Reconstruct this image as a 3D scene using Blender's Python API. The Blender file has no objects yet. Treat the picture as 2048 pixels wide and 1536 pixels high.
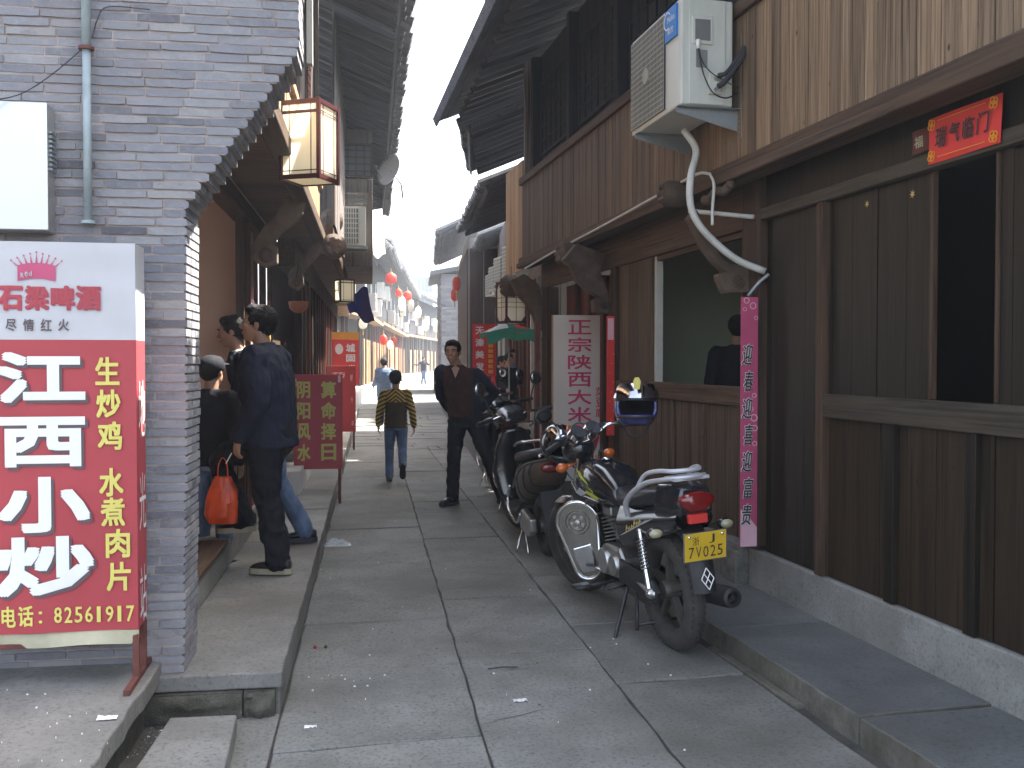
import bpy, bmesh, math, random
from mathutils import Vector, Matrix, noise
random.seed(7)
S = bpy.context.scene; C = S.collection
R = math.radians
# ------------------------------------------------------------------ camera, world, sun, exposure
EYE = 1.45; FPX = 1950.0
YAW = math.atan(434/FPX); PIT = math.atan(46/FPX)
cam_d = bpy.data.cameras.new('camera'); cam = bpy.data.objects.new('camera', cam_d); C.objects.link(cam)
cam_d.sensor_width = 36; cam_d.lens = 36*FPX/2048; cam_d.clip_start = .05; cam_d.clip_end = 900
cam.location = (0, 0, EYE); cam.rotation_euler = (math.pi/2-PIT, 0, -YAW)
S.camera = cam
W = bpy.data.worlds.new('World'); S.world = W; W.use_nodes = True
SUN = Vector((1.0, .42, 1.62)).normalized()       # towards the sun
wn = W.node_tree; wn.nodes.clear()
wo = wn.nodes.new('ShaderNodeOutputWorld'); wb = wn.nodes.new('ShaderNodeBackground'); ws = wn.nodes.new('ShaderNodeTexSky')
ws.sky_type = 'NISHITA'; ws.sun_disc = False
ws.sun_elevation = math.asin(SUN.z); ws.sun_rotation = math.atan2(SUN.x, SUN.y)
ws.air_density = 1.0; ws.dust_density = 4.5; ws.ozone_density = 1.0
wb.inputs['Strength'].default_value = .15
hsv = wn.nodes.new('ShaderNodeHueSaturation'); hsv.inputs['Saturation'].default_value = .62
wn.links.new(ws.outputs[0], hsv.inputs['Color']); wn.links.new(hsv.outputs[0], wb.inputs['Color']); wn.links.new(wb.outputs[0], wo.inputs['Surface'])
sl = bpy.data.lights.new('sun', 'SUN'); sun = bpy.data.objects.new('sun', sl); C.objects.link(sun)
sl.energy = 5.0; sl.angle = R(.53); sl.color = (1, .95, .86)
sun.rotation_euler = SUN.to_track_quat('Z', 'Y').to_euler(); sun.location = (0, 0, 40)
vs = S.view_settings; vs.view_transform = 'Standard'; vs.look = 'None'; vs.gamma = 1; vs.use_curve_mapping = False
vs.exposure = 2.6
S.cycles.max_bounces = 7; S.cycles.diffuse_bounces = 5; S.cycles.use_denoising = True; S.cycles.volume_bounces = 0
S.cycles.sample_clamp_indirect = 6

# ------------------------------------------------------------------ where things stand, measured from the photograph
cyw, syw, cpt, spt = math.cos(YAW), math.sin(YAW), math.cos(PIT), math.sin(PIT)
FW = Vector((syw*cpt, cyw*cpt, -spt)); RT = Vector((cyw, -syw, 0)); UP = Vector((syw*spt, cyw*spt, cpt)); EYEP = Vector((0, 0, EYE))
def ray(u, v): return FW + RT*((u-1024)/FPX) - UP*((v-768)/FPX)
def gz(u, v, z=0.):
    r = ray(u, v); return EYEP + r*((z-EYE)/r.z)
def gx(u, v, X):
    r = ray(u, v); return EYEP + r*(X/r.x)
def gy(u, v, Y):
    r = ray(u, v); return EYEP + r*(Y/r.y)
LO = Vector((-.066, 4.09, 0)); LD = Vector((.0757, .9971, 0)); LN = Vector((.9971, -.0757, 0)); LA = -math.atan2(.0757, .9971)
def lw(x, y, z=0.): return LO + LN*x + LD*y + Vector((0, 0, z))
def gl(u, v, o, d):
    r = ray(u, v); n = Vector((d.y, -d.x, 0)); return EYEP + r*(o.dot(n)/r.dot(n))

# ------------------------------------------------------------------ mesh builder
class MB:
    def __init__(s): s.v = []; s.f = []; s.m = []; s.mi = 0
    def add(s, vs_, fs, M=None):
        b = len(s.v)
        s.v += [tuple(M @ Vector(p)) if M else tuple(p) for p in vs_]
        s.f += [tuple(b+i for i in f) for f in fs]; s.m += [s.mi]*len(fs); return s
    def box(s, x0, x1, y0, y1, z0, z1, M=None):
        return s.add([(x0,y0,z0),(x1,y0,z0),(x1,y1,z0),(x0,y1,z0),(x0,y0,z1),(x1,y0,z1),(x1,y1,z1),(x0,y1,z1)],
                     [(0,3,2,1),(4,5,6,7),(0,1,5,4),(1,2,6,5),(2,3,7,6),(3,0,4,7)], M)
    def cb(s, c, d, M=None):
        return s.box(c[0]-d[0]/2, c[0]+d[0]/2, c[1]-d[1]/2, c[1]+d[1]/2, c[2]-d[2]/2, c[2]+d[2]/2, M)
    def prism(s, pts, y0, y1, M=None):      # outline in XZ, thickness in Y
        n = len(pts)
        return s.add([(p[0], y0, p[1]) for p in pts]+[(p[0], y1, p[1]) for p in pts],
                     [tuple(range(n)), tuple(range(2*n-1, n-1, -1))]+[(i, n+i, n+(i+1) % n, (i+1) % n) for i in range(n)], M)
    def slab(s, pts, z0, z1, M=None):       # outline in XY, thickness in Z
        n = len(pts)
        return s.add([(p[0], p[1], z0) for p in pts]+[(p[0], p[1], z1) for p in pts],
                     [tuple(range(n-1, -1, -1)), tuple(range(n, 2*n))]+[(i, (i+1) % n, n+(i+1) % n, n+i) for i in range(n)], M)
    def tube(s, pts, r, seg=8, M=None, caps=True, flat=1.0, upv=(0, 0, 1)):
        P = [Vector(p) for p in pts]; n = len(P); rs = r if isinstance(r, (list, tuple)) else [r]*n
        vv = []; pr = None
        for i in range(n):
            t = (P[min(i+1, n-1)]-P[max(i-1, 0)])
            if t.length < 1e-9: t = Vector((0, 0, 1))
            t.normalize()
            if pr is None:
                a = Vector(upv) if abs(t.dot(Vector(upv))) < .95 else Vector((1, 0, 0))
                e = t.cross(a).normalized()
            else:
                e = (pr - t*pr.dot(t)).normalized()
            pr = e; g = t.cross(e)
            for k in range(seg):
                an = 2*math.pi*k/seg
                vv.append(P[i]+(e*math.cos(an)+g*math.sin(an)*flat)*rs[i])
        fs = [(i*seg+k, i*seg+(k+1) % seg, (i+1)*seg+(k+1) % seg, (i+1)*seg+k) for i in range(n-1) for k in range(seg)]
        if caps: fs += [tuple(range(seg-1, -1, -1)), tuple(range((n-1)*seg, n*seg))]
        return s.add(vv, fs, M)
    def lathe(s, prof, seg=16, M=None, closed=False, a0=0, a1=2*math.pi, axis='Z'):   # prof: (r, h)
        full = abs(a1-a0-2*math.pi) < 1e-6; ns = seg if full else seg+1; vv = []
        for (r_, h) in prof:
            for k in range(ns):
                a = a0+(a1-a0)*k/seg; x, y = r_*math.cos(a), r_*math.sin(a)
                vv.append((x, y, h) if axis == 'Z' else ((x, h, y) if axis == 'Y' else (h, x, y)))
        m = len(prof); fs = []
        for i in range(m if closed else m-1):
            for k in range(seg):
                k2 = (k+1) % ns; j = (i+1) % m
                fs.append((i*ns+k, i*ns+k2, j*ns+k2, j*ns+k))
        return s.add(vv, fs, M)
    def ball(s, c, r, seg=12, rings=8, M=None):
        rx, ry, rz = r if isinstance(r, (tuple, list)) else (r, r, r); vv = [(c[0], c[1], c[2]-rz)]
        for i in range(1, rings):
            a = -math.pi/2+math.pi*i/rings
            for k in range(seg):
                b = 2*math.pi*k/seg
                vv.append((c[0]+rx*math.cos(a)*math.cos(b), c[1]+ry*math.cos(a)*math.sin(b), c[2]+rz*math.sin(a)))
        vv.append((c[0], c[1], c[2]+rz)); top = len(vv)-1; fs = []
        for k in range(seg):
            fs.append((0, 1+(k+1) % seg, 1+k)); fs.append((top, 1+(rings-2)*seg+k, 1+(rings-2)*seg+(k+1) % seg))
        for i in range(rings-2):
            for k in range(seg):
                fs.append((1+i*seg+k, 1+i*seg+(k+1) % seg, 1+(i+1)*seg+(k+1) % seg, 1+(i+1)*seg+k))
        return s.add(vv, fs, M)
    def loft(s, rings, M=None):             # list of rings (same point count), capped
        n = len(rings[0]); vv = [p for r_ in rings for p in r_]
        fs = [(i*n+k, i*n+(k+1) % n, (i+1)*n+(k+1) % n, (i+1)*n+k) for i in range(len(rings)-1) for k in range(n)]
        fs += [tuple(range(n-1, -1, -1)), tuple(range((len(rings)-1)*n, len(rings)*n))]
        return s.add(vv, fs, M)
    def grid(s, fn, nu, nv, M=None):
        vv = [fn(i/nu, j/nv) for j in range(nv+1) for i in range(nu+1)]
        return s.add(vv, [(j*(nu+1)+i, j*(nu+1)+i+1, (j+1)*(nu+1)+i+1, (j+1)*(nu+1)+i) for j in range(nv) for i in range(nu)], M)
    def mesh(s, name, mats, smooth=False, fix=True):
        me = bpy.data.meshes.new(name); me.from_pydata(s.v, [], s.f)
        for m in (mats if isinstance(mats, (list, tuple)) else [mats]): me.materials.append(m)
        me.polygons.foreach_set('material_index', s.m)
        if fix:
            bm = bmesh.new(); bm.from_mesh(me); bmesh.ops.recalc_face_normals(bm, faces=bm.faces); bm.to_mesh(me); bm.free()
        if smooth is True: me.polygons.foreach_set('use_smooth', [True]*len(me.polygons))
        elif smooth:
            me.polygons.foreach_set('use_smooth', [True]*len(me.polygons)); me.set_sharp_from_angle(angle=R(smooth))
        me.update(); return me
    def build(s, name, mats, parent=None, smooth=False, bevel=0, loc=None, rot=None, fix=True, **kw):
        o = bpy.data.objects.new(name, s.mesh(name, mats, smooth, fix)); C.objects.link(o); o.parent = parent
        if loc is not None: o.location = loc
        if rot is not None: o.rotation_euler = rot
        if bevel: bev(o, bevel)
        for k, v_ in kw.items(): o[k] = v_
        return o
def bev(o, w, seg=2):
    b = o.modifiers.new('bevel', 'BEVEL'); b.width = w; b.segments = seg; b.limit_method = 'ANGLE'; b.angle_limit = R(35); b.harden_normals = False; return o
def thing(name, label, cat, loc=(0, 0, 0), rz=0., group=None, rot=None):
    o = bpy.data.objects.new(name, None); C.objects.link(o); o.location = loc
    o.rotation_euler = rot if rot else (0, 0, rz); o.empty_display_size = .1
    o['label'] = label; o['category'] = cat
    if group: o['group'] = group
    return o
def tag(o, label, cat, group=None):
    o['label'] = label; o['category'] = cat
    if group: o['group'] = group
    return o
def struct(o): o['kind'] = 'structure'; return o
def dup(o, parent=None, loc=None, rz=None, label=None):
    c = o.copy(); C.objects.link(c); c.parent = parent
    for ch in list(o.children): dup(ch, c)
    if loc is not None: c.location = loc
    if rz is not None: c.rotation_euler = (0, 0, rz)
    if label: c['label'] = label
    return c
def inst(me, name, parent, loc=(0, 0, 0), rot=(0, 0, 0), scale=None):
    o = bpy.data.objects.new(name, me); C.objects.link(o); o.parent = parent; o.location = loc; o.rotation_euler = rot
    if scale: o.scale = scale
    return o
def Rz(a): return Matrix.Rotation(a, 4, 'Z')
def Ry(a): return Matrix.Rotation(a, 4, 'Y')
def Rx(a): return Matrix.Rotation(a, 4, 'X')
def T(x, y, z): return Matrix.Translation((x, y, z))
def catmull(pts, n=6):
    P = [Vector(p) for p in pts]; P = [P[0]*2-P[1]]+P+[P[-1]*2-P[-2]]; out = []
    for i in range(1, len(P)-2):
        for k in range(n):
            t = k/n; a, b, c, d = P[i-1:i+3]
            out.append(.5*((2*b)+(c-a)*t+(2*a-5*b+4*c-d)*t*t+(3*b-a-3*c+d)*t**3))
    return out+[P[-2]]

# ------------------------------------------------------------------ materials
class NT:
    def __init__(s, name):
        s.m = bpy.data.materials.new(name); s.m.use_nodes = True; s.t = s.m.node_tree; s.b = s.t.nodes['Principled BSDF']
    def n(s, typ, **kw):
        x = s.t.nodes.new('ShaderNode'+typ)
        for k, v_ in kw.items(): setattr(x, k, v_)
        return x
    def l(s, a, b): s.t.links.new(a, b)
    def noise(s, vec, scale, detail=4, rough=.55, w=None, dist=0):
        x = s.n('TexNoise'); x.inputs['Scale'].default_value = scale; x.inputs['Detail'].default_value = detail; x.inputs['Roughness'].default_value = rough
        x.inputs['Distortion'].default_value = dist
        if w is not None: x.noise_dimensions = '4D'; s.l(w, x.inputs['W'])
        s.l(vec, x.inputs['Vector']); return x.outputs['Fac']
    def ramp(s, fac, stops):
        x = s.n('ValToRGB'); e = x.color_ramp.elements
        while len(e) < len(stops): e.new(.5)
        for i, (p, c) in enumerate(stops):
            e[i].position = p; e[i].color = (c[0], c[1], c[2], 1) if isinstance(c, (tuple, list)) else (c, c, c, 1)
        s.l(fac, x.inputs[0]); return x.outputs[0]
    def mix(s, a, b, fac, mode='MIX'):
        x = s.n('Mix'); x.data_type = 'RGBA'; x.blend_type = mode
        for sock, val in ((x.inputs[6], a), (x.inputs[7], b), (x.inputs[0], fac)):
            if hasattr(val, 'links'): s.l(val, sock)
            elif isinstance(val, (tuple, list)): sock.default_value = (*val[:3], 1)
            else: sock.default_value = val
        return x.outputs[2]
    def math(s, op, a, b=0.):
        x = s.n('Math'); x.operation = op
        for sock, val in ((x.inputs[0], a), (x.inputs[1], b)):
            if hasattr(val, 'links'): s.l(val, sock)
            else: sock.default_value = val
        return x.outputs[0]
    def bump(s, h, dist, strength=1.0):
        x = s.n('Bump'); x.inputs['Strength'].default_value = strength; x.inputs['Distance'].default_value = dist; s.l(h, x.inputs['Height']); s.l(x.outputs[0], s.b.inputs['Normal'])
    def map(s, sc=(1, 1, 1), coord='Object'):
        tc = s.n('TexCoord'); mp = s.n('Mapping'); mp.inputs['Scale'].default_value = sc; s.l(tc.outputs[coord], mp.inputs[0]); return mp.outputs[0]
    def rnd(s, k=0):
        if k == 0: return s.n('ObjectInfo').outputs['Random']
        return s.n('NewGeometry').outputs['Random Per Island']
    def geo(s): return s.n('NewGeometry').outputs['Position']
def mul(c, k): return tuple(min(1, x*k) for x in c)
def mat_plain(name, col, rough=.6, metal=0., var=.12, scale=6., bump=.0, coat=0., spec=None, dirt=0.):
    t = NT(name); vec = t.map(); w = t.math('MULTIPLY', t.rnd(), 37.)
    f = t.noise(vec, scale, 5, .6, w)
    c = t.ramp(f, [(.3, mul(col, 1-var)), (.72, mul(col, 1+var))])
    if dirt:
        d = t.noise(t.map((1, 1, .35)), scale*2.3, 6, .7, w); c = t.mix(c, (.07, .06, .05), t.ramp(d, [(.5, 0), (.75, dirt)]))
    t.l(c, t.b.inputs['Base Color'])
    t.b.inputs['Roughness'].default_value = rough; t.b.inputs['Metallic'].default_value = metal; t.b.inputs['Coat Weight'].default_value = coat; t.b.inputs['Coat Roughness'].default_value = .08
    if spec is not None: t.b.inputs['Specular IOR Level'].default_value = spec
    if bump: t.bump(t.noise(vec, scale*6, 4, .6, w), bump)
    return t.m
def mat_wood(name, c1, c2, axis='Z', grain=26., rough=.8, var=.35, bump=.002, knots=.0, streak=.0, island=False):
    t = NT(name); sc = {'Z': (grain, grain, 1.1), 'Y': (grain, 1.1, grain), 'X': (1.1, grain, grain)}[axis]
    r0 = t.rnd(1 if island else 0); w = t.math('MULTIPLY', r0, 61.); vec = t.map(sc)
    f = t.noise(vec, 1.6, 6, .65, w, .4); f2 = t.noise(t.map(tuple(x/4 for x in sc)), 1.3, 3, .5, w)
    c = t.ramp(f, [(.28, c1), (.7, c2)]); c = t.mix(c, mul(c1, .55), t.ramp(f2, [(.52, 0), (.78, .75)]))
    f4 = t.noise(t.map(tuple(x*2.2 if x > 2 else x*.8 for x in sc)), 1.0, 4, .6, w); c = t.mix(c, mul(c1, .3), t.ramp(f4, [(.55, 0), (.66, .8)]))
    if knots:
        vo = t.n('TexVoronoi'); vo.inputs['Scale'].default_value = 4.6; vv = t.n('VectorMath'); vv.operation = 'ADD'
        t.l(t.map({'Z': (2, 2, 1.1), 'Y': (2, 1.1, 2), 'X': (1.1, 2, 2)}[axis], 'Object'), vv.inputs[0]); cb = t.n('CombineXYZ'); t.l(w, cb.inputs[0]); t.l(w, cb.inputs[2]); t.l(cb.outputs[0], vv.inputs[1]); t.l(vv.outputs[0], vo.inputs['Vector'])
        c = t.mix(c, mul(c1, .3), t.ramp(vo.outputs['Distance'], [(.03, knots), (.1, 0)]))
    if streak:
        g = t.noise(t.map({'Z': (9, 9, .5), 'Y': (9, .5, 9), 'X': (.5, 9, 9)}[axis]), 1.4, 5, .7, w); c = t.mix(c, (.30, .27, .23), t.ramp(g, [(.54, 0), (.8, streak)]))
    br = t.n('MapRange'); br.inputs['To Min'].default_value = 1-var; br.inputs['To Max'].default_value = 1+var; t.l(t.math('FRACT', t.math('MULTIPLY', r0, 91.7)), br.inputs[0])
    hs = t.n('HueSaturation'); t.l(c, hs.inputs['Color']); t.l(br.outputs[0], hs.inputs['Value'])
    t.l(hs.outputs[0], t.b.inputs['Base Color']); t.b.inputs['Roughness'].default_value = rough; t.b.inputs['Specular IOR Level'].default_value = .3
    t.bump(f, bump); return t.m
def mat_stone(name, c1, c2, scale=3., rough=.85, bump=.004, var=.12, spots=.25, sc=(1, 1, 1), moss=0., coord='pos'):
    t = NT(name)
    if coord == 'pos':
        mp = t.n('Mapping'); mp.inputs['Scale'].default_value = sc; t.l(t.geo(), mp.inputs[0]); vec = mp.outputs[0]
    else: vec = t.map(sc)
    r0 = t.rnd(); w = t.math('MULTIPLY', r0, 23.)
    f = t.noise(vec, scale, 7, .62, w); g = t.noise(vec, scale*22, 5, .7); h = t.noise(vec, scale*.35, 3, .5)
    c = t.ramp(f, [(.3, c1), (.7, c2)]); c = t.mix(c, mul(c1, .42), t.ramp(g, [(.52, 0), (.68, spots)])); c = t.mix(c, mul(c2, 1.3), t.ramp(g, [(.2, spots), (.4, 0)]))
    c = t.mix(c, (c1[0]*.75, c1[1]*.66, c1[2]*.56), t.ramp(h, [(.48, 0), (.7, .65)]))
    k_ = t.noise(vec, scale*4.5, 6, .75); c = t.mix(c, mul(c1, .62), t.ramp(k_, [(.56, 0), (.66, .45)]))
    if moss: c = t.mix(c, (.035, .04, .02), t.ramp(t.noise(vec, scale*1.7, 6, .75), [(.42, 0), (.62, moss)]))
    br = t.n('MapRange'); br.inputs['To Min'].default_value = 1-var; br.inputs['To Max'].default_value = 1+var; t.l(r0, br.inputs[0])
    hs = t.n('HueSaturation'); t.l(c, hs.inputs['Color']); t.l(br.outputs[0], hs.inputs['Value'])
    t.l(hs.outputs[0], t.b.inputs['Base Color'])
    t.l(t.ramp(f, [(.3, rough-.12), (.7, rough)]), t.b.inputs['Roughness'])
    hh = t.math('ADD', t.math('MULTIPLY', f, .7), t.math('MULTIPLY', g, .3)); t.bump(hh, bump); return t.m
M = {}
M['slab'] = mat_stone('slab_stone', (.125, .127, .113), (.25, .25, .228), 2.6, .85, .010, .07, .85)
M['ledge'] = mat_stone('ledge_stone', (.145, .143, .13), (.27, .262, .24), 2.6, .85, .008, .08, .7)
M['ledger'] = mat_stone('kerb_stone', (.085, .09, .088), (.165, .17, .165), 2.6, .78, .007, .08, .6)
M['kerbside'] = mat_stone('kerb_side', (.09, .08, .065), (.2, .18, .15), 5, .9, .01, .10, .4, moss=.5)
M['rubble'] = mat_stone('rubble_stone', (.05, .045, .035), (.17, .155, .125), 6, .95, .03, .1, .5, moss=.6)
M['earth'] = mat_stone('joint_earth', (.045, .043, .038), (.10, .095, .08), 6, .95, .01)
M['concrete'] = mat_stone('plinth_concrete', (.17, .168, .155), (.29, .285, .265), 3.2, .9, .006, .08, .6, moss=.12)
M['concdark'] = mat_stone('stained_concrete', (.09, .085, .075), (.24, .23, .21), 4.2, .9, .006, .08, .6, moss=.6)
M['plaster'] = mat_stone('plaster', (.30, .29, .27), (.42, .41, .38), 1.5, .9, .002, .05, .1)
M['whiteplinth'] = mat_stone('pale_stone', (.45, .44, .42), (.6, .59, .56), 2, .9, .004, .1, .1)
M['tile'] = mat_stone('grey_tile', (.06, .065, .07), (.14, .145, .15), 5, .8, .004, .2, .2)
M['soffit'] = mat_wood('soffit_board', (.05, .055, .065), (.11, .115, .13), 'Y', 14, .9, .2)
M['rafter'] = mat_wood('rafter_wood', (.06, .062, .07), (.12, .12, .13), 'X', 14, .9, .2)
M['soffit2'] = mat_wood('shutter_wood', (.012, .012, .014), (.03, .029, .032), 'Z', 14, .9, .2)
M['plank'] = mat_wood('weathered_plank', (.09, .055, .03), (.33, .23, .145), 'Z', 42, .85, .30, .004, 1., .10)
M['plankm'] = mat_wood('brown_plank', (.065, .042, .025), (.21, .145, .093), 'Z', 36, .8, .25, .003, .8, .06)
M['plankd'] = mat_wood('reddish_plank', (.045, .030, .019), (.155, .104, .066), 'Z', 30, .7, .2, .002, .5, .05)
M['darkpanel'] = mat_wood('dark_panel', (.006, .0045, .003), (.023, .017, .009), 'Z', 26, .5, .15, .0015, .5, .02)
M['beamy'] = mat_wood('beam_wood', (.045, .026, .015), (.115, .068, .04), 'Y', 22, .75, .15, .002, .3, .2)
M['beamz'] = mat_wood('post_wood', (.03, .018, .011), (.085, .048, .028), 'Z', 20, .7, .2, .002, .3, .1)
M['beamx'] = mat_wood('rail_wood', (.07, .04, .022), (.16, .10, .06), 'X', 20, .7, .2, .002)
M['raily'] = mat_wood('dull_rail_wood', (.03, .025, .018), (.075, .058, .04), 'Y', 22, .65, .12, .002, .3, .15)
M['carved'] = mat_stone('carved_wood', (.055, .038, .025), (.16, .115, .08), 9, .8, .02, .15, .4, coord='obj')
M['carvel'] = mat_stone('pale_carved_wood', (.12, .085, .065), (.25, .19, .15), 9, .8, .02, .1, .4, coord='obj')
M['greyboard'] = mat_wood('grey_board', (.10, .085, .08), (.22, .19, .17), 'Z', 20, .85, .15, .002)
M['goldwood'] = mat_wood('golden_wood', (.30, .17, .08), (.52, .34, .19), 'Z', 20, .7, .2, .002)
M['redwood'] = mat_wood('red_wood', (.10, .028, .02), (.2, .06, .045), 'Z', 16, .55, .15, .001)
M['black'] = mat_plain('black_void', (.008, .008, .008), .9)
M['mortar'] = mat_stone('mortar', (.27, .225, .205), (.40, .35, .33), 7, .95, .003)
def mat_brick():
    t = NT('grey_brick'); r0 = t.rnd(); r1 = t.rnd(1); vec = t.geo()
    r_ = t.math('FRACT', t.math('ADD', t.math('MULTIPLY', r0, 7.31), t.math('MULTIPLY', r1, 3.77)))
    c = t.ramp(r_, [(0, (.09, .09, .105)), (.05, (.165, .168, .19)), (.5, (.21, .212, .235)), (.9, (.25, .25, .265)), (1, (.28, .27, .265))])
    f = t.noise(vec, 22, 6, .7); c = t.mix(c, (.42, .42, .42), t.ramp(f, [(.54, 0), (.8, .4)])); c = t.mix(c, (.10, .10, .12), t.ramp(f, [(.25, .5), (.42, 0)]))
    g = t.noise(vec, 3, 3, .5); c = t.mix(c, (.27, .22, .2), t.ramp(g, [(.5, 0), (.7, .3)]))
    t.l(c, t.b.inputs['Base Color']); t.b.inputs['Roughness'].default_value = .88; t.bump(t.noise(vec, 60, 5, .7), .004); return t.m
M['brick'] = mat_brick()
def mat_metal(name, col, rough=.3, var=.2, dirt=0.): return mat_plain(name, col, rough, 1., var, 9, .0, dirt=dirt)
M['chrome'] = mat_metal('chrome', (.75, .75, .76), .12, .1, .45)
M['alu'] = mat_metal('cast_aluminium', (.5, .49, .47), .42, .15, .5)
M['blackp'] = mat_plain('black_gloss', (.012, .013, .016), .18, 0, .2, 5, coat=.8)
M['blackm'] = mat_plain('black_plastic', (.018, .018, .019), .5, 0, .3, 10, .001, dirt=.1)
M['rubber'] = mat_plain('tyre_rubber', (.045, .041, .036), .85, 0, .35, 12, .003, dirt=.2)
M['dusty'] = mat_plain('dusty_tread', (.11, .095, .08), .95, 0, .35, 14, .003)
M['silver'] = mat_plain('silver_paint', (.52, .52, .55), .32, .25, .06, 6)
M['greyrim'] = mat_plain('grey_rim', (.12, .115, .1), .5, .6, .25, 8, dirt=.3)
M['redlens'] = mat_plain('red_lens', (.16, .004, .004), .1, 0, .4, 9, coat=1.)
M['orangelens'] = mat_plain('orange_lens', (.6, .12, .01), .15, 0, .15, 9, coat=1.)
M['amber'] = mat_plain('indicator_lens', (.35, .32, .2), .15, 0, .2, 9, coat=1.)
M['yellow'] = mat_plain('plate_yellow', (.62, .40, .02), .45, 0, .06, 9)
M['lime'] = mat_plain('lime_sticker', (.42, .48, .04), .35)
M['gold'] = mat_plain('gold_sticker', (.55, .40, .12), .35)
M['white'] = mat_plain('white_paint', (.72, .72, .70), .5, 0, .05)
M['ink'] = mat_plain('black_ink', (.02, .02, .025), .6)
M['redpaint'] = mat_plain('red_fairing', (.32, .02, .025), .25, 0, .15, 6, coat=.6, dirt=.15)
M['brownp'] = mat_plain('dusty_brown_plastic', (.09, .065, .045), .6, 0, .25, 8, dirt=.3)
M['seat'] = mat_plain('seat_vinyl', (.02, .02, .022), .42, 0, .2, 12, .001)
M['acwhite'] = mat_plain('ac_enamel', (.55, .57, .52), .45, 0, .06, 4, dirt=.15)
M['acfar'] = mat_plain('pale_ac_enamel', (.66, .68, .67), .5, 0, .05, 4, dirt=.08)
M['acgrille'] = mat_plain('ac_grille', (.16, .165, .16), .5)
M['acgrid'] = mat_plain('yellowed_grille', (.30, .29, .24), .5, dirt=.2)
M['galv'] = mat_plain('galvanised_steel', (.28, .31, .32), .5, .5, .15, 9, dirt=.2)
M['pvc'] = mat_plain('pvc_pipe', (.50, .50, .46), .5, 0, .1, 8, dirt=.25)
M['darkhose'] = mat_plain('foam_hose', (.03, .03, .035), .8)
M['skin'] = mat_plain('skin', (.36, .2, .135), .5, 0, .12, 14)
M['hair'] = mat_plain('black_hair', (.010, .009, .009), .75, 0, .4, 60, .003, spec=.25)
M['shoe'] = mat_plain('black_shoe', (.015, .015, .017), .35, 0, .2, 20)
M['sole'] = mat_plain('pale_sole', (.35, .31, .22), .7)
def cloth(name, col, rough=.85, var=.18): return mat_plain(name, col, rough, 0, var, 9, .0015, spec=.2)
M['navy'] = cloth('navy_cloth', (.016, .019, .034)); M['ntrou'] = cloth('black_cloth', (.012, .013, .018)); M['jean'] = mat_plain('faded_denim', (.09, .13, .21), .85, 0, .45, 7, .0015, spec=.2)
M['brownk'] = cloth('brown_knit', (.05, .026, .024)); M['greytr'] = cloth('charcoal_cloth', (.02, .021, .027)); M['shirtb'] = cloth('blue_cloth', (.14, .20, .30))
M['redc'] = cloth('red_cloth', (.4, .03, .05)); M['khaki'] = cloth('green_collar', (.06, .07, .05)); M['whitec'] = cloth('white_cloth', (.6, .62, .62))
M['orange'] = mat_plain('orange_plastic_bag', (.62, .07, .012), .4, 0, .25, 12, .002)
M['paperw'] = mat_plain('white_banner', (.46, .46, .48), .6, 0, .05, 3, dirt=.06)
M['signred'] = mat_plain('sign_red', (.36, .042, .052), .6, 0, .08, 3)
M['boardred'] = mat_plain('board_red', (.36, .055, .07), .6, 0, .08, 5)
M['boardred2'] = mat_plain('darker_board_red', (.27, .022, .035), .55, 0, .08, 5)
M['brightred'] = mat_plain('bright_red', (.62, .035, .03), .6, 0, .1, 5)
M['pinkpaper'] = mat_plain('pink_paper', (.42, .06, .14), .6, 0, .15, 5)
M['palepink'] = mat_plain('pale_pink_print', (.70, .42, .48), .6)
M['oldyellow'] = mat_plain('lettering_yellow', (.62, .55, .13), .6, 0, .08)
M['mustard'] = mat_plain('faded_yellow', (.48, .46, .13), .6)
M['orangep'] = mat_plain('orange_print', (.75, .35, .02), .6)
M['rust'] = mat_plain('rusty_red_frame', (.14, .045, .035), .7, .2, .35, 14, .001)
M['cream'] = mat_plain('faded_cream_cloth', (.42, .39, .27), .8, 0, .25, 5, .002)
M['greyshadow'] = mat_plain('letter_shadow', (.10, .07, .08), .6)
M['pinkchar'] = mat_plain('magenta_print', (.55, .03, .13), .6)
M['boardwhite'] = mat_plain('greyed_white_board', (.62, .57, .52), .6, 0, .05, 3, dirt=.05)
M['blue'] = mat_plain('sticker_blue', (.01, .17, .52), .45)
M['bluetarp'] = mat_plain('blue_tarp', (.07, .08, .38), .6, 0, .3, 6, .003)
M['greencl'] = mat_plain('green_canopy_cloth', (.01, .16, .11), .7, 0, .25, 6, .002)
M['steel'] = mat_plain('brushed_steel', (.55, .55, .53), .33, .85, .04, 2)
M['pipe'] = mat_plain('painted_pipe', (.30, .36, .38), .55, .1, .15, 7, dirt=.45)
M['greywall'] = mat_plain('dim_green_wall', (.36, .38, .27), .9, 0, .08, 1.5)
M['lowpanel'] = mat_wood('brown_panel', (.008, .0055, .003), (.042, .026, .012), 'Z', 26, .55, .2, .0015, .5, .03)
M['brownwall'] = mat_plain('brown_wall', (.58, .43, .34), .9, 0, .1, 1.5)
M['lacqred'] = mat_plain('red_lacquer', (.07, .02, .024), .35, 0, .12, 6)
def mat_trans(name, col, tr=.5):
    t = NT(name); t.b.inputs['Base Color'].default_value = (*col, 1); t.b.inputs['Roughness'].default_value = .6
    tl = t.n('BsdfTranslucent'); tl.inputs['Color'].default_value = (*col, 1); ms = t.n('MixShader'); ms.inputs[0].default_value = tr
    t.l(t.b.outputs[0], ms.inputs[1]); t.l(tl.outputs[0], ms.inputs[2]); t.l(ms.outputs[0], t.t.nodes['Material Output'].inputs[0]); return t.m
M['shade'] = mat_trans('lantern_shade', (.95, .92, .82), .55)
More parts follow.
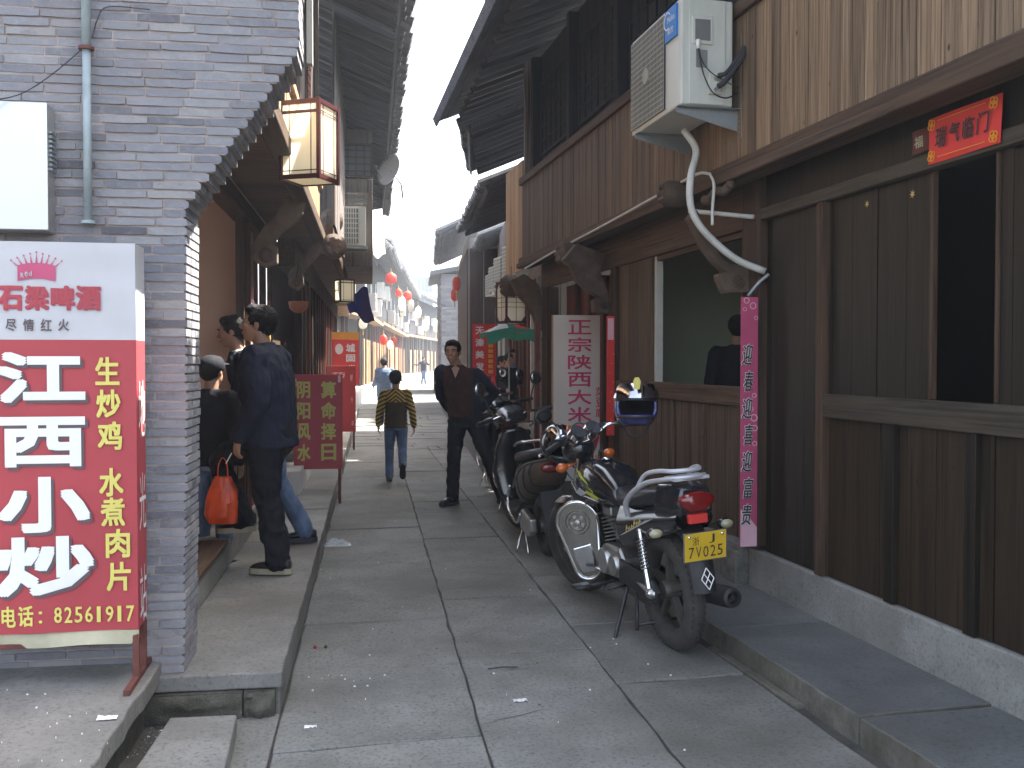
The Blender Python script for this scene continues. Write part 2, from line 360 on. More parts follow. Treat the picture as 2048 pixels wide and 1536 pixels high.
M['shadew'] = mat_trans('white_lantern_shade', (.85, .83, .78), .4)
M['shader'] = mat_trans('red_lantern_shade', (.7, .08, .04), .4)
def mat_glass(name, col, rough=.08):
    t = NT(name); t.b.inputs['Base Color'].default_value = (*col, 1); t.b.inputs['Roughness'].default_value = rough; t.b.inputs['Specular IOR Level'].default_value = .8; t.b.inputs['Coat Weight'].default_value = .5
    return t.m
M['pane'] = mat_glass('window_pane', (.16, .19, .21), .15); M['mirror'] = mat_metal('mirror_glass', (.35, .37, .4), .08)
M['dash'] = mat_glass('dash_glass', (.06, .065, .075), .2)
def mat_clear():
    t = NT('clear_plastic'); t.b.inputs['Base Color'].default_value = (.6, .65, .68, 1); t.b.inputs['Roughness'].default_value = .12; t.b.inputs['Alpha'].default_value = .5; return t.m
M['clear'] = mat_clear()

# ------------------------------------------------------------------ lettering: one flat mesh, each character fitted to its own cell
_gl = {}
def glyph(ch, bold):
    k = ch
    if k in _gl: return _gl[k]
    cu = bpy.data.curves.new('lettering', 'FONT'); cu.body = ch; cu.size = 1; cu.resolution_u = 2; cu.fill_mode = 'FRONT'
    o = bpy.data.objects.new('lettering', cu); C.objects.link(o)
    dg = bpy.context.evaluated_depsgraph_get(); me = bpy.data.meshes.new_from_object(o.evaluated_get(dg))
    vv = [tuple(v_.co) for v_ in me.vertices]; ff = [tuple(p.vertices) for p in me.polygons]
    bpy.data.objects.remove(o); bpy.data.curves.remove(cu); bpy.data.meshes.remove(me)
    if not vv: vv = [(0, 0, 0)]
    x0 = min(v_[0] for v_ in vv); x1 = max(v_[0] for v_ in vv); y0 = min(v_[1] for v_ in vv); y1 = max(v_[1] for v_ in vv)
    vv = [((v_[0]-x0)/max(x1-x0, 1e-6), (v_[1]-y0)/max(y1-y0, 1e-6)) for v_ in vv]
    _gl[k] = (vv, ff); return _gl[k]
def lettering(cells, mat, parent, y=-.004, bold=.012, shear=0., name='lettering'):
    """cells: (char, x0, x1, z0, z1) in the parent's XZ plane, seen from -Y"""
    b = MB()
    for (ch, x0, x1, z0, z1) in cells:
        vv, ff = glyph(ch, 0); e = bold*min(x1-x0, z1-z0)
        for q, (ex, ez) in enumerate(((0, 0), (-1, -1), (1, 1), (-1, 1), (1, -1), (0, 1), (0, -1), (1, 0), (-1, 0))):
            if q and bold < .011: break
            b.add([(x0+e+(x1-x0-2*e)*p[0]+ex*e+shear*(z1-z0)*p[1], y-.00015*q, z0+e+(z1-z0-2*e)*p[1]+ez*e) for p in vv], ff)
    return b.build(name, mat, parent, fix=False)
def column(chars, xc, ztop, w, h, pitch): return [(c, xc-w/2, xc+w/2, ztop-i*pitch-h, ztop-i*pitch) for i, c in enumerate(chars) if c != ' ']

def glare_veil(density, g=.45):
    m_ = bpy.data.materials.new('veiling_glare'); m_.use_nodes = True; t_ = m_.node_tree; t_.nodes.clear()
    v_ = t_.nodes.new('ShaderNodeVolumePrincipled'); o_ = t_.nodes.new('ShaderNodeOutputMaterial')
    v_.inputs['Density'].default_value = density; v_.inputs['Color'].default_value = (.80, .88, 1, 1); v_.inputs['Anisotropy'].default_value = g
    t_.links.new(v_.outputs[0], o_.inputs['Volume']); b_ = MB(); b_.box(-230, 230, -31, 331, -2.2, 16); o = b_.build('glare_veil', m_); o['kind'] = 'stuff'
glare_veil(.0027)  # bluish volume added in place of the lens's veiling glare, not real air
# ================================================================== GROUND
gb = MB(); gb.box(-220, 220, -30, 330, -1.2, -.16)
struct(gb.build('ground', M['earth']))
street = struct(bpy.data.objects.new('street_paving', None)); C.objects.link(street)
def xa(y): return -.06+.0757*(y-4.09)                 # left side of the paving (the face of the left ledge)
def xs1(y): return .69+.074*(y-3.5)                   # first long joint
def xs2(y): return 1.40+.062*(y-4.0)                  # second long joint
def xr(y): return 2.035 if y < 9.5 else 2.035+(y-9.5)*.118
def row_slabs(fl, fr, y0, y1, lo, hi, w0=0., tilt=.002):
    y = y0; rr = random.Random(int(w0*100)+3)
    while y < y1:
        L = rr.uniform(lo, hi); ye = min(y+L, y1); g = rr.uniform(.002, .004); dz = rr.uniform(-.004, .003); sk = rr.uniform(-.03, .03)
        a, b, c, d = (fl(y)+g, y+g), (fr(y)-g, y+g+sk*.4), (fr(ye)-g, ye-g+sk*.4), (fl(ye)+g, ye-g)
        cx, cy = (a[0]+c[0])/2, (a[1]+c[1])/2
        m = MB(); n = 5; pts = []                    # slightly uneven edge
        for p, q in ((a, b), (b, c), (c, d), (d, a)):
            k = max(2, int(math.dist(p, q)/.16))
            for i in range(k):
                t = i/k; j = rr.uniform(-.006, .003)*(1 if rr.random() < .8 else 2.2) if i else -.007*rr.random()
                dx, dy = q[0]-p[0], q[1]-p[1]; l = math.hypot(dx, dy) or 1
                pts.append((p[0]+dx*t+dy/l*j*1.0-cx, p[1]+dy*t-dx/l*j-cy))
        m.slab(pts, -.12, dz)
        o = m.build('paving_stone', M['slab'], street, loc=(cx, cy, 0), rot=(rr.uniform(-tilt, tilt), rr.uniform(-tilt, tilt), 0)); bev(o, .004, 1)
        y = ye
row_slabs(xa, xs1, .6, 16, .75, 1.9, 1); row_slabs(xs1, xs2, .6, 16, .6, 1.8, 2); row_slabs(xs2, xr, .6, 16, .7, 1.7, 3)
def cross_rows(y0, y1, n):                            # further on the stones lie across the street
    y = y0; rr = random.Random(5)
    while y < y1:
        w = rr.uniform(.32, .5); k = rr.choice([2, 3]); cuts = sorted(rr.uniform(.2, .8) for _ in range(k-1)); cuts = [0]+cuts+[1]
        for i in range(k):
            xl, xr_ = xa(y)+.02, xr(y)
            x0 = xl+(xr_-xl)*cuts[i]+.01; x1 = xl+(xr_-xl)*cuts[i+1]-.01
            if x1-x0 < .1: continue
            m = MB(); m.box(-(x1-x0)/2, (x1-x0)/2, -w/2+.008, w/2-.008, -.12, rr.uniform(-.006, .003))
            m.build('paving_stone', M['slab'], street, loc=((x0+x1)/2, y+w/2, 0), rot=(rr.uniform(-.006, .006), rr.uniform(-.006, .006), 0))
        y += w
cross_rows(16, 30, 0)
fp = MB(); fp.slab([(-3, 30), (6, 30), (14, 48), (40, 75), (60, 150), (-40, 150), (-5, 60)], -.12, -.006)
struct(fp.build('far_paving', M['slab']))
lp = MB()                                             # under-layer of packed earth
lp.slab([(-2.4, -1), (3.2, -1), (6, 30), (-2.4, 30)], -.15, -.012); struct(lp.build('bedding', M['earth']))
# left ledge
def ledge_run(name, quads, mat, z0, z1, smat=None):
    par = struct(bpy.data.objects.new(name, None)); C.objects.link(par)
    for q in quads:
        cx = sum(p[0] for p in q)/4; cy = sum(p[1] for p in q)/4
        m = MB(); pts = []
        for i in range(4):
            p, q_ = q[i], q[(i+1) % 4]; k = max(2, int(math.dist(p, q_)/.09))
            for j in range(k):
                t = j/k; e = random.uniform(-.005, .003) if j else 0
                dx, dy = q_[0]-p[0], q_[1]-p[1]; l = math.hypot(dx, dy) or 1
                pts.append((p[0]+dx*t+dy/l*e-cx, p[1]+dy*t-dx/l*e-cy))
        m.slab(pts, z0, z1+random.uniform(-.003, .003))
        if smat:
            m.m = [1 if i > 1 else 0 for i in range(len(m.f))]
        o = m.build('ledge_stone', [mat, smat or mat], par, loc=(cx, cy, 0)); bev(o, .007, 2)
    return par
def lq(x0, x1, y0, y1, g=.004):
    return [tuple(lw(x0+g, y0+g)[:2]), tuple(lw(x1-g, y0+g)[:2]), tuple(lw(x1-g, y1-g)[:2]), tuple(lw(x0+g, y1-g)[:2])]
ys = [0.0, 1.35, 3.0, 4.5, 6.1, 7.9, 9.4, 11.2, 13, 15, 17, 19, 21, 23.5]
ledge_run('left_ledge', [lq(-.56 if i == 0 else -.56, .012, ys[i], ys[i+1]) for i in range(len(ys)-1)], M['ledge'], .105, .17, M['ledge'])
b = MB()
b.box(-.56, -.004, .035, 24, -.15, .104)
o = struct(b.build('ledge_base', M['ledge'], loc=LO, rot=(0, 0, LA)))
# rough stones under the ledge front
for i, (x0, x1, z0, z1) in enumerate([(-.55, -.15, -.03, .101), (-.145, -.02, -.03, .10)]):
    m = MB(); nu, nv = 14, 9
    m.grid(lambda a_, b_: (x0+(x1-x0)*a_, -.03+.012*i-.035*math.sin(math.pi*a_)**.5*math.sin(math.pi*b_)**.5*(.6+.8*noise.noise(Vector((a_*3+i*7, b_*3, 2))))+.012*noise.noise(Vector((a_*9+i*3, b_*7, 5))), z0+(z1-z0)*b_), nu, nv)
    m.box(x0, x1, -.01+.012*i, .06, z0, z1); m.build('rough_stone', M['rubble'], o, 50)
# right kerb ledge and gutter
yr = [.6, 1.9, 3.3, 4.55, 5.7, 7.2, 8.6, 10.1]
def rq(y0, y1): return [(2.085, y0+.004), (2.70, y0+.004), (2.70, y1-.004), (2.085, y1-.004)]
ledge_run('right_ledge', [rq(yr[i], yr[i+1]) for i in range(len(yr)-1)], M['ledger'], -.12, .10, M['kerbside'])
gs = MB(); y = .7; rr = random.Random(3)
gt = struct(bpy.data.objects.new('gutter', None)); C.objects.link(gt)
while y < 9.6:
    L = rr.uniform(.25, .6); m = MB(); m.box(-.022, .022, -L/2+.006, L/2-.006, -.1, rr.uniform(-.035, .012))
    m.build('gutter_stone', M['kerbside'], gt, loc=(2.062, y+L/2, 0), rot=(rr.uniform(-.02, .02), 0, rr.uniform(-.02, .02)), bevel=.005); y += L
# near left: platform, gutter floor and stepping stone
pl = MB(); A = [gz(335, 1310, .22), gz(258, 1420, .22), gz(180, 1536, .22), gz(27, 1760, .22)]
pts = [(p.x, p.y) for p in A]; ptx = []
for i in range(len(pts)-1):
    for j in range(6):
        t = j/6; ptx.append((pts[i][0]+(pts[i+1][0]-pts[i][0])*t+random.uniform(-.008, .008), pts[i][1]+(pts[i+1][1]-pts[i][1])*t))
ptx += [pts[-1], (-3.2, pts[-1][1]), (-3.2, 4.30), (pts[0][0], 4.30)]
pl.slab(ptx, .14, .22); pl.mi = 1
plb = [(p[0]-.05, p[1]) for p in ptx[:-3]]+ptx[-3:-1]+[(pts[0][0]-.05, 4.30)]
pl.slab(plb, -.16, .139)
struct(pl.build('stone_platform', [M['ledge'], M['rubble']], bevel=.008))
sp = MB(); q = [gz(340, 1432, .08), gz(474, 1426, .08), gz(448, 1540, .08), gz(262, 1545, .08)]
q = [q[0], q[1], q[2]+(q[2]-q[1])*.9, q[3]+(q[3]-q[0])*.9]
sp.slab([(p.x, p.y) for p in q], -.14, .075)
struct(sp.build('stepping_stone', M['ledge'], bevel=.008))
ap = MB(); ap.slab([(-.24, 1.2), (xa(1.2)-.01, 1.2), (xa(4.1)-.008, 4.1), (-.26, 4.13)], -.12, -.002)
struct(ap.build('apron_stone', M['slab'], bevel=.004))
# litter in the corner gutter (nobody could count it)
gv = MB(); rr = random.Random(9)
for i in range(170):
    t = rr.random(); c = gz(335-t*85+rr.uniform(-14, 14), 1440+t*100, -.02)
    r_ = rr.uniform(.003, .010); gv.mi = 0 if rr.random() < .75 else 1
    gv.add([(c.x+rr.uniform(-r_, r_), c.y+rr.uniform(-r_, r_), rr.uniform(-.03, -.012)+rr.uniform(0, r_)) for _ in range(4)], [(0, 1, 2), (0, 2, 3), (0, 3, 1), (1, 3, 2)])
gv.build('gutter_grit', [M['concrete'], M['white']], kind='stuff')
gv = MB()                                             # small light specks of rubbish trodden into the paving
for i in range(300):
    y_ = rr.uniform(3.0, 15); x_ = rr.uniform(xa(y_)+.03, xr(y_)-.05); r_ = rr.uniform(.0015, .006) * (1+.05*y_)
    a = rr.uniform(0, 3); gv.slab([(x_+r_*math.cos(a+k*1.57)*rr.uniform(.4, 1.4), y_+r_*math.sin(a+k*1.57)*rr.uniform(.4, 1.4)) for k in range(4)], .001, .005)
for (u, v_) in [(1470, 1362), (1520, 1372), (700, 1420)]:
    pass
for k in range(38):
    q = gz(rr.uniform(610, 790), rr.uniform(1350, 1375)) if k < 10 else gz(rr.uniform(570, 1500), rr.uniform(1000, 1530)); r_ = rr.uniform(.0015, .0055); gv.mi = 1; a = rr.uniform(0, 3)
    gv.slab([(q.x+r_*math.cos(a+j*1.57)*rr.uniform(.5, 1.5), q.y+r_*math.sin(a+j*1.57)*rr.uniform(.5, 1.5)) for j in range(4)], .001, .006)
for k in range(18):
    q = gz(rr.uniform(0, 230), rr.uniform(1380, 1530), .22); r_ = rr.uniform(.0012, .004); a = rr.uniform(0, 3)
    gv.slab([(q.x+r_*math.cos(a+j*1.57)*rr.uniform(.5, 1.5), q.y+r_*math.sin(a+j*1.57)*rr.uniform(.5, 1.5)) for j in range(4)], .2215, .226)
gv.build('street_grit', [M['concrete'], M['white']], kind='stuff')
for pts in ([(682, 1072), (700, 1062), (708, 1050), (735, 1044)], [(950, 1452), (1000, 1440), (1060, 1424), (1120, 1415)], [(1000, 1340), (1040, 1337), (1062, 1336)], [(1165, 1272), (1215, 1273)], [(640, 1215), (690, 1210), (760, 1205)], [(1110, 1330), (1135, 1352), (1150, 1372)], [(870, 1180), (940, 1172), (1010, 1170)]):
    pp = [gz(u+rr.uniform(-3, 3), v+rr.uniform(-2, 2), .0025) for i in range(len(pts)-1) for (u, v) in [tuple(pts[i][k]+(pts[i+1][k]-pts[i][k])*t for k in (0, 1)) for t in (0, .33, .66)]]+[gz(*pts[-1], .0025)]
    cr = MB(); w_ = [.0006+.0018*math.sin(math.pi*i/(len(pp)-1)) for i in range(len(pp))]
    cr.add([(p.x, p.y-w, .0022) for p, w in zip(pp, w_)]+[(p.x, p.y+w, .0022) for p, w in zip(pp, w_)], [(i, i+1, len(pp)+i+1, len(pp)+i) for i in range(len(pp)-1)]); cr.build('crack', M['earth'], street)

# ================================================================== helpers for roofs and timber walls
def roof(parent, e0, e1, out, run, z, slope, near=True, thick=.05, rafter_step=.3, tile_step=.2, tail=None, gable=None):
    """e0,e1: eave ends (XY); out: unit vector from the eave towards the ridge; the tiled slope climbs along out"""
    e0, e1 = Vector((*e0, 0)), Vector((*e1, 0)); o_ = Vector((*out, 0)).normalized(); d = (e1-e0); L = d.length; d.normalize()
    ang = math.atan(slope); sl_ = run/math.cos(ang)
    ux = Vector((o_.x*math.cos(ang), o_.y*math.cos(ang), math.sin(ang))); uz = ux.cross(d); uz = uz if uz.z > 0 else -uz
    B = Matrix(((ux.x, d.x, uz.x, e0.x), (ux.y, d.y, uz.y, e0.y), (ux.z, d.z, uz.z, z), (0, 0, 0, 1)))
    bx = MB(); bx.box(0, sl_, 0, L, 0, thick); s_ = bx.build('roof_boards', M['soffit'], parent); s_.matrix_local = B
    if near:
        n = int(L/rafter_step); rm = MB(); rm.box(-.02, min(sl_, 2.6), -.035, .035, -.075, -.003); me = rm.mesh('rafter', M['rafter'])
        for i in range(n+1):
            r_ = inst(me, 'rafter', parent); r_.matrix_local = B @ T(0, .04+i*(L-.08)/n, 0)
        fb = MB(); fb.box(-.045, -.022, 0, L, -.05, .06); f_ = fb.build('fascia', M['rafter'], parent); f_.matrix_local = B
    n = max(2, int(L/tile_step)); tm = MB(); r0 = tile_step*.36
    tm.tube([(-.14, 0, .0), (min(sl_, 3.2), 0, 0)], r0, 7, flat=.75); me = tm.mesh('tile_row', M['tile'], 40)
    tm2 = MB(); tm2.tube([(-.075, 0, .0), (min(sl_, 3.2), 0, 0)], r0*1.1, 6, flat=.35); me2 = tm2.mesh('tile_row', M['tile'], 40)
    for i in range(n+1):
        r_ = inst(me, 'tile_row', parent); r_.matrix_local = B @ T(random.uniform(-.02, .015), i*L/n, thick+r0*.75)
        if i < n: r_ = inst(me2, 'tile_row', parent); r_.matrix_local = B @ T(random.uniform(-.015, .015), (i+.5)*L/n, thick+.02)
    return B
def planks(parent, x, y0, y1, z0, z1, w=.1, mats=(('plank', 99),), th=.02, name='plank', axis='Y', jit=.12, gap=.0035, zj=0.):
    """vertical boards side by side along Y on the plane x (their faces towards -X)"""
    meshes = {}
    for k, _ in mats:
        m = MB(); m.box(0, th, -w/2+gap/2, w/2-gap/2, 0, z1-z0); meshes[k] = m.mesh(name, M[k])
    y = y0; rr = random.Random(int(abs(y0*100+z0*37+x*11)))
    while y < y1-.01:
        ww = w*rr.uniform(1-jit, 1+jit); ww = min(ww, y1-y); k = next(k for k, lim in mats if y+(rr.uniform(-.9, .9) if lim < 90 else 0) < lim)
        inst(meshes[k], name, parent, (x+rr.uniform(-.003, .003), y+ww/2, z0+rr.uniform(-zj, zj)), (0, 0, rr.uniform(-.004, .004)), (1, ww/w, 1)); y += ww
def lattice(parent, x, y0, y1, z0, z1, ny, nz, mat, r=.012, th=.02, name='lattice'):
    b = MB(); b.box(x, x+th, y0, y1, z0, z0+2*r); b.box(x, x+th, y0, y1, z1-2*r, z1); b.box(x, x+th, y0, y0+2*r, z0, z1); b.box(x, x+th, y1-2*r, y1, z0, z1)
    for i in range(1, ny): yy = y0+(y1-y0)*i/ny; b.box(x+.003, x+th-.003, yy-r/2, yy+r/2, z0, z1)
    for i in range(1, nz): zz = z0+(z1-z0)*i/nz; b.box(x+.005, x+th-.005, y0, y1, zz-r/2, zz+r/2)
    return b.build(name, M[mat], parent)

# ================================================================== RIGHT: the near timber house
XW = 2.68; XU = 2.50
rh = thing('timber_house', 'weathered timber house on the right with vertical plank storey over dark panels', 'house', (0, 0, 0))
m = MB(); m.box(XW-.012, XW+.3, 1.0, 5.42, .05, .33); m.build('plinth', M['concrete'], rh, bevel=.012)
m = MB(); m.box(XW-.06, XW+.3, 5.425, 5.72, .05, .35); m.box(XW-.09, XW+.1, 5.43, 5.62, .02, .30); m.build('post_base', M['concdark'], rh, bevel=.012)
m = MB(); m.box(XW-.01, XW+.3, 5.725, 10.5, .05, .34); m.build('plinth', M['concrete'], rh, bevel=.01)
# near bay
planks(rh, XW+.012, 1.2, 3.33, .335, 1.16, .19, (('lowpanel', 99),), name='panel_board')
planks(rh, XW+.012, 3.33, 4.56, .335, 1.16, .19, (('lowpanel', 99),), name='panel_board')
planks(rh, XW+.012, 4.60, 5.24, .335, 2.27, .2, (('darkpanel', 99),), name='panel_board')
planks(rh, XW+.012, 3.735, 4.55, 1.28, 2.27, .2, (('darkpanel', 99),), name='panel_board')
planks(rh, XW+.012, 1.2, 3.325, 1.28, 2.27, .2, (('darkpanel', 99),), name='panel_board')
for yy in (3.99, 3.44, 2.95, 2.4):
    m = MB(); m.box(XW-.018, XW+.011, yy-.035, yy+.035, .335, 1.158); m.build('stile', M['darkpanel'], rh, bevel=.003)
m = MB(); m.box(XW-.03, XW+.04, 1.2, 4.55, 1.16, 1.28); m.build('middle_rail', M['raily'], rh, bevel=.006)
m = MB(); m.box(XW-.035, XW+.05, 4.555, 4.615, .335, 2.268); m.build('door_post', M['redwood'] if False else M['beamz'], rh, bevel=.005)
m = MB(); m.box(XW+.0, XW+.03, 3.715, 3.735, 1.282, 2.268); m.build('door_post', M['beamz'], rh, bevel=.004)
m = MB(); m.box(XW+.0, XW+.03, 3.312, 3.330, 1.282, 2.268); m.build('door_post', M['beamz'], rh, bevel=.004)
m = MB(); m.box(XW-.035, XW+.04, 1.2, 5.24, 2.27, 2.335); m.build('lintel', M['raily'], rh, bevel=.006)
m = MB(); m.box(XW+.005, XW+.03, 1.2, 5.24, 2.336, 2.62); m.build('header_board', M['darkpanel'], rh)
m = MB(); m.box(XW-.05, XW+.14, 5.245, 5.46, .352, 2.60); m.build('corner_post', M['beamz'], rh, bevel=.02)
# window bay
m = MB(); m.box(XW-.02, XW+.06, 5.465, 7.9, 1.17, 1.29); m.build('window_sill', M['beamy'], rh, bevel=.006)
planks(rh, XW+.012, 5.465, 7.9, .345, 1.168, .145, (('plankd', 99),), name='plank')
for u_ in (1345, 1405):
    yy = gx(u_, 850, XW).y; m = MB(); m.box(XW-.01, XW+.011, yy-.02, yy+.02, .345, 1.166); m.build('batten', M['plankd'], rh, bevel=.003)
m = MB(); m.box(XW+.0, XW+.05, 7.09, 7.16, 1.292, 2.25); m.build('window_jamb', M['plankd'], rh)
m = MB(); m.box(XW+.02, XW+.07, 7.04, 7.088, 1.292, 2.25); m.build('window_frame', M['pvc'], rh)
m = MB(); m.box(XW+.02, XW+.06, 5.465, 7.04, 2.215, 2.25); m.build('window_frame', M['beamy'], rh)
planks(rh, XW+.012, 7.165, 7.9, 1.292, 2.27, .24, (('plankd', 99),), name='plank')
m = MB(); m.box(XW-.01, XW+.03, 5.465, 10.5, 2.252, 2.60); m.build('header_board', M['beamy'], rh, bevel=.004)
m = MB(); m.box(XW-.03, XW+.1, 7.905, 8.02, .345, 2.25); m.build('door_post', M['beamz'], rh, bevel=.01)
m = MB(); m.box(XW-.03, XW+.1, 10.15, 10.4, .345, 2.25); m.build('corner_post', M['beamz'], rh, bevel=.02)
planks(rh, XW+.18, 8.03, 10.14, .345, 2.25, .28, (('redwood', 99),), name='door_board')
for yy in (8.7, 9.15, 9.6):
    m = MB(); m.box(XW+.13, XW+.175, yy, yy+.05, .345, 2.25); m.build('door_stile', M['beamz'], rh)
# rooms behind the openings
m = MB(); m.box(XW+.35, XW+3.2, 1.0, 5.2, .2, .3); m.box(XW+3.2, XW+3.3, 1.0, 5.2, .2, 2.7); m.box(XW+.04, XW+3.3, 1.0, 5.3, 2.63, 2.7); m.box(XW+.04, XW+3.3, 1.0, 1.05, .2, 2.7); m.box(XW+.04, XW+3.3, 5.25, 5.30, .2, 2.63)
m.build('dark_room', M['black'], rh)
m = MB(); m.box(XW+.35, XW+2.2, 5.45, 8, .2, .3); m.box(XW+2.2, XW+2.3, 5.35, 8.1, .2, 2.63); m.box(XW+.2, XW+2.2, 5.31, 5.36, .3, 2.62); m.box(XW+.2, XW+2.2, 8.03, 8.10, .3, 2.62); m.box(XW+.05, XW+2.3, 5.31, 8.1, 2.621, 2.7)
m.build('back_room', M['greywall'], rh)
# beams and the plank storey
m = MB(); m.box(XU-.06, XU+.10, 1.0, 10.75, 2.49, 2.545); m.build('beam', M['beamy'], rh, bevel=.008)
m = MB(); m.box(XU-.035, XU+.08, 1.0, 10.75, 2.547, 2.605); m.build('beam', M['beamy'], rh, bevel=.008)
m = MB(); m.box(XU+.03, XU+.3, 1.0, 10.75, 2.606, 2.62); m.build('floor_board', M['beamy'], rh)
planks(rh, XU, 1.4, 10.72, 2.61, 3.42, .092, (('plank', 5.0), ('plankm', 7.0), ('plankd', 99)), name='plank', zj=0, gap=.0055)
m = MB(); m.box(XU+.022, XU+.04, 1.0, 10.70, 2.62, 3.42); m.build('dark_gap_backing', M['darkpanel'], rh)  # dark board added behind the planks so their gaps read dark
m = MB(); m.box(XU-.03, XU+.06, 1.0, 10.75, 3.42, 3.50); m.build('upper_rail', M['beamy'], rh, bevel=.006)
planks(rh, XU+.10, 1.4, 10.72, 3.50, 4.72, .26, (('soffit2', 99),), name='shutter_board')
for i, yy in enumerate((3.2, 4.6, 6.0, 7.4, 8.8, 10.2)):
    m = MB(); m.box(XU-.0, XU+.1, yy, yy+.09, 3.50, 4.70); m.build('upper_post', M['soffit2'], rh)
for yy in (6.15, 7.55, 8.95): lattice(rh, XU+.06, yy, yy+1.15, 3.62, 4.4, 6, 5, 'soffit2', .014)
m = MB(); m.box(XU+.03, XU+3.4, 10.70, 10.76, 2.62, 5.0); m.box(XW+.1, XW+3.2, 10.42, 10.5, .2, 2.6); m.box(XU+3.3, XU+3.4, 1.0, 10.7, 2.7, 5.2)
m.build('end_wall', M['brownp'] if False else M['greyboard'], rh)
roof(rh, (1.53, 1.6), (2.09, 12.7), (1, 0), 4.2, 4.62, .42)
# carved brackets: the outline stands in the plane across the wall
def bracket(name, Y, px, lab, mat, th=.09, disc=None, group='carved brackets under the jettied storeys'):
    P_ = [gy(u, v, Y) for u, v in px]; c0 = P_[0]
    t = thing(name, lab, 'bracket', (c0.x, Y, c0.z), 0, group)
    m = MB(); m.prism([(p.x-c0.x, p.z-c0.z) for p in P_], -th/2, th/2); o = m.build('scroll', M[mat], t, bevel=.012)
    if disc:
        for (u, v, r_, hh) in disc:
            p = gy(u, v, Y); m = MB(); m.lathe([(.001, -hh), (r_*.8, -hh), (r_, -hh*.7), (r_, hh*.7), (r_*.8, hh), (.001, hh)], 18, M=T(p.x-c0.x, 0, p.z-c0.z) , axis='Y')
            for k in range(7):
                a = k*.9; m.ball((p.x-c0.x+r_*.55*math.cos(a), -hh, p.z-c0.z+r_*.55*math.sin(a)), (r_*.2, .012, r_*.2), 6, 4)
            m.build('carved_boss', M[mat], t, 35)
    return t
bracket('carved_bracket', 5.40, [(1374, 436), (1388, 420), (1404, 452), (1420, 486), (1440, 516), (1462, 532), (1500, 536), (1500, 585), (1446, 588), (1434, 560), (1432, 548), (1448, 546), (1428, 528), (1406, 500), (1392, 474)],
        'dark carved bracket under the plank storey behind the bent white hose', 'carved', .10, [(1470, 566, .05, .055)])
bracket('carved_bracket', 8.15, [(1124, 520), (1150, 488), (1210, 510), (1198, 545), (1212, 585), (1222, 628), (1186, 626), (1184, 600), (1196, 596), (1172, 582), (1150, 560), (1140, 535)],
        'dark carved bracket standing over the magenta lettered board', 'carved', .12, [(1205, 612, .045, .06)])
bracket('carved_bracket', 10.6, [(1020, 560), (1046, 548), (1076, 572), (1086, 620), (1092, 662), (1074, 660), (1066, 632), (1050, 606), (1034, 590)],
        'dark carved bracket at the far end of the plank storey beside the paper lantern', 'carved', .14, [(1050, 580, .09, .06)])
m = MB()                                              # carved beam ends and the fretted apron
for (u, v, Y, r_) in ((1350, 388, 6.25, .085), (1135, 508, 9.3, .11), (1020, 572, 10.9, .13)):
    p = gx(u, v, XU-.10); hh = .09
    b_ = MB(); b_.lathe([(.001, -hh), (r_*.75, -hh), (r_, -hh*.6), (r_, hh*.6), (r_*.75, hh), (.001, hh)], 16, M=T(p.x, p.y, p.z), axis='X')
    for k in range(6): a = k*1.05; b_.ball((p.x-hh, p.y+r_*.55*math.cos(a), p.z+r_*.55*math.sin(a)), (.02, r_*.22, r_*.22), 6, 4)
    b_.build('carved_beam_end', M['carved'], rh, 35)
ap_ = MB()
for k in range(9):
    y_ = 5.62-k*.045; ap_.ball((XU-.03, y_, 2.47-.012*math.sin(k*1.3)-.03*(1-k/9)), (.03, .035, .03), 8, 6)
ap_.build('fretted_apron', M['carved'], rh, True)

# ================================================================== things fixed to the right-hand house
# air conditioner
def aircon(name, label, loc, rz, w=.80, h=.55, d=.31, group=None, detail=True, mat='acwhite'):
    """faces -Y in its own frame, x to the right, stands on z=0 and has its back at y=d"""
    t = thing(name, label, 'air conditioner', loc, rz, group)
    m = MB(); m.box(0, w, .012, d, 0, h); m.build('casing', M[mat], t, bevel=.012 if detail else 0)
    gx0, gx1, gz0, gz1 = .03, w*.72, .03, h-.03
    if detail:
        m = MB(); m.box(gx0, gx1, .004, .011, gz0, gz1); m.build('dark_fan_plate', M['ink'], t)  # flat black plate: the shade behind the grille put in as colour
        n = 24; m = MB()
        for i in range(n+1): x = gx0+(gx1-gx0)*i/n; m.box(x-.003, x+.003, -.003, -.0005, gz0, gz1)
        for i in range(17): z = gz0+(gz1-gz0)*i/16; m.box(gx0, gx1, -.0025, .0005, z-.0035, z+.0035)
        cx, cz = (gx0+gx1)/2, (gz0+gz1)/2
        m.lathe([(.001, -.012), (.05, -.012), (.05, .0), (.001, .0)], 14, M=T(cx, 0, cz), axis='Y'); m.build('grille', M['acgrid'], t)
    else:
        m = MB(); m.box(gx0, gx1, -.004, .011, gz0, gz1); g = m.build('grille', M['acgrille'], t)
        m = MB()
        for i in range(1, 7): x = gx0+(gx1-gx0)*i/7; m.box(x-.006, x+.006, -.012, -.005, gz0, gz1)
        for i in range(1, 7): z = gz0+(gz1-gz0)*i/7; m.box(gx0, gx1, -.010, -.0045, z-.006, z+.006)
        m.build('wire', M[mat], g)
    return t
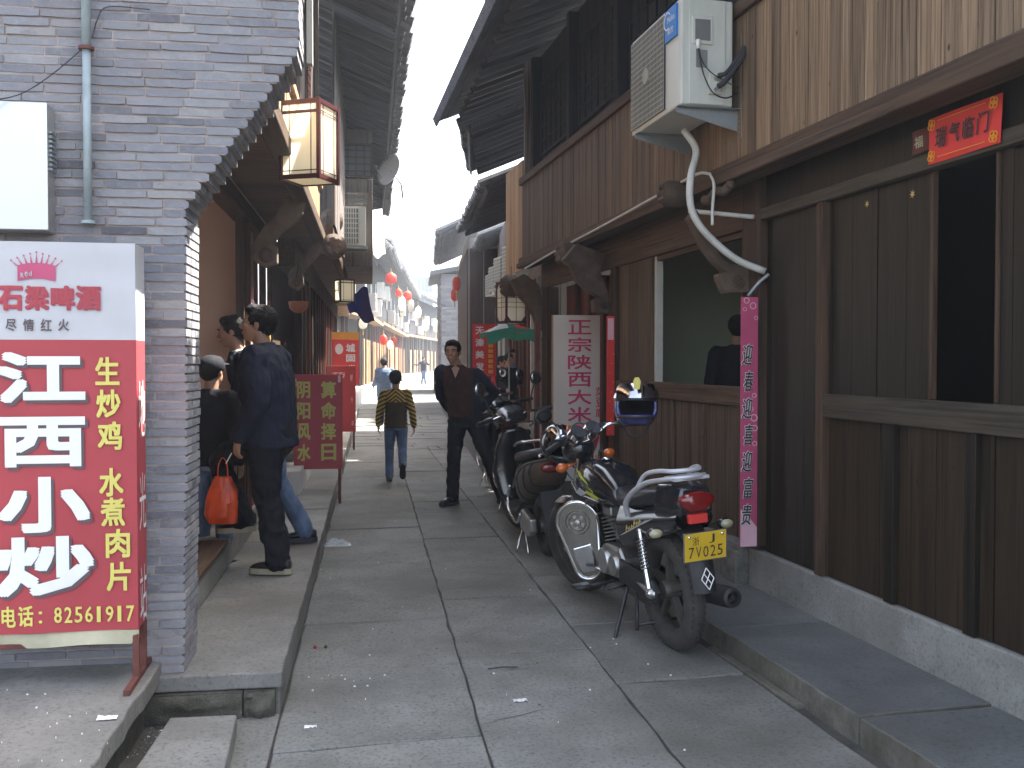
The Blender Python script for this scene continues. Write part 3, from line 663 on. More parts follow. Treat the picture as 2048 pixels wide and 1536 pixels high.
# casing front (grille) looks across the street: -Y of the unit = -X of the world; its own right side looks back at the camera
ac = aircon('air_conditioner', 'large pale air conditioner with blue sticker bracketed high on the right plank wall', (2.12, 6.02, 2.90), -math.pi/2, .82, .60, .33)
m = MB(); m.box(.8205, .828, .06, .28, .005, .595); m.box(.8205, .836, .075, .2, .34, .50)
m.build('side_panel', M['acwhite'], ac, bevel=.006)
m = MB(); m.box(.829, .838, .09, .185, .36, .48); m.build('handle_recess', M['acgrille'], ac, bevel=.004)
m = MB(); m.box(.60, .79, -.0015, .010, .42, .58) if False else m.box(.61, .78, -.002, .011, .40, .58); st = m.build('brand_sticker', M['blue'], ac)
lettering([('M', .655, .685, .50, .535), ('i', .690, .697, .50, .53), ('d', .702, .722, .50, .535), ('e', .726, .744, .50, .524), ('a', .748, .766, .50, .524), ('美', .66, .70, .43, .47), ('的', .705, .745, .43, .47)], M['white'], st, y=-.005, bold=.01)
m = MB(); m.lathe([(.045, -.006), (.052, -.006), (.052, -.004), (.045, -.004)], 20, M=T(.655, 0, .515), closed=True, axis='Y', a0=.6, a1=5.2); m.build('emblem_ring', M['white'], st)
m = MB(); m.box(.8285, .8295, .10, .17, .21, .31); m.build('rating_label', M['galv'], ac)
m = MB(); m.box(.8285, .8475, .17, .25, .06, .18); m.build('valve_cover', M['acwhite'], ac, bevel=.006)
for zz in (.085, .15):
    m = MB(); m.tube([(.846, .21, zz), (.875, .21, zz)], .012, 8); m.tube([(.868, .21, zz), (.868, .23, zz+.02)], .01, 8); m.build('valve', M['alu'], ac, 40)
m = MB(); m.tube(catmull([(.84, .105, .345), (.86, .11, .26), (.875, .13, .15), (.88, .18, .06), (.87, .26, .035), (.85, .345, .07)]), .0045, 6); m.tube(catmull([(.845, .105, .34), (.865, .12, .24), (.88, .17, .17), (.87, .26, .13), (.85, .35, .10)]), .0035, 6); m.build('cable', M['ink'], ac, True)
m = MB(); m.tube([(.845, .105, .31), (.85, .105, .36)], .012, 8); m.build('cable_gland', M['white'], ac, True)
m = MB(); m.tube(catmull([(.868, .22, .10), (.90, .24, .115), (.90, .30, .19), (.88, .36, .27), (.86, .375, .33)]), .017, 8); m.tube(catmull([(.868, .22, .16), (.90, .25, .165), (.89, .30, .22), (.87, .36, .30)]), .014, 8); m.build('insulated_hose', M['darkhose'], ac, True)
# its two steel brackets, fixed to the wall
for i, xx in enumerate((.62+.16, .10)):
    m = MB()
    m.add([(xx, 0, 0), (xx, .40, 0), (xx, .40, -.13), (xx, 0, -.03), (xx+.004, 0, 0), (xx+.004, .40, 0), (xx+.004, .40, -.13), (xx+.004, 0, -.03)], [(0, 1, 2, 3), (7, 6, 5, 4), (0, 4, 5, 1), (1, 5, 6, 2), (2, 6, 7, 3), (3, 7, 4, 0)], T(0, 0, -.004))
    m.box(xx, xx+.04, 0, .40, -.008, -.004); m.box(xx, xx+.045, .382, .392, -.17, .42)
    m.build('wall_bracket', M['galv'], ac)
    bm_ = MB()
    for k in range(9): bm_.ball((xx+.022, .380, -.15+.03*k), .006, 6, 4)
    bm_.build('bolt', M['ink'], ac, kind='stuff')
# bent white hose, conduit and cables
hose = [(2.30, 5.55, 2.84)]+[tuple(p) for p in (gy(1392, 300, 5.45), gy(1382, 350, 5.36), gy(1380, 400, 5.30), gy(1392, 440, 5.28), gy(1425, 480, 5.27), gy(1475, 520, 5.24), gy(1530, 543, 5.20))]
m = MB(); m.tube(catmull(hose, 5), .021, 10); tag(m.build('drain_hose', M['pvc'], None, True), 'thick off-white hose bending down from the air conditioner past the bracket', 'hose')
p0, p1 = gy(1538, 548, 5.20), gy(1496, 592, 5.24)
m = MB(); m.tube(catmull([p0, (p0+p1)/2+Vector((0, 0, .01)), p1]), .011, 8); tag(m.build('hose_end', M['galv'], None, True), 'thin grey hose end dropping behind the top of the pink couplet', 'hose')
m = MB(); m.tube([gx(1378, 422, 2.36), gx(1508, 434, XW-.06)], .014, 8); tag(m.build('white_pipe', M['pvc'], None, True), 'short level white pipe stub running to the dark corner post', 'pipe')
cp = [gx(u, v, XU-.075) for u, v in ((1420, 348), (1395, 348), (1340, 378), (1290, 405), (1200, 455), (1120, 497), (1050, 537))]
m = MB(); m.tube(catmull(cp, 4), .010, 6); tag(m.build('conduit', M['pvc'], None, True), 'thin pale conduit sagging along the top of the long beam', 'conduit')
m = MB(); m.tube(catmull([gx(1420, 348, 2.40), gx(1428, 370, 2.38), gx(1425, 420, 2.34), gx(1425, 450, 2.33)]), .009, 6); tag(m.build('white_cable', M['pvc'], None, True), 'slim white cable dropping from the conduit beside the thick hose', 'cable')
# paper signs over the door
A_, B_ = gx(1872, 270, XW-.05), gx(2015, 185, XW-.05)
def paper_on_wall(name, label, cat, y0, y1, z0, z1, x, mat, shear=0.):
    t = thing(name, label, cat, (x, y1, z0), -math.pi/2)
    w, h = y1-y0, z1-z0
    m = MB(); n = 8
    m.grid(lambda a, b: (a*w, .004*math.sin(a*5+b*3), b*h), n, n); m.grid(lambda a, b: (a*w, .0015+.004*math.sin(a*5+b*3), b*h), n, n); m.build('sheet', M[mat], t, True, fix=False)
    return t, w, h
t, w, h = paper_on_wall('new_year_paper', 'large red paper with four black characters over the dark doorway', 'paper sign', 3.25, 3.69, 2.285, 2.475, XW-.042, 'brightred')
lettering([(c, .055+i*.085, .055+i*.085+.068, .055, .14) for i, c in enumerate('瑞气临门')], M['ink'], t, y=-.010, bold=.02, shear=.12)
m = MB()
for cx_, cz_ in ((.03, .03), (w-.035, .03), (.03, h-.03), (w-.035, h-.03)):
    for k in range(4):
        a = k*1.6+.5; m.lathe([(.010, -.001), (.014, -.001), (.014, .001), (.010, .001)], 10, M=T(cx_+.012*math.cos(a), -.008, cz_+.012*math.sin(a)), closed=True, axis='Y')
m.box(.07, w-.08, -.009, -.008, .018, .021); m.box(.07, w-.08, -.009, -.008, h-.021, h-.018); m.build('gold_border', M['orangep'], t)
t, w, h = paper_on_wall('faded_charm', 'small faded brown paper charm left of the red door paper', 'paper sign', 3.72, 3.85, 2.36, 2.46, XW-.01, 'rust')
lettering([('福', .03, .09, .02, .07)], M['cream'], t, y=-.008)
for (u, v, s_) in ((1735, 408, .02), (1826, 388, .022)):
    p = gx(u, v, XW+.004); m = MB()
    for k in range(7): a = k*.9; m.add([(-.003, 0, 0), (-.003, s_*math.cos(a), s_*math.sin(a)), (-.003, s_*.35*math.cos(a+.45), s_*.35*math.sin(a+.45)), (-.003, s_*.35*math.cos(a-.45), s_*.35*math.sin(a-.45))], [(0, 3, 1), (0, 1, 2)])
    m.build('paper_scrap', M['gold'], rh, loc=p, fix=False)
# pink couplet on the corner post, one board leaning out from the post
t = thing('pink_couplet', 'tall narrow pink couplet board with black brush characters on the corner post', 'couplet', (2.522, 5.222, .37), -.03)
Wc, Hc = .102, 1.45
m = MB(); m.box(0, Wc, 0, .012, 0, Hc); m.build('board', M['pinkpaper'], t)
lettering([(c, -.002+(.01 if i % 2 else 0), .062+(.006 if i % 2 else 0), Hc-.27-i*.155-.125, Hc-.27-i*.155) for i, c in enumerate('迎春迎喜迎富贵')], M['white'], t, y=-.003, bold=.05, shear=.1)
lettering([(c, 0.0+(.01 if i % 2 else 0), .06+(.006 if i % 2 else 0), Hc-.27-i*.155-.123, Hc-.27-i*.155-.003) for i, c in enumerate('迎春迎喜迎富贵')], M['ink'], t, y=-.006, bold=.018, shear=.1, name='brush_lettering')
m = MB()
for (cx_, cz_, r_) in ((.08, .75, .022), (.085, .69, .018), (.06, .80, .016), (.08, .88, .014), (.07, 1.4, .02), (.03, 1.43, .018), (.09, 1.33, .012), (.085, .6, .015), (.02, 1.38, .012)):
    m.lathe([(r_*.75, -.001), (r_, -.001), (r_, .001), (r_*.75, .001)], 12, M=T(cx_, -.002, cz_), closed=True, axis='Y')
m.add([(0, -.001, 0), (Wc, -.001, 0), (Wc, -.001, .11), (.04, -.001, .19), (0, -.001, .22)], [(0, 1, 2, 3, 4)])
m.build('cloud_print', M['palepink'], t)
# magenta lettered board
sb = thing('lettered_board', 'tall greyed white board with large magenta characters behind the motorcycles', 'signboard', (1.98, 9.0, .30), -.08)
p0 = gy(1107, 630, 9.0); p1 = gy(1213, 630, 9.0); sb.location = (p0.x, 9.0, .3)
Wb = p1.x-p0.x; Hb = p0.z-.3
m = MB(); m.box(0, Wb, 0, .03, 0, Hb); m.build('panel', M['boardwhite'], sb, bevel=.003)
m = MB(); m.box(-.012, 0-.001, -.004, .034, 0, Hb); m.build('edge_strip', M['goldwood'], sb)
def bpx(u, v, o_=p0): q_ = gy(u, v, 9.0); return q_.x-o_.x, q_.z-.3
cells = []
for i, c in enumerate('正宗陕西大米皮'):
    x0, z1 = bpx(1135, 640+i*34.8); x1, z0 = bpx(1181, 640+i*34.8+29); cells.append((c, x0, x1, z0, z1))
lettering(cells, M['pinkchar'], sb, bold=.018)
cells = []
for i, c in enumerate('菜豆腐'):
    x0, z1 = bpx(1189, 774+i*21); x1, z0 = bpx(1208, 774+i*21+18); cells.append((c, x0, x1, z0, z1))
x0, z1 = bpx(1190, 850); x1, z0 = bpx(1208, 866); cells.append(('粉', x0, x1, z0, z1))
lettering(cells, M['pinkchar'], sb, bold=.012, name='small_lettering')
p0 = gx(1214, 632, 2.60); p1 = gx(1227, 632, 2.60)
p0 = gy(1214, 632, 7.86); p1 = gy(1229, 632, 7.86)
t = thing('red_couplet', 'narrow bright red couplet strip on the post right of the lettered board', 'couplet', (p0.x, 7.86, .82), 0)
m = MB(); m.box(0, p1.x-p0.x, 0, .008, 0, p0.z-.82); m.build('strip', M['brightred'], t)
m = MB(); m.box(.008, p1.x-p0.x-.008, -.002, 0, p0.z-.82-.20, p0.z-.82-.02); m.build('pale_print', M['palepink'], t)
m = MB()
for k in range(9): m.ball((.02+.02*(k % 3), -.001, .05+.08*k), (.005, .002, .005), 6, 4)
m.build('gold_dots', M['orangep'], t)
# ================================================================== LEFT: brick gable
LR = (0, 0, LA)
def lthing(name, label, cat, x, y, z, rz=0., group=None):
    return thing(name, label, cat, lw(x, y, z), LA+rz, group)
def lpy(u, v, ly):                                    # point on the left-hand building's cross plane y=ly, in its frame
    p = gl(u, v, lw(0, ly), LN); return (p-lw(0, ly)).dot(LN), p.z
def lpx(u, v, lx):
    p = gl(u, v, lw(lx, 0), LD); return (p-lw(lx, 0)).dot(LD), p.z
gw = lthing('brick_gable', 'grey thin-brick gable wall with a stepped arch edge behind the red stand sign', 'wall', 0, 0, 0)
def xend(z):
    if z < 2.07: return -.365-.02*max(0, (1.2-z))
    if z < 2.72: return -.365+(z-2.07)/.65*.45
    return .09
CH = .0372; z = .17; k = 0; bricks = []; core = MB(); rr = random.Random(21)
while z < 3.35:
    e = xend(z+CH/2)+rr.uniform(-.003, .004); lay = []
    x = e
    L0 = rr.uniform(.09, .2)
    while x > -2.3:
        L = L0 if x == e else rr.uniform(.17, .225); L0 = None or L
        lay.append((x-L, x)); x -= L
    for (a, b_) in lay: bricks.append((a+rr.uniform(.003, .006), b_-rr.uniform(.002, .004), z+rr.uniform(.003, .0055), z+CH-rr.uniform(.002, .005), .05, .155, b_ == e))
    core.box(-2.3, e-.012, .0555, .33, z, z+CH)
    for j, (ya, yb) in enumerate(((.16, .245), (.25, .335))):
        bricks.append((e-.105+.002*j, e-.002, z+.0035, z+CH-.0035, ya, yb, True))
    z += CH; k += 1
def chipped(x0, x1, z0, z1, y0, y1, end):
    m = MB(); cx, cy, cz = (x0+x1)/2, (y0+y1)/2, (z0+z1)/2; n = 4; jj = lambda s_: rr.uniform(-s_, s_)
    yo = y0+rr.uniform(-.004, .004)
    top = [(x0+(x1-x0)*i/n-cx, yo-cy+jj(.0015), z1-cz+jj(.0011)-(0.0012 if i in (0, n) else 0)) for i in range(n+1)]
    bot = [(x0+(x1-x0)*i/n-cx, yo-cy+jj(.0015), z0-cz+jj(.0011)+(0.0012 if i in (0, n) else 0)) for i in range(n+1)]
    tb = [(p[0], y1-cy, z1-cz) for p in top]; bb = [(p[0], y1-cy, z0-cz) for p in bot]; v_ = top+bot+tb+bb; q = n+1; f = []
    for i in range(n):
        f += [(i, i+1, q+i+1, q+i), (i, 2*q+i, 2*q+i+1, i+1), (q+i, q+i+1, 3*q+i+1, 3*q+i)]
    f += [(0, q, 3*q, 2*q), (n, 2*q+n, 3*q+n, q+n)]
    m.add(v_, f); return m, (cx, cy, cz)
seen = [b_ for b_ in bricks if b_[1] > -1.12 and (b_[2] > 1.9 or b_[1] > -.66) and b_[4] < .2]
rest = [b_ for b_ in bricks if b_ not in seen]
seen.sort(key=lambda b_: -b_[2]); rest += seen[298:]; seen = seen[:298]
for b_ in seen:
    m, c = chipped(*b_); m.build('brick', M['brick'], gw, loc=c)
m = MB()
for b_ in rest: q, c = chipped(*b_); m.add(q.v, q.f, T(*c))
m.build('brickwork', M['brick'], gw, kind='stuff')
core.build('mortar_core', M['mortar'], gw)
# downpipe, steel cabinet, cable
t = lthing('downpipe', 'weathered blue-grey downpipe with a rusty collar on the brick gable', 'pipe', -.735, 0, 2.0)
m = MB(); m.tube([(0, .01, -.0), (0, .01, .69)], .0165, 12); m.build('lower_pipe', M['pipe'], t, True)
m = MB(); m.tube([(0, .01, .69), (0, .01, 1.5)], .019, 12); m.build('upper_pipe', M['pipe'], t, True)
for zz, r_, mm in ((.685, .03, 'rust'), (.0, .028, 'pipe')):
    m = MB(); m.lathe([(.001, -.006), (r_, -.006), (r_, .006), (.001, .006)], 14, M=T(0, .01, zz)); m.build('collar', M[mm], t, 35)
m = MB(); m.box(-.035, .035, .028, .048, .93, .96); m.build('clip', M['pipe'], t)
t = lthing('steel_cabinet', 'pale brushed metal cabinet with side louvres on the brick gable', 'cabinet', -1.243, -.045, 1.955)
m = MB(); m.box(-.15, .375, 0, .092, 0, .50); m.build('case', M['steel'], t, bevel=.006)
m = MB(); m.box(-.151, .376, -.004, -.001, .005, .495); m.build('front_panel', M['steel'], t, bevel=.002)
for i in range(9):
    m = MB(); m.box(.3755, .385, .02, .08, .24+.018*i, .250+.018*i, ); m.build('louvre', M['galv'], t)
m = MB(); m.tube(catmull([lw(-1.5, .0, 2.34), lw(-1.12, -.115, 2.42), lw(-.95, -.02, 2.50), lw(-.74, .02, 2.70), lw(-.70, .03, 2.80), lw(-.66, .035, 2.86), lw(-.5, .04, 2.86)]), .0025, 5)
tag(m.build('thin_cable', M['ink'], None, True), 'thin cable sagging over the metal cabinet to the downpipe', 'cable')

# ================================================================== big red stand sign
sx, sy, sr = -.59, 3.93, -.05
sg = thing('stand_sign', 'large red and white restaurant stand sign with white characters before the brick gable', 'signboard', (sx, sy, .22), sr)
SD = Vector((math.cos(sr), math.sin(sr), 0)); SO = Vector((sx, sy, 0))
def sp_(u, v): p = gl(u, v, SO, SD); return (p-SO).dot(SD), p.z-.22
xR, zT = sp_(270, 487); _, zB = sp_(270, 1258); _, zM = sp_(262, 680); xL = xR-.66; TH = .16
m = MB()
def cloth_panel(m, x0, x1, z0, z1, y0, nx=14, nz=16, amp=.004):
    m.grid(lambda a, b: (x0+(x1-x0)*a, y0+amp*noise.noise(Vector((a*3, b*4, z0*3)))+ .002*math.sin(a*9), z0+(z1-z0)*b), nx, nz)
cloth_panel(m, xL, xR, zB, zM, 0); m.build('red_banner', M['signred'], sg, True)
m = MB(); cloth_panel(m, xL, xR, zM, zT, 0); m.build('white_banner', M['paperw'], sg, True)
m = MB(); m.grid(lambda a, b: (xL+(xR-xL)*a, .006+.01*math.sin(a*7)*b, zB-.055*b+.004*math.sin(a*11)), 20, 3); m.build('loose_cloth_hem', M['cream'], sg, True)
m = MB(); m.grid(lambda a, b: (xR+.001, TH*a, zB+(zM-zB)*b), 2, 8); m.build('side_banner', M['signred'], sg)
m = MB(); m.grid(lambda a, b: (xR+.001, TH*a, zM+(zT-zM)*b), 2, 8); m.build('side_banner', M['paperw'], sg)
m = MB()
for (x, y) in ((xL+.01, .02), (xR-.012, .02), (xL+.01, TH-.01), (xR-.012, TH-.01)): m.box(x-.012, x+.012, y-.012, y+.012, .01, zT-.005)
for zz in (zB-.06, zT-.02): m.box(xL, xR, .01, .03, zz, zz+.02); m.box(xL, xR, TH-.02, TH, zz, zz+.02)
for x in (xL+.01, xR-.012): m.box(x-.012, x+.012, -.16, TH+.10, 0, .022)
m.build('frame', M['rust'], sg, bevel=.002)
def cell(c, u0, u1, v0, v1): x0, z1 = sp_(u0, v0); x1, z0 = sp_(u1, v1); return (c, x0, x1, z0, z1)
big = [cell('江', -6, 172, 704, 805), cell('西', 0, 172, 834, 932), cell('小', -2, 182, 955, 1062), cell('炒', -8, 190, 1075, 1187)]
lettering([(c, a+.010, b_+.010, d-.012, e-.012) for c, a, b_, d, e in big], M['greyshadow'], sg, y=-.005, bold=.045, name='letter_shadow')
lettering(big, M['white'], sg, y=-.0075, bold=.045)
yel = [cell(c, u, u+49, v, v+56) for c, u, v in (('生', 191, 714), ('炒', 193, 779), ('鸡', 196, 843), ('水', 199, 936), ('煮', 202, 995), ('肉', 212, 1058), ('片', 214, 1124))]
lettering(yel[:3], M['oldyellow'], sg, y=-.006, bold=.03, name='dish_lettering'); lettering(yel[3:], M['oldyellow'], sg, y=-.006, bold=.03, name='dish_lettering')
tel = [cell('电', 4, 33, 1213, 1254), cell('话', 37, 68, 1212, 1252), cell('：', 78, 86, 1222, 1246)]
tel += [cell(c, 109+i*20.6+(3 if c == '1' else 0), 109+i*20.6+(16 if c != '1' else 11), 1214-i*.5, 1245-i*.5) for i, c in enumerate('82561917')]
lettering(tel[:3], M['oldyellow'], sg, y=-.006, bold=.03, name='phone_lettering'); lettering(tel[3:], M['oldyellow'], sg, y=-.006, bold=.03, name='phone_number')
brand = [cell(c, u, u+w_, 571, 620) for c, u, w_ in (('石', -4, 50), ('梁', 50, 48), ('啤', 102, 48), ('酒', 152, 50))]
lettering([(c, a+.003, b_+.003, d-.003, e-.003) for c, a, b_, d, e in brand], M['pinkpaper'], sg, y=-.004, bold=.045, name='brand_shadow')
lettering(brand, M['signred'], sg, y=-.006, bold=.03, name='brand_lettering')
lettering([cell(c, 12+i*35, 34+i*35, 638, 662) for i, c in enumerate('尽情红火')], M['greyshadow'], sg, y=-.005, bold=.02, name='slogan_lettering')
m = MB(); x0, z0 = sp_(36, 562); x1, z1 = sp_(112, 532)
n = 10
for i in range(n):
    a, b_ = i/n, (i+1)/n; f = lambda q: .010*(1-(2*q-1)**2)
    xa_, xb_ = x0+(x1-x0)*a, x0+(x1-x0)*b_
    m.add([(xa_, -.006, z0+f(a)), (xb_, -.006, z0+f(b_)), (xb_, -.006, z1+f(b_)), (xa_, -.006, z1+f(a))], [(0, 1, 2, 3)])
for i in range(9):
    q = i/8; xx = x0-.012+(x1-x0+.024)*q; zz = z1+.010*(1-(2*q-1)**2); h_ = .018+.022*(1-abs(2*q-1)); ln = (q-.5)*.02
    m.add([(x0+(x1-x0)*q-.004, -.006, zz-.002), (x0+(x1-x0)*q+.004, -.006, zz-.002), (xx+ln, -.006, zz+h_)], [(0, 1, 2)]); m.lathe([(.0005, 0), (.0035, 0)], 8, M=T(xx+ln, -.006, zz+h_), axis='Y')
m.build('crown_emblem', M['pinkpaper'], sg, fix=False)
lettering([(c, x0+.012+i*.014, x0+.012+i*.014+.011, z0+.012+.007*math.sin(i*.7), z0+.030+.007*math.sin(i*.7)) for i, c in enumerate('Red')], M['paperw'], sg, y=-.008, bold=.02, name='crown_lettering')
ob = MB()                                             # characters on the side panel, seen almost edge-on
for i, c in enumerate('地光站'):
    vv, ff = glyph(c, .04); zt = (zB+.95)-i*.36
    ob.add([(xR+.004, .02+p[0]*.12, zt-.22+p[1]*.22) for p in vv], ff)
ob.build('side_lettering', M['white'], sg, fix=False)

# ================================================================== LEFT: the row of timber shops
lh = lthing('timber_shop', 'left-hand timber shop with sunlit golden planks and an open stone-silled front', 'house', 0, 0, 0)
m = MB(); m.box(-.95, -.505, .345, 2.05, .171, .335); m.build('stone_sill', M['concrete'], lh, bevel=.01)
m = MB(); m.box(-.97, -.49, .345, 2.03, .337, .362); m.build('sill_board', M['beamy'], lh, bevel=.005)
m = MB(); m.box(-.78, -.505, 2.06, 5.3, .171, .335); m.build('stone_sill', M['concrete'], lh, bevel=.01)
m = MB(); m.box(-.455, -.425, .345, .38, .18, 2.6); m.build('door_frame', M['goldwood'], lh)
for yy, w_, mt in ((2.97, .045, 'beamz'), (3.12, .08, 'beamz'), (3.34, .045, 'redwood'), (3.80, .05, 'redwood'), (4.4, .05, 'beamz')):
    m = MB()
    if w_ > .08: m.tube([(-.56, yy, .337), (-.56, yy, 2.6)], w_, 14)
    else: m.box(-.56, -.505, yy-w_/2, yy+w_/2, .337, 2.5)
    m.build('front_post', M[mt], lh, 35)
for y0, y1 in ((3.37, 3.77),):
    planks(lh, -.55, y0, y1, .337, 1.1, .13, (('redwood', 99),), name='shutter_board')
    m = MB(); m.box(-.548, -.535, y0, y1, 1.1, 2.45); m.build('white_panel', M['plaster'], lh)
m = MB(); m.box(-2.2, -2.1, .35, 5.3, .1, 2.6); m.box(-2.15, -.60, 3.28, 3.34, .34, 2.6); m.box(-2.2, -.5, .35, 5.3, 2.6, 2.66); m.box(-2.1, -.96, .35, 5.3, .1, .15); m.build('back_wall', M['brownwall'], lh)
m = MB(); m.box(-.62, -.50, .35, 5.35, 2.47, 2.60); m.build('beam', M['beamy'], lh, bevel=.01)
m = MB(); m.box(-.16, -.05, .36, 5.35, 2.56, 2.66); m.build('beam', M['beamy'], lh, bevel=.01)
m = MB(); m.box(-.5, -.16, .36, 5.35, 2.61, 2.65); m.build('floor_board', M['beamx'], lh)
planks(lh, -.12, .36, 5.3, 2.665, 3.06, .1, (('goldwood', 99),), th=.02, name='plank')
m = MB(); m.box(-.13, -.07, .36, 5.3, 3.062, 3.12); m.build('upper_rail', M['goldwood'], lh, bevel=.006)
planks(lh, -.17, .36, 5.3, 3.125, 4.9, .15, (('greyboard', 99),), th=.02, name='board')
for yy in (.40, 1.6, 2.8, 4.0, 5.2):
    m = MB(); m.box(-.15, -.10, yy, yy+.07, 3.12, 4.9); m.build('upper_post', M['greyboard'], lh)
# pale strip added for the gable's sunlit edge beside the arch
m = MB(); m.box(.10, .125, .30, .36, 2.75, 3.6); m.build('sunlit_edge_strip', M['plaster'], lh)
RA0 = lw(.66, -.6); RA1 = lw(.66, 5.17); LNn = -LN
roof(lh, (RA0.x, RA0.y), (RA1.x, RA1.y), (LNn.x, LNn.y), 3.6, 4.60, .42) if False else None
def lroof(par, y0, y1, x, run, z, slope, **k):       # par sits in the left-hand frame
    return roof(par, (x, y0), (x, y1), (-1, 0), run, z, slope, **k)
lroof(lh, -.6, 5.17, .60, 3.6, 4.60, .42)
# second shop
l2 = lthing('timber_shop', 'shaded grey two-storey timber shop with a lattice balcony beyond the gap in the eaves', 'house', 0, 0, 0)
lroof(l2, 5.40, 17.4, .60, 3.6, 4.60, .42)
planks(l2, .02, 5.4, 17.3, 2.75, 4.9, .22, (('greyboard', 99),), name='board')
m = MB(); m.box(-.06, .02, 5.4, 17.3, 2.60, 2.75); m.build('beam', M['beamy'], l2, bevel=.01)
m = MB(); m.box(-.5, -.06, 5.4, 17.3, 2.64, 2.70); m.build('floor_board', M['beamx'], l2)
m = MB(); m.box(-.62, -.30, 5.4, 17.3, .171, .40); m.build('stone_sill', M['whiteplinth'], l2, bevel=.01)
rr = random.Random(4); yy = 6.3
while yy < 17.2:
    w_ = rr.choice([.10, .12, .10]); m = MB(); m.box(-.42, -.34, yy, yy+w_, .40, 2.6); m.build('front_post', M[rr.choice(['beamz', 'redwood', 'beamz', 'greyboard'])], l2)
    if rr.random() < .6: m = MB(); m.box(-.41, -.38, yy+w_, yy+w_+.38, .40, 2.3); m.build('door_leaf', M[rr.choice(['redwood', 'beamz', 'goldwood', 'plaster'])], l2)
    yy += rr.uniform(.5, .75)
m = MB(); m.box(-.60, -.55, 5.4, 17.3, .1, 2.64); m.build('inner_wall', M['beamz'], l2); m = MB(); m.box(-.5, -.34, 5.4, 17.3, 2.35, 2.62); m.build('header_board', M['beamy'], l2)
# projecting balcony that faces down the street
bc = MB(); bc.box(.045, .40, 9.0, 9.05, 2.75, 3.85); bc.box(.37, .40, 9.05, 12, 2.75, 4.55); bc.box(.045, .40, 9.0, 12, 2.70, 2.75); bc.box(.045, .40, 9.0, 9.05, 4.32, 4.5)
bc.build('balcony_box', M['greyboard'], l2, bevel=.006)
bc = MB(); bc.box(-.26, .045, 8.95, 9.03, 2.75, 3.85); bc.box(-.26, .045, 8.95, 9.03, 4.32, 4.6); bc.build('balcony_board', M['greyboard'], l2)
def xlattice(par, y, x0, x1, z0, z1, nx, nz, mat, r=.014, name='lattice_window'):
    b = MB(); 
    for xx in (x0, x1-.03): b.box(xx, xx+.03, y, y+.03, z0, z1)
    for zz in (z0, z1-.03): b.box(x0+.03, x1-.03, y, y+.03, zz, zz+.03)
    for i in range(1, nx): xx = x0+(x1-x0)*i/nx; b.box(xx-r/2, xx+r/2, y+.005, y+.025, z0+.03, z1-.03)
    for i in range(1, nz): zz = z0+(z1-z0)*i/nz; b.box(x0+.03, x1-.03, y+.007, y+.023, zz-r/2, zz+r/2)
    o = b.build(name, M[mat], par); p = MB(); p.box(x0+.01, x1-.01, y+.031, y+.036, z0+.01, z1-.01); p.build('pane', M['pane'], o); return o
xlattice(l2, 8.96, -.24, .40, 3.86, 4.31, 6, 5, 'beamz'); xlattice(l2, 8.92, -.10, .33, 3.50, 3.66, 5, 2, 'greyboard')
l2b = aircon('air_conditioner', 'grilled air conditioner hung on the grey balcony under the left-hand eave', lw(-.03, 8.60, 2.93), LA, .34, .50, .26, detail=False, mat='acwhite')
m = MB(); m.box(-.1, .36, .02, .32, -.04, -.005); m.build('support_shelf', M['galv'], l2b)
# carved brackets on the left
def lbracket(LY, px, lab, th=.09, mat='carved', disc=None):
    P_ = [lpy(u, v, LY) for u, v in px]; c0 = P_[0]
    t = lthing('carved_bracket', lab, 'bracket', c0[0], LY, c0[1], 0, 'carved brackets under the jettied storeys')
    m = MB(); m.prism([(p[0]-c0[0], p[1]-c0[1]) for p in P_], -th/2, th/2); m.build('scroll', M[mat], t, bevel=.012)
    for (u, v, r_) in disc or ():
        x, z = lpy(u, v, LY); m = MB(); m.lathe([(.001, -th*.7), (r_*.7, -th*.7), (r_, -th*.45), (r_, th*.6), (.001, th*.6)], 16, M=T(x-c0[0], 0, z-c0[1]), axis='Y')
        for k in range(5): a = k*1.25; m.ball((x-c0[0]+r_*.5*math.cos(a), -th*.7, z-c0[1]+r_*.5*math.sin(a)), (r_*.2, .01, r_*.2), 6, 4)
        m.build('carved_boss', M[mat], t, 35)
lbracket(2.95, [(505, 492), (530, 452), (552, 432), (568, 402), (600, 385), (613, 398), (606, 428), (590, 447), (562, 466), (546, 490), (556, 494), (556, 528), (530, 536), (508, 522)], 'carved curling bracket nearest the brick gable above the two men', .10, 'carvel', [(598, 402, .035), (534, 512, .055)])
lbracket(5.1, [(578, 545), (600, 525), (622, 494), (645, 474), (684, 478), (688, 500), (672, 512), (640, 508), (620, 530), (606, 548), (608, 572), (596, 582), (578, 572)], 'carved bracket ending in a round scroll below the bright box lantern', .10, 'carvel', [(668, 493, .115), (592, 565, .05)])
lbracket(6.8, [(632, 470), (640, 432), (655, 424), (676, 432), (680, 448), (668, 460), (650, 462)], 'carved scroll ended bracket sticking out under the first floor beam', .12, 'carvel', [(663, 442, .13)])
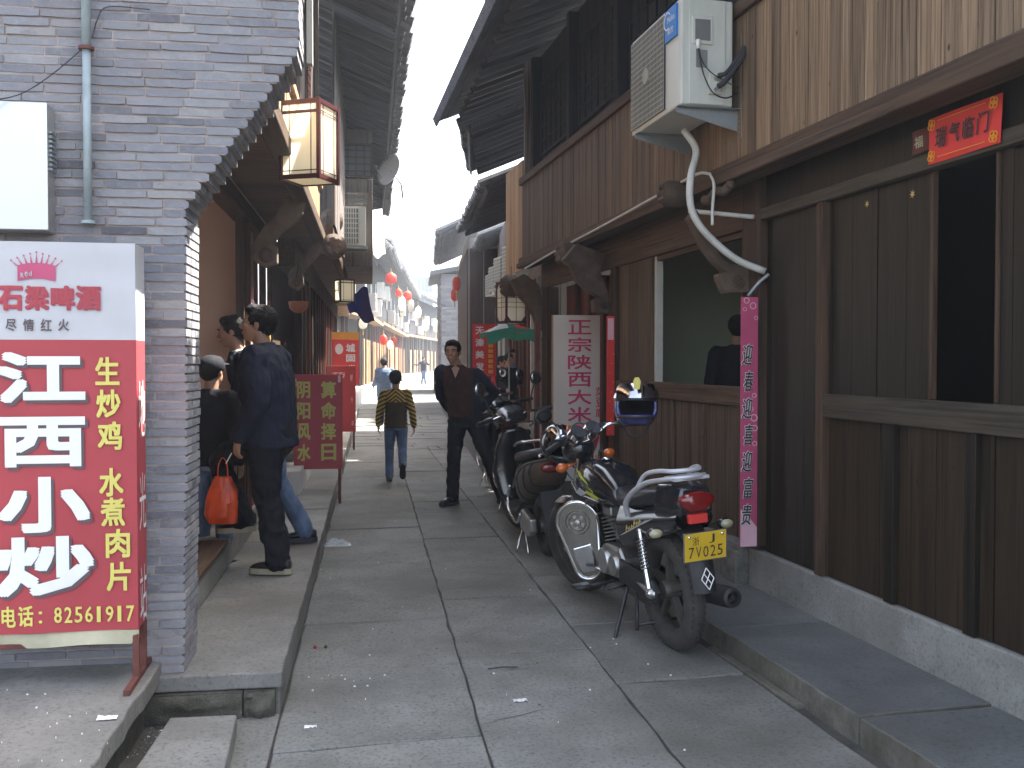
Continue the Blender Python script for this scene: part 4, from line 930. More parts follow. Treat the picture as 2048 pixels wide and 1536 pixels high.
# round hanging terracotta basin and couplets on the front posts
p = lpy(597, 610, 5.0); t = lthing('hanging_basket', 'terracotta coloured half-round basket hanging under the left carved brackets', 'basket', p[0], 5.0, p[1])
m = MB(); m.lathe([(.001, -.075), (.045, -.065), (.08, -.03), (.09, .03), (.082, .032), (.07, -.02), (.001, -.05)], 18); m.build('bowl', mat_plain('terracotta', (.35, .14, .08), .8), t, 40)
m = MB()
for a in (0, 2.1, 4.2): m.tube([(.085*math.cos(a), .085*math.sin(a), .03), (0, 0, .38)], .003, 4)
m.build('hanger', M['ink'], t)
for (ly, z0, z1, mt, lab) in ((3.12, 1.05, 1.98, 'palepink', 'pink and white couplet strip on the post behind the two men'), (4.28, .9, 1.95, 'brightred', 'narrow red couplet strip on a shop post further left up the street')):
    t = lthing('post_couplet', lab, 'couplet', -.47, ly-.05, z0); m = MB(); m.grid(lambda a, b: (.004+.003*math.sin(b*6), .12*a, (z1-z0)*b), 2, 10); m.build('strip', M[mt], t)
    m = MB(); m.lathe([(.015, -.001), (.03, -.001), (.03, .001), (.015, .001)], 12, M=T(.010, .06, z1-z0-.12), closed=True, axis='X'); m.add([(.010, .02, z1-z0-.5), (.010, .10, z1-z0-.42), (.010, .10, z1-z0-.22), (.010, .02, z1-z0-.22)], [(0, 1, 2, 3)]); m.build('printed_flower', M['acgrille' if mt == 'palepink' else 'gold'], t)
# lanterns
def box_lantern(name, lab, loc, rz, w, h, chain=0., shade='shade', frame='lacqred', octo=False, group='palace lanterns'):
    t = thing(name, lab, 'lantern', loc, rz, group); r = w/2; f = w*.045
    m = MB()
    for sx_ in (-1, 1):
        for sy_ in (-1, 1): m.cb((sx_*r, sy_*r, 0), (2*f, 2*f, h*1.08))
    for zz in (-h/2, h/2):
        for s_ in (-1, 1): m.cb((0, s_*r, zz), (w-2*f, 1.6*f, 2.4*f)); m.cb((s_*r, 0, zz), (1.6*f, w-2*f, 2.4*f))
    for s_ in (-1, 1): m.cb((0, s_*r, h*.36), (w-2*f, f, f)) if not octo else None
    m.build('frame', M[frame], t, bevel=.002)
    for k in range(4):
        Mk = Rz(k*math.pi/2); p_ = MB(); p_.box(-r+f, r-f, -r+f*.2, -r+f*.5, -h/2+f, h/2-f, Mk); o = p_.build('shade_panel', M[shade], t)
        g = MB()
        if octo:
            for sx_ in (-1, 1):
                for sz_ in (-1, 1): g.add([(sx_*(r-f), -r-.001, sz_*(h/2-f)), (sx_*(r-f-w*.2), -r-.001, sz_*(h/2-f)), (sx_*(r-f), -r-.001, sz_*(h/2-f-w*.25))], [(0, 1, 2)], Mk)
            g.box(-f*.25, f*.25, -r-.002, -r, -h/2+f, h/2-f, Mk)
            for zz in (-h*.12, .0, h*.12): g.box(-r+f, r-f, -r-.003, -r-.001, zz-f*.2, zz+f*.2, Mk)
        else:
            for xx in (-r*.55, r*.6): g.box(xx-f*.22, xx+f*.22, -r-.003, -r, -h/2+f, h/2-f, Mk)
            for zz in (-h*.42, h*.38): g.box(-r+f, r-f, -r-.0045, -r-.001, zz-f*.25, zz+f*.25, Mk)
        g.build('glazing_bar', M[frame], o)
    m = MB(); m.box(-r*.8, r*.8, -r*.8, r*.8, -h/2-.8*f, -h/2-.2*f); m.build('base_panel', M[shade], t)
    m = MB(); m.cb((0, 0, h/2), (w, f, f)); m.cb((0, 0, h/2+.001), (f, w, f)); m.build('top_rail', M[frame], t)
    if chain:
        m = MB(); n = int(chain/.022)
        for i in range(n): m.lathe([(.006, -.0015), (.009, -.0015), (.009, .0015), (.006, .0015)], 6, M=T(0, 0, h/2+.01+i*.022) @ (Rx(1.57) if i % 2 else Ry(1.57)) @ Matrix.Diagonal((1, 1.5, 1, 1)), closed=True)
        m.build('chain', M['rust'], t, kind='stuff')
    return t
box_lantern('box_lantern', 'large sunlit box lantern with a red frame hanging beside the brick arch', (.085, 5.5, 2.645), -.50, .225, .40, .62)
box_lantern('box_lantern', 'small dull olive box lantern before the blue tarpaulin', (.60, 12.2, 2.31), .35, .18, .27, .3, 'shade', 'beamz')
box_lantern('box_lantern', 'dark framed paper lantern with cut corners over the green canopy', (2.44, 11.0, 2.12), .25, .25, .45, .2, 'shade', 'lacqred', True)
# blue tarpaulin, white tarpaulin, dish
p = gy(712, 610, 13.0)
m = MB(); m.grid(lambda a, b: (p.x-.18+.32*a+.10*b, 13.0+.25*math.sin(a*4)+.1*b, p.z+.2-.45*b*(1-.4*(1-a))+.04*math.sin(a*9+b*5)), 14, 14); m.grid(lambda a, b: (p.x-.18+.32*a+.10*b, 13.008+.25*math.sin(a*4)+.1*b, p.z+.2-.45*b*(1-.4*(1-a))+.04*math.sin(a*9+b*5)), 14, 14)
tag(m.build('blue_tarpaulin', M['bluetarp'], None, True), 'crumpled blue tarpaulin hanging behind the small olive lantern', 'tarpaulin')
p = gy(752, 465, 15.0)
m = MB(); m.grid(lambda a, b: (p.x-.09+.22*a+.05*b, 15.0+.4*a, p.z+.33-.66*b+.10*a*(1-b)-.05*math.sin(a*5)*b), 10, 14); m.grid(lambda a, b: (p.x-.09+.22*a+.05*b, 15.01+.4*a, p.z+.33-.66*b+.10*a*(1-b)-.05*math.sin(a*5)*b), 10, 14)
tag(m.build('white_sheet', M['whitec'], None, True), 'sunlit white sheet hanging at the corner of the grey balcony', 'sheet')
p = gy(783, 342, 15.0); t = thing('satellite_dish', 'pale satellite dish on the left-hand eaves against the white sky', 'satellite dish', p, -1.5); t.scale = (1.25, 1.25, 1.25)
m = MB(); n = 7; m.lathe([(.001+.20*i/n, .05*(i/n)**2) for i in range(n+1)]+[(.20*(n-i)/n+.001, .05*((n-i)/n)**2-.006) for i in range(n+1)], 22, M=Rx(1.25) @ Ry(.5)); m.build('reflector', M['white'], t, True)
m = MB(); m.tube([(0, 0, 0), (.0, .12, -.16), (-.12, .16, -.3)], .012, 6); m.tube([(.02, -.12, -.1), (.05, -.2, .02)], .008, 6); m.ball((.05, -.2, .03), .02, 8, 6); m.build('mounting_arm', M['galv'], t, True)

# ================================================================== stand signs in the street
def stand_board(lab, foot, rz, w, h, zb, mat, cells, cmat, legmat='rust', name='stand_board', bold=.02):
    t = thing(name, lab, 'signboard', foot, rz)
    m = MB(); m.box(-w, 0, 0, .018, zb, zb+h); m.build('panel', M[mat], t, bevel=.003)
    for x in (-w+.03, -.03):
        m = MB(); m.box(x-.013, x+.013, .02, .046, 0, zb+h-.05); m.build('leg', M[legmat], t)
        m = MB(); m.add([(x-.012, .05, zb+h*.5), (x+.012, .05, zb+h*.5), (x+.012, .30, 0), (x-.012, .30, 0), (x-.012, .07, zb+h*.5), (x+.012, .07, zb+h*.5), (x+.012, .32, 0), (x-.012, .32, 0)], [(0, 1, 2, 3), (7, 6, 5, 4), (0, 4, 5, 1), (1, 5, 6, 2), (2, 6, 7, 3), (3, 7, 4, 0)]); m.build('back_leg', M[legmat], t)
    if cells: lettering(cells[:4], M[cmat], t, bold=bold)
    if len(cells) > 4: lettering(cells[4:], M[cmat], t, bold=bold)
    return t
f = gz(686, 1008); w_ = .485; zb = .36; h_ = .955
cl = [(c, -w_+.035, -w_+.165, zb+h_-.115-.125-i*.21, zb+h_-.10-i*.21+.03) for i, c in enumerate('阴阳风水')]+[(c, -w_+.27, -w_+.42, zb+h_-.115-.125-i*.21, zb+h_-.10-i*.21+.03) for i, c in enumerate('算命择日')]
t = stand_board('faded red stand board with eight yellow-green characters on the left ledge edge', (f.x, f.y, 0), -.02, w_, h_, zb, 'boardred', cl, 'mustard', bold=.035)
m = MB(); m.box(-.045, -.018, -.003, -.001, zb+h_-.08, zb+h_-.01); m.box(-w_+.01, -w_+.03, -.003, -.001, zb+h_-.12, zb+h_-.04); m.build('tape', M['palepink'], t)
f = gz(712, 900); w_ = .52
stand_board('darker red stand board with small white print partly behind the yellow-lettered one', (f.x, f.y, 0), -.03, .52, 1.07, .30, 'boardred2', [('药', -.38, -.17, 1.18, 1.27), ('材', -.09, -.05, 1.12, 1.24), ('行', -.08, -.045, .78, .86), ('店', -.07, -.035, .40, .48)], 'palepink', name='stand_board', bold=.02)
p0 = gy(664, 664, 17.5); p1 = gy(718, 770, 17.5)
t = thing('red_shop_banner', 'bright red hanging shop banner with an orange top and white characters', 'banner', (p0.x, 17.5, p1.z), 0)
W_, H_ = p1.x-p0.x, p0.z-p1.z
m = MB(); m.grid(lambda a, b: (W_*a, .01*math.sin(a*5+b*3), H_*(.86)*b), 6, 10); m.build('red_cloth', M['brightred'], t, True)
m = MB(); m.grid(lambda a, b: (W_*a, .01*math.sin(a*5), H_*(.86+.14*b)), 6, 3); m.build('orange_cloth', M['orangep'], t, True)
lettering([('城', .52*W_, .86*W_, .62*H_, .78*H_), ('固', .52*W_, .86*W_, .44*H_, .58*H_), ('米', .6*W_, .86*W_, .26*H_, .38*H_), ('皮', .6*W_, .86*W_, .10*H_, .22*H_)], M['white'], t, y=-.016, bold=.04)
m = MB(); m.lathe([(.0005, 0), (1, 0)], 20, M=T(.26*W_, -.016, .68*H_) @ Matrix.Diagonal((.15*W_, 1, .10*H_, 1)), axis='Y'); m.build('white_oval', M['white'], t, fix=False)
p0 = gy(945, 648, 15.0); p1 = gy(992, 752, 15.0)
t = thing('hair_salon_banner', 'vertical red banner with white characters beside the far brick pier', 'banner', (p0.x, 15.0, p1.z), -.05)
W_, H_ = p1.x-p0.x, p0.z-p1.z
m = MB(); m.grid(lambda a, b: (W_*a, .01*math.sin(a*5+b*3), H_*b), 6, 10); m.build('red_cloth', M['brightred'], t, True)
lettering([(c, .12*W_, .48*W_, H_*(.80-.23*i), H_*(.95-.23*i)) for i, c in enumerate('天溱美发')], M['white'], t, y=-.014, bold=.03)
m = MB()
for k in range(9): m.box(.66*W_, .86*W_, -.014, -.012, H_*(.05+.1*k), H_*(.12+.1*k))
m.build('orange_print', M['orangep'], t)
# green canopy on a post
p = gy(1018, 672, 12.0); t = thing('green_canopy', 'small green and white folding canopy with a red panel beyond the man', 'canopy', p, 0)
def cn(a, b, sg_):                                     # drooping four-sided cloth
    x = (a-.5)*.66; y = (b-.5)*.5
    return (x, y, .19-.36*max(abs(a-.5), abs(b-.5))*.8-.03*math.sin(a*12)*sg_*(abs(b-.5)))
m = MB(); m.grid(lambda a, b: cn(a, b, 1), 14, 10); m.m = [0]*len(m.m)
for i in range(len(m.f)):
    cxx = sum(m.v[j][0] for j in m.f[i])/4; m.m[i] = 1 if cxx < -.05 else (2 if cxx > .05 and cxx < .2 else 0)
m.build('roof_cloth', [M['greencl'], M['whitec'], M['brightred']], t, True)
m = MB(); m.grid(lambda a, b: ((a-.5)*.66, -.252-.012*math.sin(a*8), .035+.06*math.sin(a*3.14)-.14*b-.02*math.sin(a*14)*b), 20, 5); m.build('valance', M['greencl'], t, True)
m = MB(); m.grid(lambda a, b: (.333+.006*math.sin(b*6), (a-.5)*.5, .035-.09*b), 8, 3); m.grid(lambda a, b: (-.333, (a-.5)*.5, .035-.06*b), 8, 3); m.build('side_valance', M['greencl'], t, True)
m = MB(); m.tube([(.0, .0, -1.84), (0, 0, .12)], .012, 8); 
for sx_ in (-1, 1):
    for sy_ in (-1, 1): m.tube([(0, 0, .12), (sx_*.32, sy_*.24, .02)], .006, 5)
m.build('pole', M['galv'], t, True)
# litter
p = gz(672, 1090); n = 16
m = MB(); m.grid(lambda a, b: ((a-.5)*.22+.01*noise.noise(Vector((a*6, b*5, 1))), (b-.5)*.20+.02*noise.noise(Vector((a*5, b*6, 4))), max(.004, .045*math.sin(a*3.14)*math.sin(b*3.14)*(1+.8*noise.noise(Vector((a*7, b*7, 2)))))), n, n)
tag(m.build('plastic_bag', M['clear'], None, False, loc=(p.x+.01, p.y, 0)), 'crumpled clear plastic bag lying on the paving near the left ledge', 'plastic bag')
for (u, v, s_, lab) in ((621, 1455, .022, 'largest white paper scrap on the paving left of the long joint'), (1040, 1402, .028, 'small white scrap on the paving in the middle foreground'), (1005, 1338, .03, 'thin dark twig beside the long joint in the paving') , (215, 1437, .03, 'small torn plastic wrapper on the stone platform')):
    zz = .222 if u < 300 else .0; p = gz(u, v, zz); m = MB()
    if 'twig' in lab: m.tube([(-.07, 0, .006), (0, .01, .007), (.07, -.004, .006)], .003, 5); mt = 'ink'; nm = 'twig'
    else:
        m.grid(lambda a, b: ((a-.5)*s_*2.2, (b-.5)*s_*1.3, .003+.012*abs(noise.noise(Vector((a*3+u, b*3, 0))))), 6, 5); mt = 'white'; nm = 'paper_scrap'
    tag(m.build(nm, M[mt], None, loc=(p.x, p.y, p.z)), lab, 'litter')
p = gz(640, 1297); t = thing('cherry_stalk', 'two dark berries on a stalk lying on the paving', 'fruit', (p.x, p.y, 0))
m = MB(); m.ball((-.025, 0, .009), .009, 8, 6); m.build('berry', M['redpaint'], t, True)
m = MB(); m.ball((.028, -.006, .009), .009, 8, 6); m.build('berry', M['khaki'], t, True)
m = MB(); m.tube([(-.025, 0, .012), (.028, -.006, .012)], .0015, 4); m.build('stalk', M['goldwood'], t)

# ================================================================== FAR LEFT: the sunlit row that closes the curve
Ppts = [(.85, 21.6), (1.35, 29.5), (2.2, 33.5), (3.6, 43.5), (7.4, 67), (12.9, 87), (20, 104)]
desc = ['pale plastered shop where the left row comes into the sun', 'narrow sunlit shop at the start of the street bend', 'sunlit shop with golden shutters on the street bend', 'long sunlit shop row with golden shutters behind the far walker', 'far sunlit shop closing the end of the street', 'furthest shop glimpsed beside the grey brick pier']
shortd = ['pale shop where the sunlight begins', 'narrow shop starting the bend', 'sunlit shop on the bend', 'long row behind the far walker', 'far shop closing the street', 'last shop beside the brick pier']
rr = random.Random(77)
for i in range(len(Ppts)-1):
    a, b_ = Vector((*Ppts[i], 0)), Vector((*Ppts[i+1], 0)); d = b_-a; L = d.length; ang = math.atan2(d.y, d.x)-math.pi/2
    h = thing('shop_house', desc[i], 'house', a, ang, 'shop houses along the bend of the street')
    # local: +Y along the street, +X towards the street
    ze = 4.9+.25*i; zf = 2.9+.1*i
    m = MB(); m.box(-.3, 0, .0, L-.05, 0, .55); m.build('plinth', M['whiteplinth'], h)
    m = MB(); m.box(-.6, -.45, 0, L-.05, .5, ze+.2); m.build('wall', M['darkpanel'], h)
    m = MB(); m.box(-.44, .25, 0, L-.05, zf-.12, zf); m.build('jetty_beam', M['goldwood'], h)
    m = MB(); m.box(.0, .06, 0, L-.05, zf+.001, ze+.1); m.build('upper_wall', M['soffit2'], h)
    y = .15
    st = .5+.12*i
    sh = MB(); sh.box(-.05, 0, 0, st*.42, .56, 2.25); sme = sh.mesh('shutter', M['goldwood'])
    po = MB(); po.box(-.24, -.13, 0, .12, .56, zf-.13); pme = po.mesh('front_post', M['redwood'] if i % 2 else M['beamz'])
    while y < L-.6:
        r0 = rr.random()
        if r0 < .62: inst(sme, 'shutter', h, (-.02, y, 0))
        inst(pme, 'front_post', h, (0, y-.14, 0)) if r0 < .8 else None
        y += st*rr.uniform(.62, 1.25)
    y = .6
    while y < L-1.2:
        wn_ = MB(); wn_.box(.061, .085, y, y+.9, zf+.7, zf+1.55); wo_ = wn_.build('window', M['beamz'], h)
        pp = MB(); pp.box(.086, .092, y+.06, y+.42, zf+.76, zf+1.49); pp.box(.086, .092, y+.48, y+.84, zf+.76, zf+1.49); pp.build('pane', M['pane'], wo_); y += rr.uniform(1.8, 2.6)+.3*i
    roof(h, (.85, 0), (.85, L-.02), (-1, 0), 3.2, ze, .45, near=False, tile_step=.35+.05*i)
    # air conditioners and lanterns in front of the upper storey
    def place(y, x, z): return a+d.normalized()*y+Vector((d.normalized().y, -d.normalized().x, 0))*x+Vector((0, 0, z))
    y = 1.2 if i else 5.2; k = 0
    while y < L-1.0:
        z = zf+.12+rr.choice([0, .0, .9]); z = z if i else zf+.1
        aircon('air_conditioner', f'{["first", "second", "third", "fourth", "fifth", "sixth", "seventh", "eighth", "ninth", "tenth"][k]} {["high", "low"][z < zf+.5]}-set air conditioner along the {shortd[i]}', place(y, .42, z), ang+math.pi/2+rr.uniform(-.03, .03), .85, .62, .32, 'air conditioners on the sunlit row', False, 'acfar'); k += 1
        y += rr.uniform(1.9, 3.0)+.35*i
# lanterns hanging along the far eaves
def round_lantern(lab, loc, r, h, shade, group):
    t = thing('round_lantern', lab, 'lantern', loc, 0, group); n = 9
    m = MB(); m.lathe([(.25*r, -h/2)]+[(r*math.sin(math.pi*(.12+.76*i/n)), -h/2*math.cos(math.pi*i/n)) for i in range(n+1)]+[(.25*r, h/2)], 14); m.build('shade', M[shade], t, True)
    m = MB(); m.lathe([(.001, h/2), (.3*r, h/2), (.3*r, h/2+.12*h), (.001, h/2+.12*h)], 10); m.lathe([(.001, -h/2-.12*h), (.3*r, -h/2-.12*h), (.3*r, -h/2), (.001, -h/2)], 10); m.tube([(0, 0, h/2), (0, 0, h/2+.5*h)], .01, 4); m.tube([(0, 0, -h/2-.1*h), (0, 0, -h/2-.6*h)], .02, 5); m.build('cap', M['gold'], t)
    return t
LN_ = [(700-0, 0, 0)]
spots = [(726, 647, 30, 'shadew', .13, .32), (782, 557, 34, 'shader', .2, .36), (797, 585, 38, 'shader', .13, .28), (815, 592, 44, 'shader', .2, .4), (804, 608, 42, 'shadew', .16, .6), (822, 612, 48, 'shadew', .15, .6), (836, 625, 52, 'shadew', .17, .6), (851, 650, 56, 'shadew', .18, .65), (872, 652, 62, 'shadew', .2, .7), (780, 690, 40, 'shadew', .13, .34), (788, 682, 45, 'shader', .15, .36), (767, 680, 36, 'shader', .14, .36)]
for k, (u, v, Y, sh_, r_, h_) in enumerate(spots):
    p = gy(u, v, Y); col_ = 'red' if sh_ == 'shader' else 'white'
    near_ = ['hanging lowest and nearest, just right of the blue tarpaulin', 'highest, under the sunlit eaves', 'below the highest one under the eaves', 'right of the two upper ones', 'long, over the second row of air conditioners', 'long, next right under the eaves', 'middle one over the golden shutters', 'second from the brick pier', 'nearest the grey brick pier', 'low, above the standing shop board', 'low, in front of the golden shutters', 'low, above the woman in blue'][k]
    round_lantern(f'{col_} lantern {near_}', p, r_, h_, sh_, f'{col_} round lanterns along the sunlit row')
# tall pale building behind
t = thing('pale_building', 'tall pale rendered building with a round emblem rising behind the curved row', 'building', (3.0, 108, 0), -.28)
m = MB(); m.prism([(-6, 0), (12, 0), (12, 9.2), (11, 9.2), (-1, 13.4), (-6, 14)], 0, 6); m.build('wall', M['whiteplinth'], t)
m = MB(); m.prism([(-6, 14.0), (11.0, 9.25), (11.0, 9.45), (-6, 14.25)], -.25, 6.1); m.build('coping', M['acfar'], t)
m = MB(); m.lathe([(.6, -.01), (.78, -.01), (.78, .01), (.6, .01)], 20, M=T(5.9, -.03, 9.6), closed=True, axis='Y'); m.box(-.5, .5, -.02, .0, -.08, .08, T(5.9, -.02, 9.6) @ Ry(-.6)); m.build('round_emblem', M['ink'], t)
m = MB(); m.box(4.6, 7.2, -.04, -.01, 8.35, 8.55); m.build('lettering_strip', M['galv'], t)
t = thing('grey_stair_tower', 'small grey stair tower with vertical ribs behind the far roofs', 'tower', (11.5, 100, 0), -.2)
m = MB(); m.box(0, 2.4, 0, 2.4, 0, 9.9); m.build('wall', M['plaster'], t)
for k in range(6): m = MB(); m.box(.1+k*.4, .28+k*.4, -.06, -.001, 6, 9.8); m.build('rib', M['galv'], t)
m = MB(); m.box(-.2, 2.6, -.2, 2.6, 9.9, 10.1); m.build('roof_slab', M['galv'], t)

# ================================================================== FAR RIGHT
RW = [(3.05, 11.4), (3.85, 16.0), (4.95, 24.0)]
def rpoly(a, b_): a, b_ = Vector((*a, 0)), Vector((*b_, 0)); d = b_-a; return a, d, d.length, math.atan2(d.y, d.x)-math.pi/2
a, d, L, ang = rpoly(RW[0], RW[2])
h2 = thing('timber_house', 'second timber house on the right with low bluish eaves behind the plank storey', 'house', a, ang)
m = MB(); m.box(-.0, .3, .2, L, -.1, .45); m.build('plinth', M['concrete'], h2)
planks(h2, .06, .3, L, 2.75, 4.6, .3, (('greyboard', 99),), name='board')
m = MB(); m.box(-.05, .1, .2, L, 2.6, 2.75); m.build('beam', M['beamy'], h2)
yy = .3; rr = random.Random(12)
while yy < L-.3:
    m = MB(); m.box(.02, .12, yy, yy+.12, .45, 2.6); m.build('front_post', M[rr.choice(['beamz', 'redwood', 'pvc', 'greyboard'])], h2)
    if rr.random() < .7: m = MB(); m.box(.08, .12, yy+.13, yy+.6, .45, 2.3); m.build('door_leaf', M[rr.choice(['plaster', 'palepink', 'greyboard', 'redwood'])], h2)
    yy += rr.uniform(.65, .9)
m = MB(); m.box(.6, .7, .2, L, .4, 4.6); m.build('back_wall', M['darkpanel'], h2)
def wroof(p_, q_, z_, **k):                             # eave given by two ground-plan points
    Mi = Rz(-ang) @ T(-a.x, -a.y, 0); A2, B2 = Mi @ Vector((*p_, 0)), Mi @ Vector((*q_, 0)); roof(h2, (A2.x, A2.y), (B2.x, B2.y), (1, 0), 3.4, z_, .40, **k)
wroof((2.30, 12.85), (2.92, 15.7), 4.55, tile_step=.24); wroof((3.13, 15.8), (3.72, 21.5), 4.30, tile_step=.26)
for (y0, z0) in ((3.0, 3.45),): lattice(h2, .03, y0, y0+1.2, z0, z0+.7, 5, 4, 'pvc', .02)
# tan end panel and brick pier next to the plank storey
t = thing('brick_pier', 'slender dark brick pier between the plank house and the green canopy', 'pier', (2.69, 10.56, 0), 0)
m = MB(); m.box(.008, .17, .008, .25, -.05, 2.45); m.build('mortar_core', M['mortar'], t)
bm1 = MB(); bm1.box(-.105, .105-.006, -.06, .06, 0, .056); me = bm1.mesh('brick', M['brick'])
for k in range(38):
    o = inst(me, 'brick', t, (.088+(.006 if k % 2 else -.006), .065, .02+k*.063)); o.scale = (.86, 1, 1); o = inst(me, 'brick', t, (.088, .19, .02+k*.063)); o.scale = (.86, 1, 1)
t = thing('wooden_panel', 'tan upright wooden panel at the far end of the plank storey', 'panel', (2.55, 10.9, 2.5), 0)
planks(t, 0, .02, .9, 0, 1.25, .18, (('goldwood', 99),), name='board')
m = MB(); m.tube([(2.62, 10.48, .0), (2.62, 10.48, 1.9)], .035, 10); tag(m.build('painted_post', M['rust'], None, True), 'worn pink-red post standing against the slender brick pier', 'post')
# their air conditioners
for k, (u, v, Y) in enumerate(((1022, 520, 14.6), (1003, 540, 16.6), (991, 556, 18.6), (983, 570, 20.6))):
    p = gy(u, v, Y); aircon('air_conditioner', f'{["nearest", "second", "third", "farthest"][k]} of the four stacked pale air conditioners beyond the plank storey', (p.x-.1, Y+.25, p.z-.24), -math.pi/2+.12, .62, .46, .28, 'air conditioners in a row on the right', False, 'acwhite')
# far plank house and brick buildings
t = thing('far_plank_house', 'grey plank-walled house end with a sloping eave right of the brick pier', 'house', (4.75, 27.0, 0), -.13)
m = MB(); m.box(0, 5, 0, .05, 0, 4.9); m.box(0, .05, 0, 8, 0, 4.9); m.build('wall', M['plaster'], t)
for k in range(12): m = MB(); m.box(-.03, -.001, .1+k*.64, .1+k*.64+.6, .4, 4.6); m.build('board', M['beamz'], t)
for k in range(6): m = MB(); m.box(.05+k*.4, .42+k*.4, -.03, -.001, .4, 4.6); m.build('board', M['beamz'], t)
roof(t, (-.7, -.6), (-.7, 8), (1, 0), 4, 4.9, .45, near=False, tile_step=.35)
t = thing('far_brick_house', 'grey brick house end with stone coping where the street disappears', 'house', (6.5, 44, 0), -.12)
m = MB(); m.box(0, 4, 0, 6, -.2, 5.4); m.build('wall', M['mortar'], t)
bm1 = MB(); bm1.box(-.22, .22, -.03, .03, 0, .11); me = bm1.mesh('brick', M['brick'])
m = MB()
rr = random.Random(31)
for k in range(44):
    x = (.0 if k % 2 else -.22)
    while x < 4: m.box(max(x, 0)+.01, min(x+.44, 4)-.01, -.04-rr.uniform(0, .02), -.001, k*.122+.01, k*.122+.115); x += .45
    y = (.0 if k % 2 else .22)
    while y < 6: m.box(-.04-rr.uniform(0, .02), -.001, y+.01, min(y+.44, 6)-.01, k*.122+.01, k*.122+.115); y += .45
m.build('brickwork', M['brick'], t, kind='stuff')
m = MB(); m.prism([(-.5, 5.3), (4.3, 6.2), (4.3, 6.4), (-.5, 5.5)], -.4, 6); m.build('coping', M['tile'], t)
m = MB(); m.box(-.35, .5, -.5, .5, -.2, 1.0); m.build('mossy_base', M['rubble'], t, bevel=.05)
for k, (u, v, Y) in enumerate(((913, 568, 30), (909, 590, 34))):
    p = gy(u, v, Y); round_lantern(['upper red lantern at the grey house corner on the right', 'lower red lantern hanging by the far brick house'][k], p, .13, .42, 'shader', 'red lanterns at the right-hand corner')
p = gy(990, 560, 20); 
t = thing('timber_house', 'grey boarded house wall behind the row of four air conditioners', 'house', (5.2, 24.3, 0), -.14)
m = MB(); m.box(0, 3, 0, 2.5, 0, 4.8); m.build('wall', M['plaster'], t)
for k in range(7): m = MB(); m.box(k*.4+.02, k*.4+.38, -.03, -.001, 0, 4.7); m.build('board', M['beamz'], t)
roof(t, (-.5, -.4), (-.5, 2.6), (1, 0), 3.5, 4.5, .4, near=False, tile_step=.3)
# ================================================================== PEOPLE
def solid(mb, name, mats, parent, voxel, smooth=3, fold=0., fs=9., mapfn=None):
    me0 = mb.mesh('tmp', [M['ink']]); o = bpy.data.objects.new('tmp', me0); C.objects.link(o)
    r_ = o.modifiers.new('r', 'REMESH'); r_.mode = 'VOXEL'; r_.voxel_size = voxel; r_.adaptivity = 0
    s_ = o.modifiers.new('s', 'SMOOTH'); s_.factor = .5; s_.iterations = smooth
    dg = bpy.context.evaluated_depsgraph_get(); dg.update(); me = bpy.data.meshes.new_from_object(o.evaluated_get(dg))
    bpy.data.objects.remove(o); bpy.data.meshes.remove(me0)
    me.materials.clear()
    for m_ in (mats if isinstance(mats, list) else [mats]): me.materials.append(m_)
    if fold:
        ns = [v_.normal.copy() for v_ in me.vertices]
        for v_, n_ in zip(me.vertices, ns):
            c = v_.co; k = noise.noise(Vector((c.x*fs, c.y*fs, c.z*fs*1.3+c.x*6+c.y*5))); k2 = noise.noise(Vector((c.x*fs*2.3+5, c.y*fs*2.3, c.z*fs*1.4)))
            v_.co = c+n_*(fold*(k+.5*(1-abs(k2)*2)))
    if mapfn:
        for p in me.polygons: p.material_index = mapfn(p.center)
    me.polygons.foreach_set('use_smooth', [True]*len(me.polygons)); me.name = name
    o = bpy.data.objects.new(name, me); C.objects.link(o); o.parent = parent; return o
M['eyewhite'] = mat_plain('eye_white', (.22, .18, .16), .3)
def limb(m, pts, rs, seg=12, flat=1.):
    m.tube(pts, rs, seg, caps=True, flat=flat)
    for p, r_ in zip(pts, rs): m.ball(p, r_*.985, 10, 7)
def ringz(c, rx, ry, yaw=0, n=18, sq=1.0):
    out = []
    for k in range(n):
        a = 2*math.pi*k/n; x = rx*math.copysign(abs(math.cos(a))**sq, math.cos(a)); y = ry*math.copysign(abs(math.sin(a))**sq, math.sin(a))
        out.append((c[0]+x*math.cos(yaw)-y*math.sin(yaw), c[1]+x*math.sin(yaw)+y*math.cos(yaw), c[2]))
    return out
